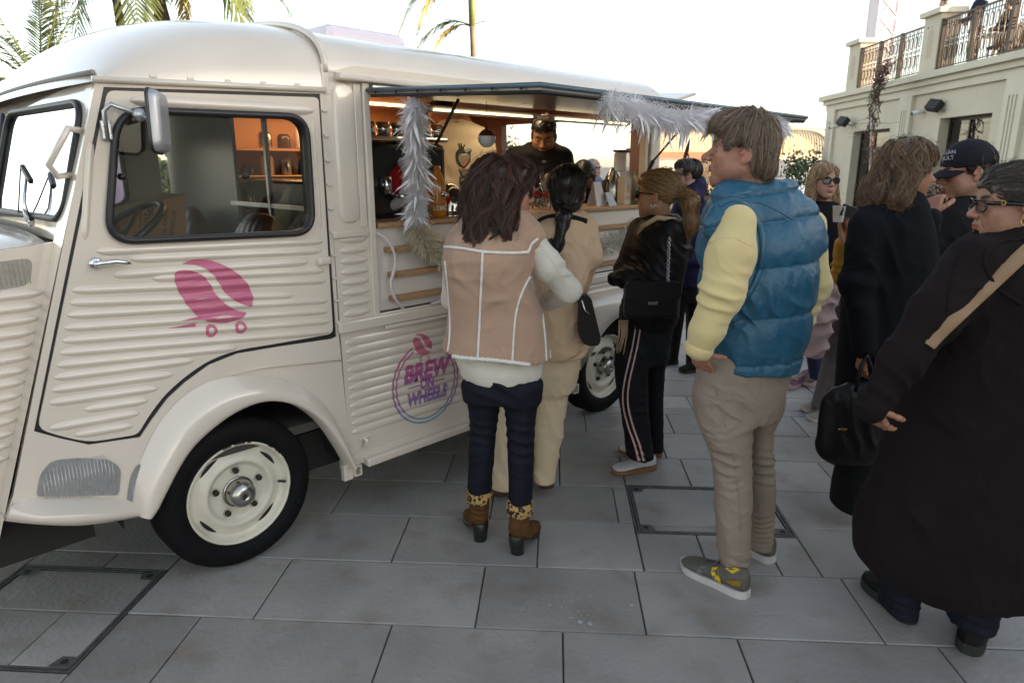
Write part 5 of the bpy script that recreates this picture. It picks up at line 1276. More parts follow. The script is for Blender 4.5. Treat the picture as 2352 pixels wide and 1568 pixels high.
        lipc = np.array(lips if lips else tuple(np.array(skin)*np.array([.82, .52, .52]))); lm = np.clip(1.6*np.exp(-(np.maximum(0, ax/.021)**4)-((z+.0658)/.0085)**4)*(y > .083), 0, 1)[:, None]; c = c*(1-lm)+lipc*lm
        bm_ = np.clip(1.5*np.exp(-((ax-.031)/.017)**4-((z-.0225-.18*(ax-.02)+1.6*(ax-.03)**2*6)/.0045)**2)*(y > .045), 0, 1)[:, None]; c = c*(1-bm_)+np.array(brow)*bm_
        if open_eyes:
            em = (np.exp(-((ax-.032)/.0125)**4-((z+.0005)/.0058)**4)*(y > .070) > .45); c[em] = (.30, .27, .25)
            im = em & (np.hypot(ax-.032, z) < .0062); c[im] = iris
            lid = (np.exp(-((ax-.032)/.0150)**4-((z-.0060)/.0026)**2)*(y > .066) > .45); c[lid] = np.array(brow)*.6
        else:
            lid = (np.exp(-((ax-.032)/.0140)**4-((z+.0045)/.0020)**2)*(y > .066) > .45); c[lid] = np.array(brow)*.5
        if stubble:
            sm = np.clip((-.035-z)/.02, 0, 1)*np.clip((y+.005)/.02, 0, 1)*(z > -.128); mu_ = np.exp(-((z+.049)/.007)**2-(ax/.028)**4)*(y > .08); sm = np.clip(sm+mu_*1.2, 0, 1)*(1-lm[:, 0])*stubble; c = c*(1-sm[:, None])+np.array(brow)*sm[:, None]
        c *= (1+.09*vnoise(V, 75, 2)+.08*vnoise(V, 22, 5))[:, None]; c[:, 1:] *= (1+.06*vnoise(V, 30, 9))[:, None]
        s.headF = F; W = V @ M.T + C; s.body.append((W, Q, c.clip(0, 1))); return s
    def H(s, P): return np.asarray(P, float) @ s.HM.T + s.HC
    def hair(s, ops, base, vary=.25, n=900, flow=None, steps=9, step=.012, r=(.0010, .0005), cuts=(), h=.004, seed=1, lift=.006, wob=.08, curl=0, curlf=8, roots=None, cap_dark=.55, off=.003, name='hair', disp=None, kids=8, krad=.0045):
        lo, hi = bbox([o[0] for o in ops if (o[2] if len(o) > 2 else 'u') == 'u'], .03); F = Field(lo, hi, h)
        for o in ops: F.op(o[0], o[1] if len(o) > 1 else .02, o[2] if len(o) > 2 else 'u')
        for c in cuts: F.cut(c)
        V, Q = F.mesh(1); N = vnormals(V, Q[0]); V2 = V + N*(.003*vnoise(V*np.array([1, 1, .35]), 90, seed))[:, None]
        if disp is not None: V2 = disp(V2, N)
        col = np.array(base)[None]*cap_dark*(1+.35*vnoise(V*np.array([1, 1, .3]), 110, seed+3))[:, None]
        parts = [(s.H(V2), Q, col.clip(0, 1))]
        if n and flow is not None:
            rs = np.random.RandomState(seed); k = rs.randint(0, len(V), n)
            if roots is not None: ok = np.nonzero(roots(V))[0]; k = ok[rs.randint(0, len(ok), n)]
            ng = max(8, n//kids); L = strands(F, V[k[:ng]]+N[k[:ng]]*.001, flow, steps, step, off, wob, seed, lift, curl, curlf)
            tt = np.linspace(0, 1, L.shape[1])[None, :, None]; tap = 1.0-.55*tt**2; C_ = []
            for j in range(kids):
                o_ = rs.normal(0, 1, (ng, 1, 3)); o_ /= np.linalg.norm(o_, axis=2, keepdims=True); C_.append(L + o_*krad*rs.uniform(.2, 1, (ng, 1, 1))*tap + rs.normal(0, .0006, (ng, L.shape[1], 3)))
            gcol = np.tile(np.clip(1+vary*.8*rs.normal(0, 1, ng), .35, 2.2), kids)
            Vs, Qs, cs = strand_mesh(np.concatenate(C_), r[0], r[1], base, vary*.45, seed); cs = (cs.reshape(len(gcol), -1, 3)*gcol[:, None, None]).reshape(-1, 3); parts.append((s.H(Vs), Qs, cs.clip(0, 1)))
            nf = max(12, n//22); kk = k[:nf]; L = strands(F, V[kk]+N[kk]*.001, flow, steps, step, off*2, .4, seed+1, (lift or 0)+.016, curl, curlf); Vs, Qs, cs = strand_mesh(L, .0007, .0003, base, vary, seed+1); parts.append((s.H(Vs), Qs, cs))
        V, Q, c = join(parts); s.hairF = F; return s.put(name, V, Q, HAIRM, c)
    # ---- hands
    def hand(s, wrist, fwd, palm, thumb=1, curl=(.4, .45, .5, .55), spread=.10, sc=1.0, thumb_curl=.3, skin=None, h=.003):
        w = np.array(wrist, float); f = np.array(fwd, float); f /= np.linalg.norm(f); n = np.array(palm, float); n -= f*(n@f); n /= np.linalg.norm(n); t = np.cross(f, n)*thumb; ops = []
        def rot(vv, ax, an): ax = ax/np.linalg.norm(ax); return vv*math.cos(an)+np.cross(ax, vv)*math.sin(an)+ax*(ax@vv)*(1-math.cos(an))
        ops.append(rcone(w-f*.02*sc, w+f*.012*sc, .025*sc, .026*sc, n, .75))
        side = np.cross(f, n)*(-1)
        ax_c = np.cross(f, n); 
        def bend(d, an):                                                # curl towards the palm side
            return d*math.cos(an)+n*math.sin(an) if abs(d@n) < 1e-6 else None
        for i, (o, ln) in enumerate(((.030, .070), (.010, .079), (-.010, .073), (-.028, .056))):
            b0 = w+t*o*.55*sc; k0 = w+f*(.088-.004*abs(i-1))*sc+t*o*sc; ops.append(rcone(b0, k0, .0145*sc, .0125*sc))
            an = 0; d0 = f+t*(spread*(1.2-.8*i)); d0 /= np.linalg.norm(d0); p = k0
            for j, (fr, c_) in enumerate(((.46, 1.0), (.30, 1.1), (.24, .7))):
                an += curl[i]*c_; d = d0*math.cos(an)+n*math.sin(an); q = p+d*ln*fr*sc; r0 = (.0098-.0011*j-.0006*(i == 3))*sc; ops.append(rcone(p, q, r0, r0-.001*sc)); p = q
        b0 = w+f*.018*sc+t*.024*sc; d = f*.62+t*.72+n*.30; d /= np.linalg.norm(d); p = b0; ops.append(rcone(w+f*.01*sc, b0+d*.02*sc, .017*sc, .014*sc))
        for ln, cc in ((.042, 0), (.034, thumb_curl), (.027, thumb_curl)):
            d = d*math.cos(cc)+(f*.6-t*.5+n*.6)*math.sin(cc); d /= np.linalg.norm(d); q = p+d*ln*sc; ops.append(rcone(p, q, .0118*sc, .0100*sc)); p = q
        lo, hi = bbox(ops, .02); F = Field(lo, hi, h)
        for o in ops: F.op(o, .006)
        V, Q = F.mesh(1); c = np.array(skin or s.skin)[None]*(1+.08*vnoise(V, 90, 4))[:, None]*np.array([1.02, .93, .9]); s.body.append((V, Q, c.clip(0, 1))); s.handF = F; return p
    def finish(s, trunk=None):
        if trunk is not None:
            lo, hi = bbox(trunk, .03); F = Field(lo, hi, .02)
            for o in trunk: F.op(o, .03)
            V, Q = F.mesh(0); s.body.append((V, Q, np.repeat(np.array(s.skin, float)[None], len(V), 0)))
        V, Q, c = join(s.body); return s.put('body', V, Q, SKIN, c)
    # ---- glasses in head coordinates
    def glasses(s, m, lens=None, w=.024, hgt=.018, fy=.104, zc=-.002, r=.0016, ear_y=-.01, square=.6, name='glasses', temple_r=None):
        mb = MB(); e = 2/(2+square*4)
        def oval(sx, k): 
            P = []
            for a in np.linspace(0, 2*math.pi, 25)[:-1]:
                cx, cz = math.copysign(abs(math.cos(a))**(e+.35), math.cos(a)), math.copysign(abs(math.sin(a))**(e+.35), math.sin(a)); xx = sx*.034+w*k*cx; P.append((xx, fy-2.6*max(0, abs(xx)-.02)**2*2.2, zc+hgt*k*cz))
            return P
        T_ = lambda P: [s.H(np.array(p))-s.base for p in P]
        for sx in (-1, 1): mb.tube(T_(oval(sx, 1)), r, 6, closed=True)
        mb.tube(T_([(-.010, fy, zc+hgt*.35), (0, fy+.003, zc+hgt*.5), (.010, fy, zc+hgt*.35)]), r, 6)
        for sx in (-1, 1): mb.tube(T_([(sx*.058, fy-.010, zc+hgt*.45), (sx*.074, .075, zc+hgt*.5), (sx*.080, ear_y, zc+.004), (sx*.078, ear_y-.022, zc-.02)]), temple_r or r*1.2, 6)
        g = mb.build(name, m, s.T)
        if lens is not None:
            for sx in (-1, 1):
                mb = MB(); mb.add(T_(oval(sx, .96)), [tuple(range(24))]); mb.build('lens', lens, g)
        return g
def W3(*a): return np.array(a, float)
def shoe(P, name, toe, heel, wid=.098, hgt=.10, mats=None, sole_h=.028, sole_m=None, upper_top=.12, label=None, heel_lift=0.0, laces=None, lace_m=None, round_toe=.55):
    """shoe between a heel and a toe point on the ground; upper lofted from rings, sole from its outline"""
    toe = np.array(toe, float); heel = np.array(heel, float); ax = toe-heel; Ln = np.linalg.norm(ax[:2]); f = ax/np.linalg.norm(ax); sd = np.array([f[1], -f[0], 0]); sd /= np.linalg.norm(sd); up = np.cross(sd, f); up = up if up[2] > 0 else -up
    xs = np.array([0, .03, .10, .25, .42, .60, .74, .86, .95, 1.0]); ws = np.array([.30, .56, .74, .80, .78, .92, 1.0, .90, .60, .18])*wid/2
    tops = np.array([.88, .98, 1.0, .98, .80, .62, .52, .46, .38, .26])*hgt
    R = np.linspace(0, 1, 26); w = np.interp(R, xs, ws); tp = np.interp(R, xs, tops); w = np.convolve(np.pad(w, 1, 'edge'), [.25, .5, .25], 'valid'); w[0] *= .8; w[-1] = .2*ws.max()
    G = []
    for i, t in enumerate(R):
        row = []
        for k in range(20):
            a = 2*math.pi*k/20; cx, cz = math.cos(a), math.sin(a)
            x = w[i]*math.copysign(abs(cx)**.8, cx); z = sole_h*.7 + (tp[i]-sole_h*.7)*(.5+.5*math.copysign(abs(cz)**.75, cz)); x *= 1-.30*max(0, cz)**1.5
            row.append(heel + f*(t*Ln) + sd*x + up*z - P.base)
        G.append(row)
    m = MB(); m.grid(np.array(G), wrap=True); m.add(G[0], [tuple(range(20))], 0, True); m.add(G[-1], [tuple(range(20))[::-1]], 0, True)
    u = m.build(name, mats, P.T); u.data.polygons.foreach_set('use_smooth', [True]*len(u.data.polygons))
    if label: u['label'] = label
    out = [(t*Ln*1.015-.004, w[i]*1.06) for i, t in enumerate(R)]; m = MB(); loop_ = [(a, b) for a, b in out]+[(a, -b) for a, b in out[::-1]]
    V = []
    for lev, (zz, sc_) in enumerate(((0.0, .97), (.004, 1.0), (sole_h*.9, 1.0), (sole_h, .985))):
        for a, b in loop_:
            lift = .012*max(0, (a/Ln-.8)/.2)**2 + heel_lift*0; V.append(heel + f*a + sd*b*sc_ + up*(zz*(1-.25*(a/Ln)) + lift) - P.base)
    n = len(loop_); Fs = [tuple(range(n))[::-1], tuple(range(3*n, 4*n))]
    for l in range(3): Fs += [(l*n+i, l*n+(i+1) % n, (l+1)*n+(i+1) % n, (l+1)*n+i) for i in range(n)]
    m.add(V, Fs); m.build('sole', sole_m or mats, u)
    if laces:
        m = MB()
        for j in range(laces):
            t = .44+.05*j; wz = np.interp(t, R, w)*.5; tz = np.interp(t, R, tp); m.tube([heel+f*t*Ln+sd*s_*wz+up*(tz*(1-.10*abs(s_))+.004)-P.base for s_ in (-1, -.5, 0, .5, 1)], .0035, 5)
        c = heel+f*.42*Ln+up*(np.interp(.42, R, tp)+.006)-P.base
        for s_ in (-1, 1): m.tube([c, c+sd*s_*.03+up*.015, c+sd*s_*.045-up*.006, c+sd*s_*.015+f*.012], .003, 5)
        m.build('laces', lace_m or mats, u)
    fr = dict(heel=heel, f=f, sd=sd, up=up, L=Ln, w=lambda t: float(np.interp(t, R, w)), top=lambda t: float(np.interp(t, R, tp)), obj=u); return fr
def shoe_patch(P, fr, side, pts, m, name, off=.002, sole_h=.028):
    """panel on the side of a shoe: pts = (t along, height fraction)"""
    V = []
    for (t, q) in pts:
        z = sole_h*.7+(fr['top'](t)-sole_h*.7)*q; cz = 2*q-1; cx = math.sqrt(max(0, 1-abs(cz)**(2/.75)))**.8; x = fr['w'](t)*cx*(1-.30*max(0, cz)**1.5)+off
        V.append(fr['heel']+fr['f']*t*fr['L']+fr['sd']*side*x+fr['up']*z-P.base)
    mb = MB(); mb.add(V, [tuple(range(len(V)))], 0, False); return mb.build(name, m, fr['obj'])
GRP = 'people around the coffee van'
def zl(ys, zs): return lambda X, Y, Z: (np.interp(Y, ys, zs) - Z).astype(np.float32)
radial = lambda c, gz=.05: (lambda P: (P-np.array(c)) + np.array([0, 0, -gz]))
def seams_px(P, fld, name, lines, w, m, **k):
    for L_ in lines: P.strip(name, fld, L_, w, m, **k)

# ================================================== man in the blue quilted vest
P = Person('man in a teal quilted vest, pale yellow sweatshirt and khaki trousers', 1690, 1320, 2.52, GRP); A = P.A
TEAL = cloth('teal_nylon', (.020, .095, .165), .40, .25, 60, .10, 5, spec=.45)
ves = P.rows([(428, 1662, 1800, .085, .03), (452, 1638, 1824, .105, .02), (490, 1618, 1850, .130, .01), (540, 1606, 1868, .150), (620, 1606, 1874, .160), (700, 1610, 1866, .160), (770, 1618, 1850, .155), (842, 1634, 1828, .150)])
zs = [np.interp(v, [300, 1568], [0, 1]) for v in (0,)]
sleeveL = (A(1702, 500, -.16), A(1662, 650, -.20), A(1606, 800, -.20))
def seam_z(u, v): return A(u, v, -.15)[2]
SZ = [seam_z(1750, v) for v in (440, 508, 616, 734, 846)]
def puff(V, N):
    x = (V[:, 0]-A(1750, 600)[0]); z = V[:, 2] - x*.10; d = np.zeros(len(V)); edges = sorted(SZ)
    for a, b in zip(edges[:-1], edges[1:]):
        t = (z-a)/(b-a); m = (t >= 0) & (t <= 1); d[m] = .019*(np.sin(np.pi*t[m])**.4-.95)
    nd = np.min(np.abs(z[:, None]-np.array(edges)[None]), 1)
    puck = vnoise(np.stack([V[:, 0]*42, V[:, 1]*42, V[:, 2]*6], 1), 1.0, 3)
    d += .0055*puck*np.exp(-(nd/.035)**2) + .004*vnoise(V*np.array([1, 1, .6]), 14, 8) + .0025*(1-np.abs(vnoise(V*np.array([1.5, 1.5, .5]), 22, 4)))
    return V+N*d[:, None]
arm_cut = (rcone(A(1688, 470, -.30), A(1668, 640, -.30), .100, .088), .015, 's')
P.garment('vest', [(loft(ves, 2.25), .02), (rcone(A(1668, 452, -.04), A(1800, 452, .0), .055, .055), .05), (rcone(A(1845, 500, 0), A(1862, 560, 0), .06, .055), .05), (rcone(A(1682, 475, -.09), A(1640, 520, -.11), .05, .045), .05), arm_cut], TEAL, .0065, disp=puff, relax=1,
    fold=[(A(1720, 560, -.15), (1, 0, .8), .075, .007, .15), (A(1800, 700, -.15), (1, 0, .7), .10, .005, .2), (A(1690, 700, -.15), (1, 0, .8), .06, .009, .13), (A(1760, 470, -.1), (.8, 0, .8), .09, .006, .12)])
P.strip('armhole_binding', 'vest', [(1652, 472), (1686, 458), (1722, 480), (1748, 530), (1752, 590), (1738, 640), (1716, 680), (1690, 712)], .013, TEAL, off=-.002, thick=.8, n=60)
P.strip('shoulder_seam', 'vest', [(1716, 462), (1760, 470), (1830, 508)], .004, TEAL, off=0, n=30)
# collar standing round the neck
cm = MB(); G = []
for t, (v0, gr_) in ((0, (456, .020)), (.3, (440, .010)), (.5, (428, .006)), (.7, (414, .008)), (.95, (388, .002)), (1.0, (382, -.004)), (1.02, (384, -.012)), (.5, (425, -.02))):
    row = []
    for k in range(40):
        a = 2*math.pi*k/40; cx, cy = math.cos(a), math.sin(a); c = A(1715, v0, .03); tilt = (-cx*.030+cy*.02)*-1
        rr = .086+gr_; wob = .003*math.sin(a*9+t*4)
        row.append(c + W3((rr*1.03+wob)*cx, (rr*.92+wob)*cy, -.040*(-cx) + .012*cy*0 + .004*math.sin(a*7)*t) - P.base)
    G.append(row)
cm.grid(np.array(G), wrap=True); cm.build('collar', TEAL, P.T)
arm_ring = [A(u, v, dy) for u, v, dy in ((1690, 458, -.10), (1738, 500, -.17), (1752, 570, -.185), (1742, 640, -.18), (1712, 668, -.165), (1620, 560, -.08), (1612, 500, -.04), (1640, 470, -.05))]
YEL = cloth('yellow_fleece', (.62, .50, .25), .95, .35, 350, .06, 6, sheen=.3)
sh, el, wr = A(1694, 512, -.135), A(1658, 672, -.20), A(1606, 798, -.19)
P.garment('sweatshirt', [(rcone(sh, A(1678, 590, -.17), .064, .076), .02), (rcone(A(1678, 590, -.17), el, .076, .069), .05), (rcone(el, A(1622, 760, -.20), .069, .054), .05), (rcone(A(1622, 760, -.20), wr, .056, .046), .03),
    (rcone(A(1858, 520, .02), A(1872, 655, .0), .060, .052), .03), (rcone(A(1872, 655, .0), A(1838, 750, -.04), .052, .040), .04), (loft(P.rows([(440, 1660, 1800, .08, .03), (560, 1640, 1850, .11), (800, 1650, 1830, .11)])), .03)], YEL, .007, seed=3,
    fold=[(A(1640, 700, -.25), (.35, 0, 1), .050, .010, .10), (A(1612, 775, -.22), (.2, 0, 1), .030, .006, .06), (A(1685, 560, -.25), (1, .2, .5), .10, .006, .14), (A(1865, 690, 0), (0, 0, 1), .045, .007, .09), (A(1700, 650, -.25), (.8, 0, .9), .06, .006, .08)])
cuff = MB(); d_ = A(1604, 803, -.19)-A(1622, 760, -.20); cuff.tube([wr+d_*t-P.base for t in (-.15, 0, .25, .42)], [.050, .0525, .050, .042], 18); cuff.build('cuff', YEL, P.T)
KHA = cloth('khaki_cotton', (.265, .212, .170), .85, .2, 500, .06, 5)
hip = P.rows([(800, 1612, 1820, .125), (850, 1602, 1812, .135), (900, 1602, 1798, .140), (955, 1606, 1780, .12)])
legN = P.rows([(900, 1597, 1728, .100, -.04), (940, 1600, 1725, .095, -.04), (1000, 1616, 1725, .088, -.05), (1050, 1634, 1725, .078, -.05), (1110, 1641, 1725, .072, -.06), (1160, 1643, 1724, .075, -.06), (1235, 1648, 1723, .070, -.07), (1285, 1655, 1720, .062, -.07), (1330, 1666, 1718, .056, -.07)])
legF = P.rows([(900, 1710, 1800, .10, .09), (940, 1718, 1790, .10, .09), (985, 1718, 1770, .085, .10), (1060, 1718, 1774, .078, .10), (1110, 1720, 1777, .08, .10), (1180, 1722, 1775, .072, .11), (1240, 1722, 1773, .062, .12), (1256, 1722, 1771, .056, .12)])
P.garment('trousers', [(loft(hip, 2.2), .03), (loft(legN, 2.2), .045), (loft(legF, 2.2), .045)], KHA, .0065, seed=7,
    fold=[(A(1680, 1080, -.15), (.15, 0, 1), .045, .011, .10), (A(1680, 1100, -.15), (-.2, 0, 1), .030, .007, .07), (A(1750, 1090, .02), (.1, 0, 1), .042, .010, .09), (A(1700, 905, -.15), (.5, 0, 1), .055, .010, .10), (A(1640, 890, -.15), (-.7, 0, 1), .05, .006, .09), (A(1690, 1290, -.12), (.3, 0, 1), .035, .008, .08), (A(1748, 1215, .06), (-.2, 0, 1), .030, .008, .08), (A(1690, 1000, -.15), (.8, 0, .8), .12, .006, .14), (A(1690, 1190, -.15), (.9, 0, .6), .09, .004, .12)])
P.strip('shoulder_seam', 'sweatshirt', [(1628, 560), (1660, 545), (1690, 548), (1728, 566)], .0022, YEL, off=.0, n=30)
P.strip('pocket_seam', 'trousers', [(1612, 856), (1604, 880), (1600, 900)], .0025, KHA, off=.0)
P.strip('seat_seam', 'trousers', [(1752, 856), (1742, 900), (1724, 945)], .0022, KHA, off=.0)
P.strip('side_seam', 'trousers', [(1640, 880), (1662, 960), (1690, 1080), (1700, 1200), (1700, 1320)], .0016, KHA, off=.0005)
SHG = cloth('grey_suede', (.115, .105, .092), .9, .3, 300, .12, 20); SHN = cloth('grey_mesh', (.15, .15, .16), .7, .4, 600, .1, 20); YELS = cloth('yellow_synthetic', (.62, .42, .02), .55, .05); WSOLE = mat('white_sole', (.50, .48, .47), .6, var=.1, vscale=20); BLK = cloth('black_cloth', (.010, .010, .011), .8, .2, 400, .2)
f1 = shoe(P, 'shoe', gnd(1566, 1296), gnd(1716, 1372)+W3(0, .0, 0), .108, .118, SHG, .034, WSOLE, laces=5, lace_m=SHG)
f2 = shoe(P, 'shoe', gnd(1668, 1228), gnd(1774, 1292), .108, .118, SHG, .034, WSOLE, laces=5, lace_m=SHG)
for f_, sd in ((f1, None), (f2, None)):
    side = 1 if (f_['sd'] @ (CAMP-f_['heel'])) > 0 else -1
    shoe_patch(P, f_, side, [(.47, .88), (.40, .92), (.345, .60), (.30, .30), (.31, .10), (.38, .13), (.42, .45), (.45, .62)], YELS, 'yellow_flash', .006)
    for t, q in ((.425, .74), (.395, .48), (.36, .24)):
        shoe_patch(P, f_, side, [(t+.014*math.cos(a), q+.06*math.sin(a)) for a in np.linspace(0, 6.28, 9)[:-1]], SHN, 'eyelet', .008)
    shoe_patch(P, f_, side, [(.29, .90), (.17, .99), (.10, .985), (.17, .80)], YELS, 'yellow_collar', .005)
    shoe_patch(P, f_, side, [(.24, .42), (.10, .62), (.04, .62), (.05, .40), (.14, .34)], cloth('yellow_mesh', (.30, .20, .02), .7, .9, 700, .6, 300), 'heel_mesh', .005)
    shoe_patch(P, f_, side, [(.24, .10), (.02, .22), (.02, .02), (.23, .0)], BLK, 'heel_cup', .006)
    shoe_patch(P, f_, side, [(.62, .86), (.54, .88), (.52, .60), (.60, .40), (.66, .48)], SHN, 'toe_mesh', .005)
    shoe_patch(P, f_, side, [(.98, .85), (.86, .97), (.70, .95), (.70, .75), (.84, .68)], SHN, 'toe_mesh', .0015)
P.head(1704, 345, -76, -3, 0, 1.04, 0, skin=(.44, .235, .165), age=1, brow=(.07, .045, .03), nose=1.4, neck_to=A(1735, 450, .03), neck_r=.064, jaw=1.05)
def curt(P_): c = np.array([0, -.035, .15]); d = P_-c; d[:, 2] -= .07; d[:, 1] += .04*(P_[:, 1] > .03); return d
P.hair([(ell((0, -.012, .040), (.083, .100, .098)),), (ell((0, -.050, -.02), (.074, .058, .075)), .03), (ell((0, .058, .082), (.062, .052, .036)), .03), (ell((0, -.085, -.06), (.05, .03, .035)), .02)], (.205, .145, .102), .30, 8000, curt, 12, .0115, (.0011, .0006),
    cuts=[zl([-.14, -.06, -.035, -.02, .002, .035, .048, .07, .085, .10, .13], [-.092, -.088, -.066, .0, .020, .020, .004, .020, .045, .064, .066])], h=.0035, seed=4, lift=.004, wob=.05, cap_dark=.6, off=.004, kids=10, krad=.0055,
    disp=lambda V, N: V+N*(.003*vnoise(V*np.array([1, 1.4, .35]), 55, 9))[:, None])
P.hand(A(1599, 806, -.165), A(1624, 860, -.10)-A(1599, 806, -.165), W3(.6, .8, 0), 1, (.1, .1, .1, .1), .02, .85, thumb_curl=.1)
P.finish([rcone(A(1735, 470, .03), A(1730, 840, 0), .09, .09), rcone(A(1670, 900, -.04), A(1690, 1330, -.07), .05, .03), rcone(A(1755, 900, .09), A(1748, 1250, .12), .05, .03)])

# ================================================== woman in the shearling gilet
P = Person('woman in a dusty pink shearling gilet with white piping, jeans and leopard cuffed ankle boots', 1145, 1255, 2.74, GRP); A = P.A
SHEAR = cloth('pink_suede', (.40, .262, .19), .9, .2, 120, .10, 7, sheen=.2)
FUR = cloth('white_fleece', (.72, .70, .66), .95, 1.0, 260, .1, 60, sheen=.3)
vs_ = P.rows([(470, 1098, 1200, .085, .06), (500, 1062, 1226, .105, .04), (535, 1030, 1240, .125, .02), (575, 1018, 1226, .14, 0), (640, 1022, 1219, .145, 0), (700, 1030, 1240, .15, .02), (750, 1026, 1254, .155, .02), (800, 1014, 1262, .165, .02), (846, 1004, 1268, .175, .02)])
def hem_cut(X, Y, Z): z0 = A(1135, 834, -.15)[2]; return (z0 - .10*(X-A(1135, 834)[0])*1.0 - Z).astype(np.float32)
P.garment('gilet', [(loft(vs_, 2.5), .02), (rcone(A(1226, 546, 0), A(1226, 600, .0), .045, .04), .04)], SHEAR, .0065, cuts=[hem_cut], seed=11,
    fold=[(A(1130, 740, -.15), (.3, 0, 1), .13, .006, .16), (A(1060, 700, -.15), (-.4, 0, 1), .11, .006, .13), (A(1210, 690, -.12), (.9, 0, .7), .07, .007, .10), (A(1150, 600, -.15), (1, 0, .4), .16, .005, .2)])
def fuzz(V, N): return V + N*(.003*vnoise(V, 180, 1)+.002*vnoise(V, 90, 2))[:, None]
for L_, w in (([(1018, 566), (1060, 570), (1110, 578), (1170, 581), (1213, 579)], .0062), ([(1108, 578), (1106, 640), (1103, 700), (1100, 770), (1096, 834)], .0052), ([(1217, 636), (1199, 672), (1186, 715), (1180, 770), (1176, 842)], .0056), ([(1022, 600), (1028, 660), (1033, 720), (1032, 780), (1024, 826)], .005),
             ([(1242, 660), (1246, 720), (1252, 780), (1256, 850)], .005), ([(1213, 579), (1222, 560), (1236, 548)], .006), ([(1258, 700), (1262, 760), (1264, 852)], .004)):
    P.strip('piping', 'gilet', L_, w, FUR, off=.002, thick=.8, n=48)
hemP = P.line('gilet', [(1010, 810), (1060, 820), (1135, 826), (1200, 834), (1262, 843)], 60, .002); m = MB(); m.tube([p-P.base+W3(0, 0, -.002) for p in hemP], [.008+.002*math.sin(i*2.7) for i in range(len(hemP))], 8); m.build('fleece_hem', FUR, P.T)
KN = cloth('cream_knit', (.60, .555, .49), .95, .5, 280, .06, 8, sheen=.3)
P.garment('sweater', [(loft(P.rows([(520, 1050, 1220, .09, .03), (800, 1040, 1240, .12, .03), (845, 1056, 1246, .14, .02), (864, 1066, 1240, .135, .02), (874, 1090, 1222, .13, .02)]), 2.2), .02),
    (rcone(A(1228, 566, .0), A(1262, 612, -.01), .056, .056), .02), (rcone(A(1262, 612, -.01), A(1306, 666, .03), .056, .050), .03), (rcone(A(1306, 666, .03), A(1262, 692, .20), .049, .044), .025), (rcone(A(1050, 566, .05), A(1034, 690, .12), .045, .04), .02)], KN, .007, seed=13,
    fold=[(A(1300, 672, -.05), (-.35, 0, 1), .055, .020, .10), (A(1285, 690, 0), (-.5, 0, 1), .04, .014, .08), (A(1250, 620, -.05), (.9, 0, .6), .07, .005, .08)])
P.strip('knit_seam', 'sweater', [(1243, 566), (1268, 600), (1296, 645)], .0018, KN, off=.001)
cl = MB(); G = []
for t, z, r_ in ((0, 520, .105), (.4, 500, .092), (.8, 474, .084), (1, 462, .082), (1, 464, .070)):
    G.append([A(1162, z, .06)+W3(r_*1.05*math.cos(a), r_*.9*math.sin(a), .02*math.cos(a)*0) - P.base for a in np.linspace(0, 2*math.pi, 30)[:-1]])
cl.grid(np.array(G), wrap=True); cl.build('collar', FUR, P.T)
JEA = cloth('dark_denim', (.008, .0095, .017), .75, .35, 600, .25, 12)
P.garment('jeans', [(loft(P.rows([(850, 1070, 1238, .11, .0), (884, 1068, 1240, .12, .0), (915, 1068, 1240, .115, 0)]), 2.2), .03),
    (loft(P.rows([(880, 1064, 1152, .10, .03), (950, 1077, 1146, .085, .04), (1010, 1078, 1138, .075, .04), (1060, 1076, 1133, .072, .04), (1118, 1074, 1128, .06, .04), (1124, 1074, 1128, .058, .04)]), 2.3), .04),
    (loft(P.rows([(880, 1152, 1244, .10, .0), (950, 1160, 1232, .085, -.01), (1010, 1164, 1227, .075, -.02), (1070, 1167, 1226, .072, -.03), (1140, 1168, 1222, .06, -.04), (1150, 1168, 1221, .058, -.04)]), 2.3), .04)], JEA, .0065, seed=17,
    fold=[(A(1110, 1010, -.05), (.1, 0, 1), .045, .007, .12), (A(1195, 1020, -.08), (-.1, 0, 1), .045, .007, .12), (A(1195, 1110, -.1), (.1, 0, 1), .03, .004, .08), (A(1150, 900, -.12), (.5, 0, 1), .06, .006, .10)])
SUED = cloth('brown_suede', (.10, .048, .016), .9, .4, 120, .35, 14); HEELB = mat('black_heel', (.010, .010, .010), .35)
LEO = bpy.data.materials.new('leopard_print'); LEO.use_nodes = True; nt = LEO.node_tree; b = nt.nodes['Principled BSDF']; b.inputs['Roughness'].default_value = .85
tc = nt.nodes.new('ShaderNodeTexCoord'); vo = nt.nodes.new('ShaderNodeTexVoronoi'); vo.inputs['Scale'].default_value = 58; no = nt.nodes.new('ShaderNodeTexNoise'); no.inputs['Scale'].default_value = 55; ma = nt.nodes.new('ShaderNodeMixRGB'); ma.inputs[0].default_value = .015
nt.links.new(tc.outputs['Object'], no.inputs[0]); nt.links.new(tc.outputs['Object'], ma.inputs[1]); nt.links.new(no.outputs['Color'], ma.inputs[2]); nt.links.new(ma.outputs[0], vo.inputs['Vector']); rp = nt.nodes.new('ShaderNodeValToRGB'); nt.links.new(vo.outputs['Distance'], rp.inputs[0])
e = rp.color_ramp.elements; e[0].position = 0; e[0].color = (.07, .03, .012, 1); e[1].position = .62; e[1].color = (.42, .26, .10, 1); x = e.new(.2); x.color = (.02, .010, .006, 1); x = e.new(.46); x.color = (.015, .008, .005, 1); x = e.new(.50); x.color = (.42, .26, .10, 1); nt.links.new(rp.outputs[0], b.inputs['Base Color'])
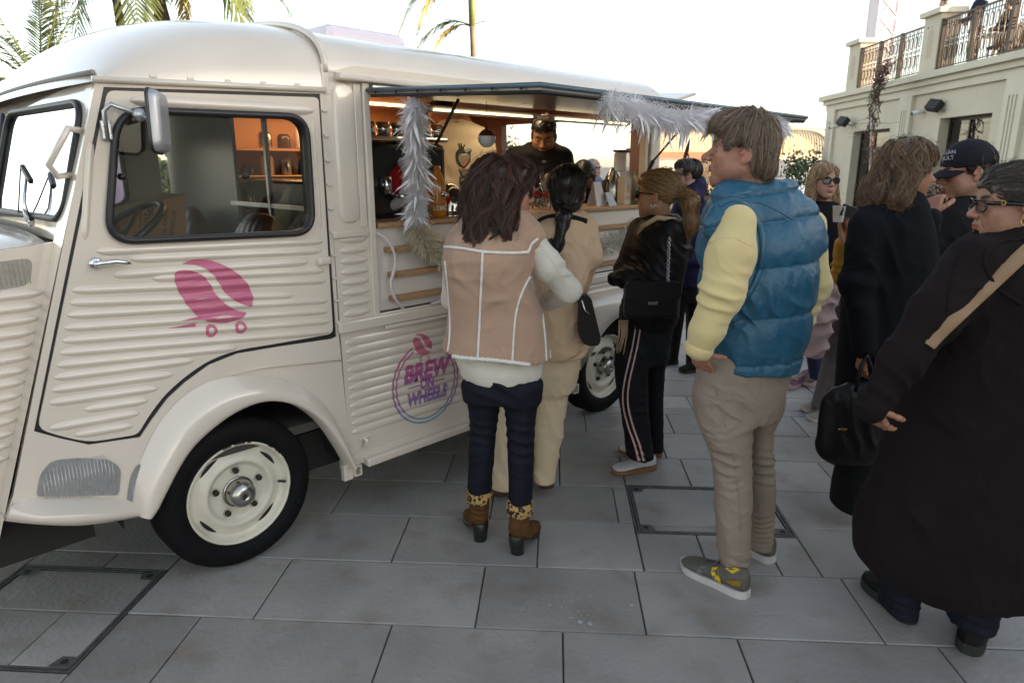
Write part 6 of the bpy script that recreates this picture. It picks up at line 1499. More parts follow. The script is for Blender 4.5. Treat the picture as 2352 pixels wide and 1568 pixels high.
for (uc, v0, v1, v2, dy, hp_, dirn) in ((1101, 1118, 1150, 1215, .04, gnd(1104, 1240), (-.32, .95)), (1194, 1142, 1180, 1240, -.04, gnd(1187, 1270), (.42, .91))):
    heel = np.array(hp_); dr = W3(dirn[0], dirn[1], 0); top = A(uc, v0, dy); cufft = A(uc, v1, dy); ank = heel+W3(0, .035, .115); sdv = W3(dr[1], -dr[0], 0)
    P.garment('boot', [(rcone(cufft+W3(0, 0, .01), heel+dr*.02+W3(0, .0, .13), .047, .043), .02), (rcone(heel+dr*.02+W3(0, 0, .10), heel+dr*.08+W3(0, 0, .075), .040, .036, sdv, .92), .02), (rcone(heel+dr*.08+W3(0, 0, .07), heel+dr*.19+W3(0, 0, .032), .036, .030, sdv, 1.1), .03)], SUED, .005, cuts=[lambda X, Y, Z: (.012-Z).astype(np.float32)], seed=19,
        fold=[(heel+W3(0, -.03, .15), (.2, 0, 1), .035, .005, .05)])
    m = MB(); G = []
    for z, w, dd in ((0, .031, .006), (.03, .033, .002), (.07, .037, -.004), (.092, .041, .008)): G.append([heel+dr*(dd+w*.9*math.cos(a))+sdv*w*.95*math.sin(a)+W3(0, 0, z)-P.base for a in np.linspace(0, 2*math.pi, 20)[:-1]])
    m.grid(np.array(G), wrap=True, smooth=True); m.add(G[0], [tuple(range(19))]); m.build('boot_heel', HEELB, P.T)
    m = MB(); G = []
    for t, w, z in ((.07, .026, .045), (.10, .034, .022), (.14, .038, .010), (.18, .036, .006), (.215, .022, .006), (.225, .006, .008)): G.append([heel+dr*t+sdv*w*s_+W3(0, 0, z+dz)-P.base for s_, dz in ((-1, 0), (-1, .012), (1, .012), (1, 0))])
    m.grid(np.array(G), wrap=True); m.build('boot_sole', HEELB, P.T)
    m = MB(); G = []
    for v, gr_ in ((v0-2, -.002), (v0+1, .003), ((v0+v1)/2, .006), (v1-3, .004), (v1, -.002)):
        c = A(uc, v, dy); G.append([c+W3((.0535+gr_)*math.cos(a), (.050+gr_)*math.sin(a), .003*math.sin(a*5))-P.base for a in np.linspace(0, 2*math.pi, 30)[:-1]])
    m.grid(np.array(G), wrap=True); m.build('leopard_cuff', LEO, P.T)
P.head(1160, 438, 74, 4, 0, 1.0, .03, skin=(.46, .25, .18), female=True, brow=(.03, .02, .015), neck_to=A(1155, 520, .05), neck_r=.05)
GLF = mat('dark_glasses_frame', (.02, .02, .022), .3); LENSC = glassmat('clear_lens', (.95, .95, .96), 1.0)
P.glasses(GLF, LENSC, .025, .021)
def wavy(Pp): d = np.array([0, -.05, -.02])*0 + (Pp-np.array([0, -.01, .12]))*np.array([1, 1, .3]); d[:, 2] -= .10; return d
P.hair([(ell((0, -.018, .042), (.096, .112, .092)),), (rcone((-.07, -.04, .0), (-.105, -.055, -.17), .062, .060), .04), (rcone((-.05, -.075, -.03), (-.075, -.10, -.24), .066, .045), .04), (rcone((.04, -.085, -.02), (.045, -.10, -.20), .062, .050), .04), (rcone((.08, -.03, -.0), (.088, -.025, -.15), .035, .030), .04), (ell((0, .055, .072), (.07, .05, .04)), .03),
        (rcone((-.10, -.06, -.15), (-.155, -.05, -.235), .05, .035), .04), (ell((.0, .108, -.055), (.13, .112, .125)), .015, 's')],
    (.058, .025, .018), .42, 6600, wavy, 26, .013, (.0013, .0007), h=.005, seed=6, lift=.024, roots=lambda V: ~((V[:, 1] > .005) & (V[:, 2] < .05)), wob=.08, curl=.55, curlf=3.6, cap_dark=.6, off=.008, kids=30, krad=.015,
    disp=lambda V, N: V+N*(.006*vnoise(V*np.array([1, 1, .45]), 26, 9)+.002*vnoise(V*np.array([1, 1, .4]), 70, 3))[:, None])
P.finish([rcone(A(1150, 500, .05), A(1150, 840, .02), .08, .08), rcone(A(1108, 900, .03), A(1101, 1150, .04), .045, .03), rcone(A(1195, 900, 0), A(1194, 1170, -.04), .045, .03)])

# ================================================== woman in the beige jacket
P = Person('woman with dark ponytail, beige jacket, cream wide trousers and black crossbody bag', 1225, 1120, 3.30, GRP); A = P.A
BEI = cloth('beige_cotton', (.56, .405, .275), .85, .2, 300, .08, 5)
P.garment('jacket', [(loft(P.rows([(486, 1262, 1338, .09, .02), (508, 1222, 1352, .12), (560, 1196, 1362, .15), (620, 1200, 1352, .155), (680, 1206, 1340, .155), (740, 1208, 1344, .165), (800, 1212, 1350, .17), (812, 1216, 1345, .16)]), 2.3), .02),
    (rcone(A(1340, 522, .0), A(1352, 585, .0), .065, .062), .04), (rcone(A(1352, 585, 0), A(1330, 660, .12), .06, .05), .04), (rcone(A(1222, 520, 0), A(1190, 640, .05), .07, .06), .04)], BEI, .0075, seed=23,
    fold=[(A(1330, 600, -.1), (.6, 0, 1), .08, .011, .13), (A(1290, 640, -.15), (-.5, 0, 1), .09, .010, .15), (A(1310, 760, -.15), (-.6, 0, 1), .08, .013, .13), (A(1260, 560, -.15), (.8, 0, .7), .11, .009, .15), (A(1335, 800, -.1), (0, 0, 1), .04, .006, .08)])
CRE = cloth('cream_trousers', (.56, .45, .31), .85, .2, 300, .06, 4)
P.garment('trousers', [(loft(P.rows([(790, 1205, 1340, .13), (850, 1208, 1330, .13), (890, 1208, 1320, .12)]), 2.2), .03),
    (loft(P.rows([(850, 1226, 1310, .10, -.02), (940, 1228, 1300, .095, -.02), (1000, 1226, 1292, .095, -.03), (1060, 1224, 1282, .09, -.03), (1100, 1224, 1276, .088, -.03)]), 2.3), .04),
    (loft(P.rows([(850, 1165, 1240, .10, .02), (900, 1150, 1226, .10, 0), (1000, 1128, 1208, .10, -.04), (1060, 1126, 1200, .10, -.06), (1112, 1126, 1194, .098, -.08)]), 2.3), .04)], CRE, .008, seed=29,
    fold=[(A(1265, 960, -.1), (.9, 0, .5), .10, .008, .2), (A(1255, 1060, -.1), (.8, 0, .6), .07, .007, .12), (A(1160, 1000, -.1), (1, 0, .3), .08, .007, .2)])
BRL = mat('brown_leather', (.075, .032, .018), .35, bump=.1, bscale=80)
shoe(P, 'shoe', gnd(1142, 1136)+W3(-.03, -.02, 0), gnd(1200, 1108), .10, .085, BRL, .034, mat('brown_sole', (.055, .028, .018), .5), laces=2, lace_m=KN)
shoe(P, 'shoe', gnd(1240, 1072), gnd(1258, 1122), .10, .10, BRL, .05, mat('brown_sole', (.055, .028, .018), .5))
m = MB(); LB = [A(u, v, -.14) for u, v in ((1228, 512), (1244, 502), (1270, 497))]; 
for pts in (([(1233, 514), (1246, 503), (1275, 496), (1310, 498), (1348, 508)],)):
    P.strip('black_collar_strap', 'jacket', pts, .013, BLK, off=.004, thick=.5)
BLKL = mat('black_leather', (.007, .006, .007), .42, bump=.3, bscale=90, var=.2, vscale=20, spec=.25)
bag = thing('handbag', 'flat black crossbody bag hanging at the hip of the woman in beige', 'bag', tuple(A(1350, 735, -.16)), group='bags carried by people'); bb_ = A(1350, 735, -.16)
m = MB(); P_ = rquad([(-.045, .125), (.008, .120), (.062, -.085), (.052, -.118), (-.012, -.118), (-.045, -.07)], .03, 5)
m.poly(P_, [], -.03, .03); m.build('bag_body', BLKL, bag)
s_pts = P.line('jacket', [(1263, 548), (1274, 572), (1290, 600), (1306, 640), (1318, 668), (1332, 692)], 40, .006); m = MB(); m.tube([p-bb_ for p in s_pts], .013, 8, flat=.35); m.build('strap', BLKL, bag)
m = MB(); m.tube([A(1336, 688, -.19)-bb_, A(1343, 712, -.19)-bb_, A(1356, 722, -.19)-bb_], .004, 5); m.build('chain', CHROME, bag)
P.head(1303, 442, 8, 8, 0, 1.0, .03, skin=(.42, .24, .17), female=True, neck_to=A(1298, 520, .02), neck_r=.05, h=.0035)
def pony(tgt): return lambda Pp: np.where((np.linalg.norm(Pp-np.array(tgt), axis=1) > .045)[:, None]*np.ones((1, 3)) > 0, np.array(tgt)-Pp, np.array([0, -.2, -1.0]))
P.hair([(ell((0, -.016, .036), (.088, .108, .094)),), (ell((0, -.06, -.05), (.066, .045, .05)), .03), (rcone((0, -.098, -.085), (-.005, -.125, -.13), .024, .026), .02), (rcone((-.005, -.125, -.13), (-.028, -.145, -.265), .034, .018), .02), (rcone((-.03, -.14, -.24), (-.05, -.14, -.33), .02, .006), .02)],
    (.016, .012, .010), .5, 1800, lambda Pp: np.where((Pp[:, 2] < -.09)[:, None], np.array([-.15, -.1, -1.0]), np.array([0, -.10, -.10])-Pp), 12, .011, (.0013, .0006), cuts=[zl([-.2, -.03, 0, .03, .06, .085, .12], [-.4, -.4, -.05, -.01, .03, .06, .065])], h=.0045, seed=8, lift=.003, wob=.04, cap_dark=.8, krad=.003)
P.finish([rcone(A(1290, 520, .02), A(1280, 800, 0), .08, .08), rcone(A(1270, 880, 0), A(1252, 1090, -.03), .045, .03), rcone(A(1200, 880, 0), A(1165, 1100, -.06), .045, .03)])

# ================================================== woman in the black leather jacket
P = Person('woman with a ponytail, black leather jacket and track trousers with pink side stripes', 1470, 1065, 3.58, GRP); A = P.A
LEA = mat('black_leather_jacket', (.009, .008, .009), .52, bump=.12, bscale=45, var=.2, vscale=12, spec=.12)
P.garment('leather_jacket', [(loft(P.rows([(492, 1490, 1556, .09, .02), (520, 1466, 1576, .12), (560, 1450, 1580, .14), (620, 1442, 1572, .145), (680, 1432, 1560, .15), (732, 1424, 1554, .155), (746, 1428, 1548, .145)]), 2.3), .02),
    (rcone(A(1536, 532, -.10), A(1502, 640, -.15), .068, .060), .04), (rcone(A(1502, 640, -.15), A(1440, 640, -.12), .056, .050), .04), (rcone(A(1440, 640, -.12), A(1412, 640, -.05), .046, .040), .03), (rcone(A(1470, 525, .06), A(1435, 620, .02), .06, .055), .04), (rcone(A(1435, 620, .02), A(1470, 634, -.12), .05, .045), .03),
    (rcone(A(1548, 520, .02), A(1578, 580, .02), .04, .035), .04)], LEA, .007, seed=31,
    fold=[(A(1490, 610, -.2), (.8, 0, .8), .05, .012, .12), (A(1440, 620, -.15), (.5, 0, 1), .04, .010, .10), (A(1520, 560, -.2), (1, 0, .3), .06, .008, .10), (A(1480, 700, -.15), (.2, 0, 1), .06, .009, .13), (A(1560, 560, -.05), (.7, 0, .7), .05, .01, .08)])
SCARF = cloth('beige_scarf', (.42, .30, .19), .9, .4, 200, .2, 20)
m = MB(); m.tube([A(u, v, dy)-P.base for u, v, dy in ((1560, 500, .05), (1548, 505, -.10), (1510, 500, -.13), (1476, 520, -.10), (1462, 545, -.02))], [.008, .013, .014, .012, .008], 10); m.build('collar', SCARF, P.T)
m = MB(); rr = random.Random(9)
for k in range(5):
    u0 = 1424 + k*4; m.tube([A(u0, 735, -.14)-P.base, A(u0+rr.uniform(-6, 2), 770, -.15)-P.base, A(u0-8+rr.uniform(-4, 4), 800+rr.uniform(0, 20), -.15)-P.base], [.007, .005, .003], 5)
m.build('scarf_fringe', SCARF, P.T)
TRK = cloth('black_tracksuit', (.010, .010, .012), .75, .2, 300, .2, 10)
P.garment('track_trousers', [(loft(P.rows([(716, 1424, 1548, .135), (780, 1420, 1540, .135), (830, 1416, 1530, .12)]), 2.2), .03),
    (loft(P.rows([(800, 1415, 1492, .10, -.05), (850, 1413, 1487, .095, -.05), (940, 1426, 1488, .085, -.06), (990, 1434, 1492, .085, -.06), (1040, 1440, 1500, .085, -.07), (1048, 1441, 1500, .084, -.07)]), 2.3), .04),
    (loft(P.rows([(800, 1478, 1535, .10, .08), (850, 1482, 1526, .09, .09), (940, 1484, 1522, .085, .10), (1000, 1486, 1522, .085, .11), (1030, 1488, 1522, .085, .11)]), 2.3), .04)], TRK, .007, seed=37,
    fold=[(A(1455, 960, -.15), (.2, 0, 1), .06, .008, .12), (A(1470, 1040, -.15), (.4, 0, 1), .045, .007, .08), (A(1470, 800, -.15), (.7, 0, .8), .08, .007, .13)])
PNK = cloth('pink_tape', (.62, .40, .38), .7, .1)
for dx in (-5.5, 5.5):
    P.strip('side_stripe', 'track_trousers', [(1468+dx, 742), (1458+dx, 800), (1440+dx, 880), (1438+dx, 930), (1450+dx, 980), (1464+dx, 1020), (1474+dx, 1058)], .0095, PNK, off=.0005, thick=.22, n=60)
SHW = cloth('white_leather', (.56, .55, .58), .45, .1, 200, .06, 20); GUM = mat('gum_sole', (.23, .10, .045), .55); SHS = cloth('silver_grey', (.30, .32, .36), .5, .1); SUE2 = cloth('grey_suede_toe', (.36, .33, .31), .9, .3)
for (to_, he_) in ((gnd(1404, 1086), gnd(1504, 1074)), (gnd(1420, 1036), gnd(1520, 1047))):
    f_ = shoe(P, 'shoe', to_, he_, .10, .085, SHW, .026, GUM, laces=5, lace_m=SHW); side = 1 if (f_['sd'] @ (CAMP-f_['heel'])) > 0 else -1
    for t in (.36, .43, .50): shoe_patch(P, f_, side, [(t, .78), (t+.022, .80), (t-.03, .12), (t-.055, .10)], SHS, 'side_tape', .003)
    shoe_patch(P, f_, side, [(1.0, .75), (.90, .93), (.80, .9), (.74, .45), (.66, .10), (.98, .10)], SUE2, 'toe_cap', .002)
P.head(1511, 446, -60, 0, 0, .98, .0, skin=(.46, .27, .17), female=True, neck_to=A(1520, 520, .02), neck_r=.048)
SUNG = mat('black_sunglasses', (.006, .006, .007), .12)
P.glasses(SUNG, SUNG, .027, .021, r=.0026)
HC = lambda Pp: np.where((Pp[:, 2] < -.03)[:, None] & (Pp[:, 1] < -.09)[:, None], np.array([0, -.12, -1.0]), np.array([0, -.115, .012])-Pp)
P.hair([(ell((0, -.014, .036), (.086, .106, .092)),), (ell((0, .05, .07), (.06, .05, .035)), .03), (ell((0, -.118, .010), (.020, .022, .022)), .015), (rcone((0, -.130, .012), (0, -.175, -.03), .022, .040), .02), (rcone((0, -.175, -.03), (0, -.185, -.15), .042, .034), .03), (rcone((0, -.185, -.14), (0, -.17, -.215), .032, .010), .03)],
    (.27, .155, .07), .35, 6000, HC, 15, .012, (.0010, .0006), cuts=[zl([-.3, -.09, -.05, -.02, .0, .035, .06, .085, .12], [-.4, -.4, -.05, .0, .02, .022, .035, .055, .058])], h=.004, seed=12, lift=.003, wob=.04, cap_dark=.75, off=.0025, krad=.003)
m = MB(); m.tube([P.H(np.array([.024*math.cos(a), -.122+.008*math.sin(a), .011+.024*math.sin(a)]))-P.base for a in np.linspace(0, 6.28, 17)[:-1]], .006, 6, closed=True); m.build('hair_tie', BLK, P.T)
m = MB(); c = np.array([-.082, -.006, -.055]); m.tube([P.H(c+np.array([0, .010*math.cos(a), .010*math.sin(a)]))-P.base for a in np.linspace(0, 6.28, 13)[:-1]], .0015, 5, closed=True); m.build('earring', CHROME, P.T)
P.hand(A(1512, 650, -.155), W3(-.9, .1, .1), W3(0, .9, .3), 1, (.3, .3, .35, .4), .05, .75)
P.finish([rcone(A(1520, 520, .02), A(1490, 740, 0), .08, .08), rcone(A(1455, 830, -.05), A(1472, 1050, -.07), .045, .03), rcone(A(1505, 830, .09), A(1505, 1030, .11), .045, .03)])
b0 = A(1495, 690, -.20); bag = thing('handbag', 'black quilted shoulder bag on a silver chain, worn by the blond ponytailed woman', 'bag', tuple(b0), group='bags carried by people')
m = MB(); m.box((-.135, -.035, -.09), (.135, .035, .10), .02); m.build('bag_body', BLKL, bag)
m = MB(); V = rquad([(-.137, .10), (.137, .10), (.139, .02), (.06, -.012), (-.06, -.012), (-.139, .02)], .02, 3); m.poly(V, [], -.048, -.030); fl2 = m.build('flap', BLKL, bag)
m = MB(); m.box((-.022, -.054, -.012), (.022, -.047, .004), .002); m.build('clasp', CHROME, fl2)
m = MB(); a = A(1537, 545, -.22)-b0; c = A(1533, 648, -.22)-b0
for k in range(20):
    p = a+(c-a)*k/20; q = a+(c-a)*(k+.9)/20; w_ = .006 if k % 2 else .0028; m.tube([p+W3(-w_, 0, 0), (p+q)/2+W3(-w_*1.3, 0, 0), q+W3(-w_, 0, 0), q+W3(w_, 0, 0), (p+q)/2+W3(w_*1.3, 0, 0), p+W3(w_, 0, 0)], .0018, 4, closed=True)
m.build('chain', CHROME, bag)
# ================================================== woman in the dark navy coat, walking
def simple_trunk(P, pts): return [rcone(P.A(*a), P.A(*b), r, r2) for a, b, r, r2 in pts]
P = Person('woman with wavy hair in a long navy coat, walking to the right', 1990, 1150, 3.0, GRP); A = P.A
NAVY = cloth('navy_wool', (.0065, .007, .010), .95, .4, 250, .2, 8, sheen=.25)
P.garment('coat', [(loft(P.rows([(432, 2030, 2105, .08, .02), (455, 2000, 2120, .10), (490, 1968, 2130, .12), (560, 1952, 2142, .145), (640, 1945, 2146, .15), (760, 1935, 2140, .16), (900, 1926, 2128, .17), (1000, 1922, 2110, .175)]), 2.3), .02),
    (rcone(A(1992, 520, -.06), A(1968, 650, -.10), .075, .066), .04), (rcone(A(1968, 650, -.10), A(1985, 800, -.15), .062, .048), .04)], NAVY, .0075, seed=41,
    fold=[(A(1975, 660, -.15), (.5, 0, 1), .09, .005, .12), (A(2050, 620, -.15), (.9, 0, .4), .10, .008, .2), (A(2020, 900, -.15), (1, 0, .2), .12, .01, .25)])
BTR = cloth('black_trousers', (.008, .008, .009), .85, .2, 300, .2, 10)
P.garment('trousers', [(loft(P.rows([(960, 1930, 2090, .14), (1000, 1928, 2080, .14)]), 2.2), .03), (loft(P.rows([(980, 1950, 2040, .11, 0), (1060, 1930, 2010, .11, 0), (1120, 1918, 1985, .11, -.02), (1160, 1914, 1976, .11, -.02)]), 2.3), .04),
    (loft(P.rows([(980, 2000, 2080, .11, .05), (1060, 2010, 2090, .11, .1), (1110, 2020, 2100, .11, .15)]), 2.3), .04)], BTR, .009)
# shoe with its heel lifted and a brown sole
t_ = gnd(1938, 1122); t_ = W3(t_[0], t_[1], .0); hl = A(1888, 1018, .15)
SOLB = mat('brown_rubber_sole', (.20, .085, .03), .5); BLKS = cloth('black_suede_shoe', (.014, .012, .011), .85, .2)
hl = W3(A(1884, 1022, .05)[0], A(1884, 1022, .05)[1], max(.10, A(1884, 1022, .05)[2]))
tt = A(1936, 1118, .05)
shoe(P, 'shoe', W3(tt[0], tt[1]+.03, max(.012, tt[2])), hl, .095, .075, BLKS, .024, SOLB, label='black shoe with a brown sole lifted off the heel')
shoe(P, 'shoe', gnd(2110, 1150), gnd(2030, 1140), .09, .08, BLKS, .024, SOLB)
P.head(2084, 390, 88, 6, 0, 1.02, .0, skin=(.42, .225, .14), female=True, age=.6, brow=(.05, .03, .02), nose=1.25, neck_to=A(2062, 460, .02), neck_r=.052)
def wav(Pp): d = (Pp-np.array([0, -.02, .13]))*np.array([1, 1.0, .3]); d[:, 2] -= .09; return d
P.hair([(ell((0, -.016, .040), (.084, .100, .086)),), (rcone((-.07, -.03, .0), (-.075, -.05, -.13), .034, .034), .04), (rcone((.07, -.03, .0), (.075, -.06, -.12), .034, .036), .04), (rcone((0, -.075, -.01), (0, -.10, -.12), .052, .046), .04), (ell((0, -.11, -.10), (.065, .04, .05)), .04),
        (ell((0, .098, -.052), (.13, .102, .122)), .015, 's'), (ell((0, .038, .060), (.060, .052, .050)), .02)],
    (.155, .092, .048), .45, 6400, wav, 20, .013, (.0017, .0007), h=.005, seed=14, lift=.018, roots=lambda V: ~((V[:, 1] > .005) & (V[:, 2] < .05)), wob=.09, curl=.65, curlf=4.2, cap_dark=.55, off=.005, kids=26, krad=.012, disp=lambda V, N: V+N*(.008*vnoise(V*np.array([1, 1, .5]), 26, 2)+.002*vnoise(V*np.array([1, 1, .5]), 65, 3))[:, None])
P.hand(A(1984, 806, -.155), W3(.05, .1, -1), W3(1, 0, 0), -1, (.4, .45, .5, .55), .05, .95)
P.finish(simple_trunk(P, [((2060, 470, .02), (2020, 900, 0), .09, .09), ((1990, 980, 0), (1948, 1150, -.02), .04, .03)]))
b0 = A(1955, 975, -.20); bag = thing('handbag', 'large black tote with small gold buckles carried by the woman in the navy coat', 'bag', tuple(b0), group='bags carried by people')
FB = Field(b0-.3, b0+.3, .008); FB.op(rcone(A(1930, 930, -.20), A(1925, 1015, -.20), .085, .10, (0, 1, 0), .55), .03); FB.op(rcone(A(1985, 920, -.20), A(1990, 1020, -.20), .085, .10, (0, 1, 0), .55), .05)
V, Q = FB.mesh(1); V = folds(V, vnormals(V, Q[0]), [(b0+W3(0, -.05, .05), (1, 0, .5), .06, .010, .2)], 3); link('bag_body', npmesh('bag_body', V-b0, Q, BLKL), bag)
GOLDM = mat('gold_metal', (.55, .38, .12), .25, 1.0)
m = MB(); m.tube([A(1965, 900, -.25)-b0, A(1978, 840, -.22)-b0, A(1990, 815, -.2)-b0, A(2002, 845, -.18)-b0, A(2000, 905, -.2)-b0], .009, 6); m.build('handle', BLKL, bag)
for (u, v, an) in ((1935, 985, .5), (2003, 897, .1)): m = MB(); p = A(u, v, -.275)-b0; m.box(p+W3(-.018, -.004, -.005), p+W3(.018, .004, .005), .003); m.build('buckle', GOLDM, bag)

# ================================================== woman in the brown coat, nearest on the right
P = Person('woman in a long dark brown coat with a tan strap across her back', 2170, 1450, 2.10, GRP); A = P.A
BRW = cloth('dark_brown_wool', (.011, .0068, .0075), .95, .4, 260, .15, 6, sheen=.3)
P.garment('coat', [(loft(P.rows([(505, 2290, 2400, .09, .05), (530, 2255, 2420, .11, .04), (565, 2210, 2450, .13, .02), (620, 2182, 2475, .15), (720, 2150, 2480, .16), (850, 2110, 2475, .175), (1000, 2046, 2460, .185), (1120, 2004, 2445, .20), (1230, 1972, 2420, .21), (1300, 1992, 2400, .21), (1335, 2050, 2360, .20)]), 2.3), .02),
    (rcone(A(2235, 600, -.03), A(2150, 720, -.10), .080, .074), .05), (rcone(A(2150, 720, -.10), A(2072, 830, -.14), .072, .062), .04), (rcone(A(2072, 830, -.14), A(2002, 938, -.16), .060, .044), .04)], BRW, .0065, seed=47,
    fold=[(A(2060, 850, -.15), (.7, 0, .8), .05, .010, .10), (A(2020, 920, -.16), (.6, 0, .8), .035, .006, .07), (A(2220, 680, -.12), (.6, 0, 1), .12, .006, .15), (A(2200, 900, -.18), (.9, 0, .3), .14, .008, .25), (A(2150, 1150, -.2), (1, 0, .2), .16, .012, .3)])
P.strip('hood_seam', 'coat', [(2352, 548), (2290, 560), (2262, 600), (2290, 660), (2350, 700)], .006, BRW, off=.002, thick=.6, n=40)
P.strip('shoulder_seam', 'coat', [(2205, 578), (2185, 640), (2175, 720)], .003, BRW, off=.001, n=30)
m = MB(); G = []
for t, v_, r_ in ((0, 548, .125), (.4, 528, .108), (.8, 512, .094), (1, 506, .086), (1, 510, .074)):
    G.append([A(2338, v_, .04)+W3(r_*1.05*math.cos(a), r_*.85*math.sin(a), -.018*math.cos(a)+.006*math.sin(2*a))-P.base for a in np.linspace(0, 2*math.pi, 30)[:-1]])
m.grid(np.array(G), wrap=True); m.build('collar', BRW, P.T)
TAN = cloth('tan_webbing', (.27, .175, .105), .7, .3, 500, .06, 20)
sp_ = P.line('coat', [(2400, 540), (2352, 582), (2290, 640), (2220, 705), (2160, 762), (2132, 792)], 60, .006); m = MB(); G = []
for i, p in enumerate(sp_):
    a = sp_[max(0, i-1)]; c = sp_[min(len(sp_)-1, i+1)]; t = (c-a)/np.linalg.norm(c-a); vd = p-CAMP; vd /= np.linalg.norm(vd); sd = np.cross(t, vd); sd /= np.linalg.norm(sd); G.append([p+sd*.020*k+vd*(.0 if abs(k) < 1 else .004)-P.base for k in (-1, -.9, 0, .9, 1)])
m.grid(np.array(G)); m.build('bag_strap', TAN, P.T)
P.garment('trousers', [(loft(P.rows([(1230, 2016, 2130, .09, .06), (1300, 2022, 2114, .09, .05), (1360, 2026, 2100, .085, .04), (1400, 2030, 2094, .08, .03)]), 2.3), .03), (loft(P.rows([(1230, 2180, 2310, .10, .0), (1320, 2190, 2300, .095, -.03), (1390, 2186, 2282, .09, -.05), (1430, 2186, 2268, .085, -.06)]), 2.3), .03)], JEA, .008, seed=51,
    fold=[(A(2060, 1370, 0), (.2, 0, 1), .04, .006, .1), (A(2230, 1390, -.1), (.2, 0, 1), .04, .007, .1)])
BBT = cloth('black_boot', (.010, .009, .009), .75, .3, 100, .2, 10); BSO = mat('black_sole', (.016, .015, .015), .7)
shoe(P, 'shoe', gnd(1990, 1330), gnd(2094, 1432), .11, .12, BBT, .04, BSO)
shoe(P, 'shoe', gnd(2250, 1402), gnd(2222, 1502), .11, .13, BBT, .04, BSO)
P.head(2327, 468, -78, 2, 0, 1.0, .03, skin=(.40, .225, .155), female=True, age=.5, brow=(.03, .02, .015), neck_to=A(2345, 545, .04), neck_r=.056)
P.glasses(mat('thick_black_frame', (.006, .006, .008), .2), LENSC, .025, .018, r=.0028, temple_r=.0062)
m = MB(); c = np.array([-.079, .062, .008])
m.tube([P.H(c+np.array([-.004, .006*math.cos(a), .006*math.sin(a)]))-P.base for a in np.linspace(.5, 5.6, 12)], .0013, 5); m.tube([P.H(c+np.array([-.004, t, -.001]))-P.base for t in (.006, .001)], .0013, 5); m.build('temple_emblem', GOLDM, P.T)
for (dz, r_, dy_) in ((-.048, .013, 0), (-.040, .007, -.006)):
    m = MB(); c = np.array([-.083, -.004+dy_, dz]); m.tube([P.H(c+np.array([.003*math.sin(a), r_*math.cos(a), r_*math.sin(a)]))-P.base for a in np.linspace(0, 6.28, 17)[:-1]], .0013, 5, closed=True); m.build('earring', GOLDM, P.T)
P.hair([(ell((0, -.014, .036), (.082, .104, .090)),), (ell((0, -.10, .03), (.05, .04, .045)), .03), (ell((0, -.055, -.045), (.062, .05, .05)), .03), (ell((0, .040, .057), (.064, .056, .054)), .02)], (.042, .031, .026), .25, 7000, lambda Pp: np.array([0, -.16, .03])-Pp, 14, .011, (.0012, .0006),
    cuts=[zl([-.2, -.06, -.02, .0, .035, .05, .07, .085, .12], [-.12, -.08, -.01, .005, .008, -.02, .020, .046, .056])], h=.004, seed=16, lift=.002, wob=.03, cap_dark=.9, off=.002, krad=.003)
P.hand(A(2003, 930, -.162), W3(.045, .015, -.085), W3(.75, .5, .35), 1, (.35, .42, .5, .6), .03, .80, .5)
P.finish(simple_trunk(P, [((2345, 560, .05), (2240, 1200, 0), .09, .09), ((2070, 1260, .05), (2062, 1400, .03), .04, .03), ((2240, 1260, 0), (2226, 1430, -.06), .04, .03)]))

# ================================================== man in the black cap
P = Person('young man in a black cap and black sweatshirt with his hand at his mouth', 2200, 1080, 3.30, GRP); A = P.A
BLS = cloth('black_jersey', (.010, .010, .012), .85, .25, 350, .2, 8)
P.garment('sweatshirt', [(loft(P.rows([(448, 2180, 2248, .085, .02), (470, 2140, 2268, .10), (510, 2112, 2285, .125), (580, 2104, 2295, .135), (700, 2110, 2290, .14), (820, 2120, 2280, .14)]), 2.3), .02), (rcone(A(2140, 510, -.02), A(2108, 610, -.10), .062, .055), .04), (rcone(A(2108, 610, -.10), A(2140, 500, -.22), .050, .042), .03)], BLS, .008, seed=53, fold=[(A(2130, 560, -.1), (.6, 0, 1), .06, .01, .12), (A(2230, 560, -.1), (.7, 0, .6), .08, .008, .15)])
P.garment('trousers', [(loft(P.rows([(800, 2125, 2275, .13), (860, 2130, 2270, .13)]), 2.2), .03), (loft(P.rows([(840, 2130, 2205, .09), (1060, 2140, 2195, .08)])), .03), (loft(P.rows([(840, 2195, 2270, .09), (1060, 2205, 2260, .08)])), .03)], BTR, .012)
for (u, v) in ((2170, 1072), (2235, 1075)): shoe(P, 'shoe', gnd(u-45, v), gnd(u+20, v), .1, .09, BLKS, .025, BSO)
P.head(2218, 392, -84, 10, 0, 1.06, .0, skin=(.46, .26, .185), brow=(.05, .028, .018), neck_to=A(2215, 470, .02), neck_r=.056, nose=1.1)
P.hair([(ell((0, -.02, .03), (.083, .100, .088)),), (ell((0, -.05, -.04), (.072, .052, .05)), .03)], (.045, .022, .014), .6, 1200, radial((0, -.03, .12)), 8, .010, (.0016, .0006), cuts=[zl([-.2, -.04, -.02, .0, .02, .03, .05, .1], [-.085, -.08, -.03, .02, .0, .03, .05, .1])], h=.004, seed=18, cap_dark=.6)
CAPM = cloth('black_cap_cotton', (.012, .012, .017), .8, .25, 400, .15, 20)
CF = Field((-.12, -.14, 0.0), (.12, .20, .16), .004); CF.op(ell((0, -.012, .036), (.090, .110, .098)), .01); CF.cut(lambda X, Y, Z: (.020+.10*np.maximum(0, Y)*.12-Z).astype(np.float32)); 
V, Q = CF.mesh(1); a_ = np.arctan2(V[:, 0], V[:, 1]+.012); V = V*(1-.012*np.exp(-((np.mod(a_+math.pi/6, math.pi/3)-math.pi/6)/.03)**2))[:, None]; capo = P.put('cap', P.H(V), Q, CAPM)
m = MB(); G = []
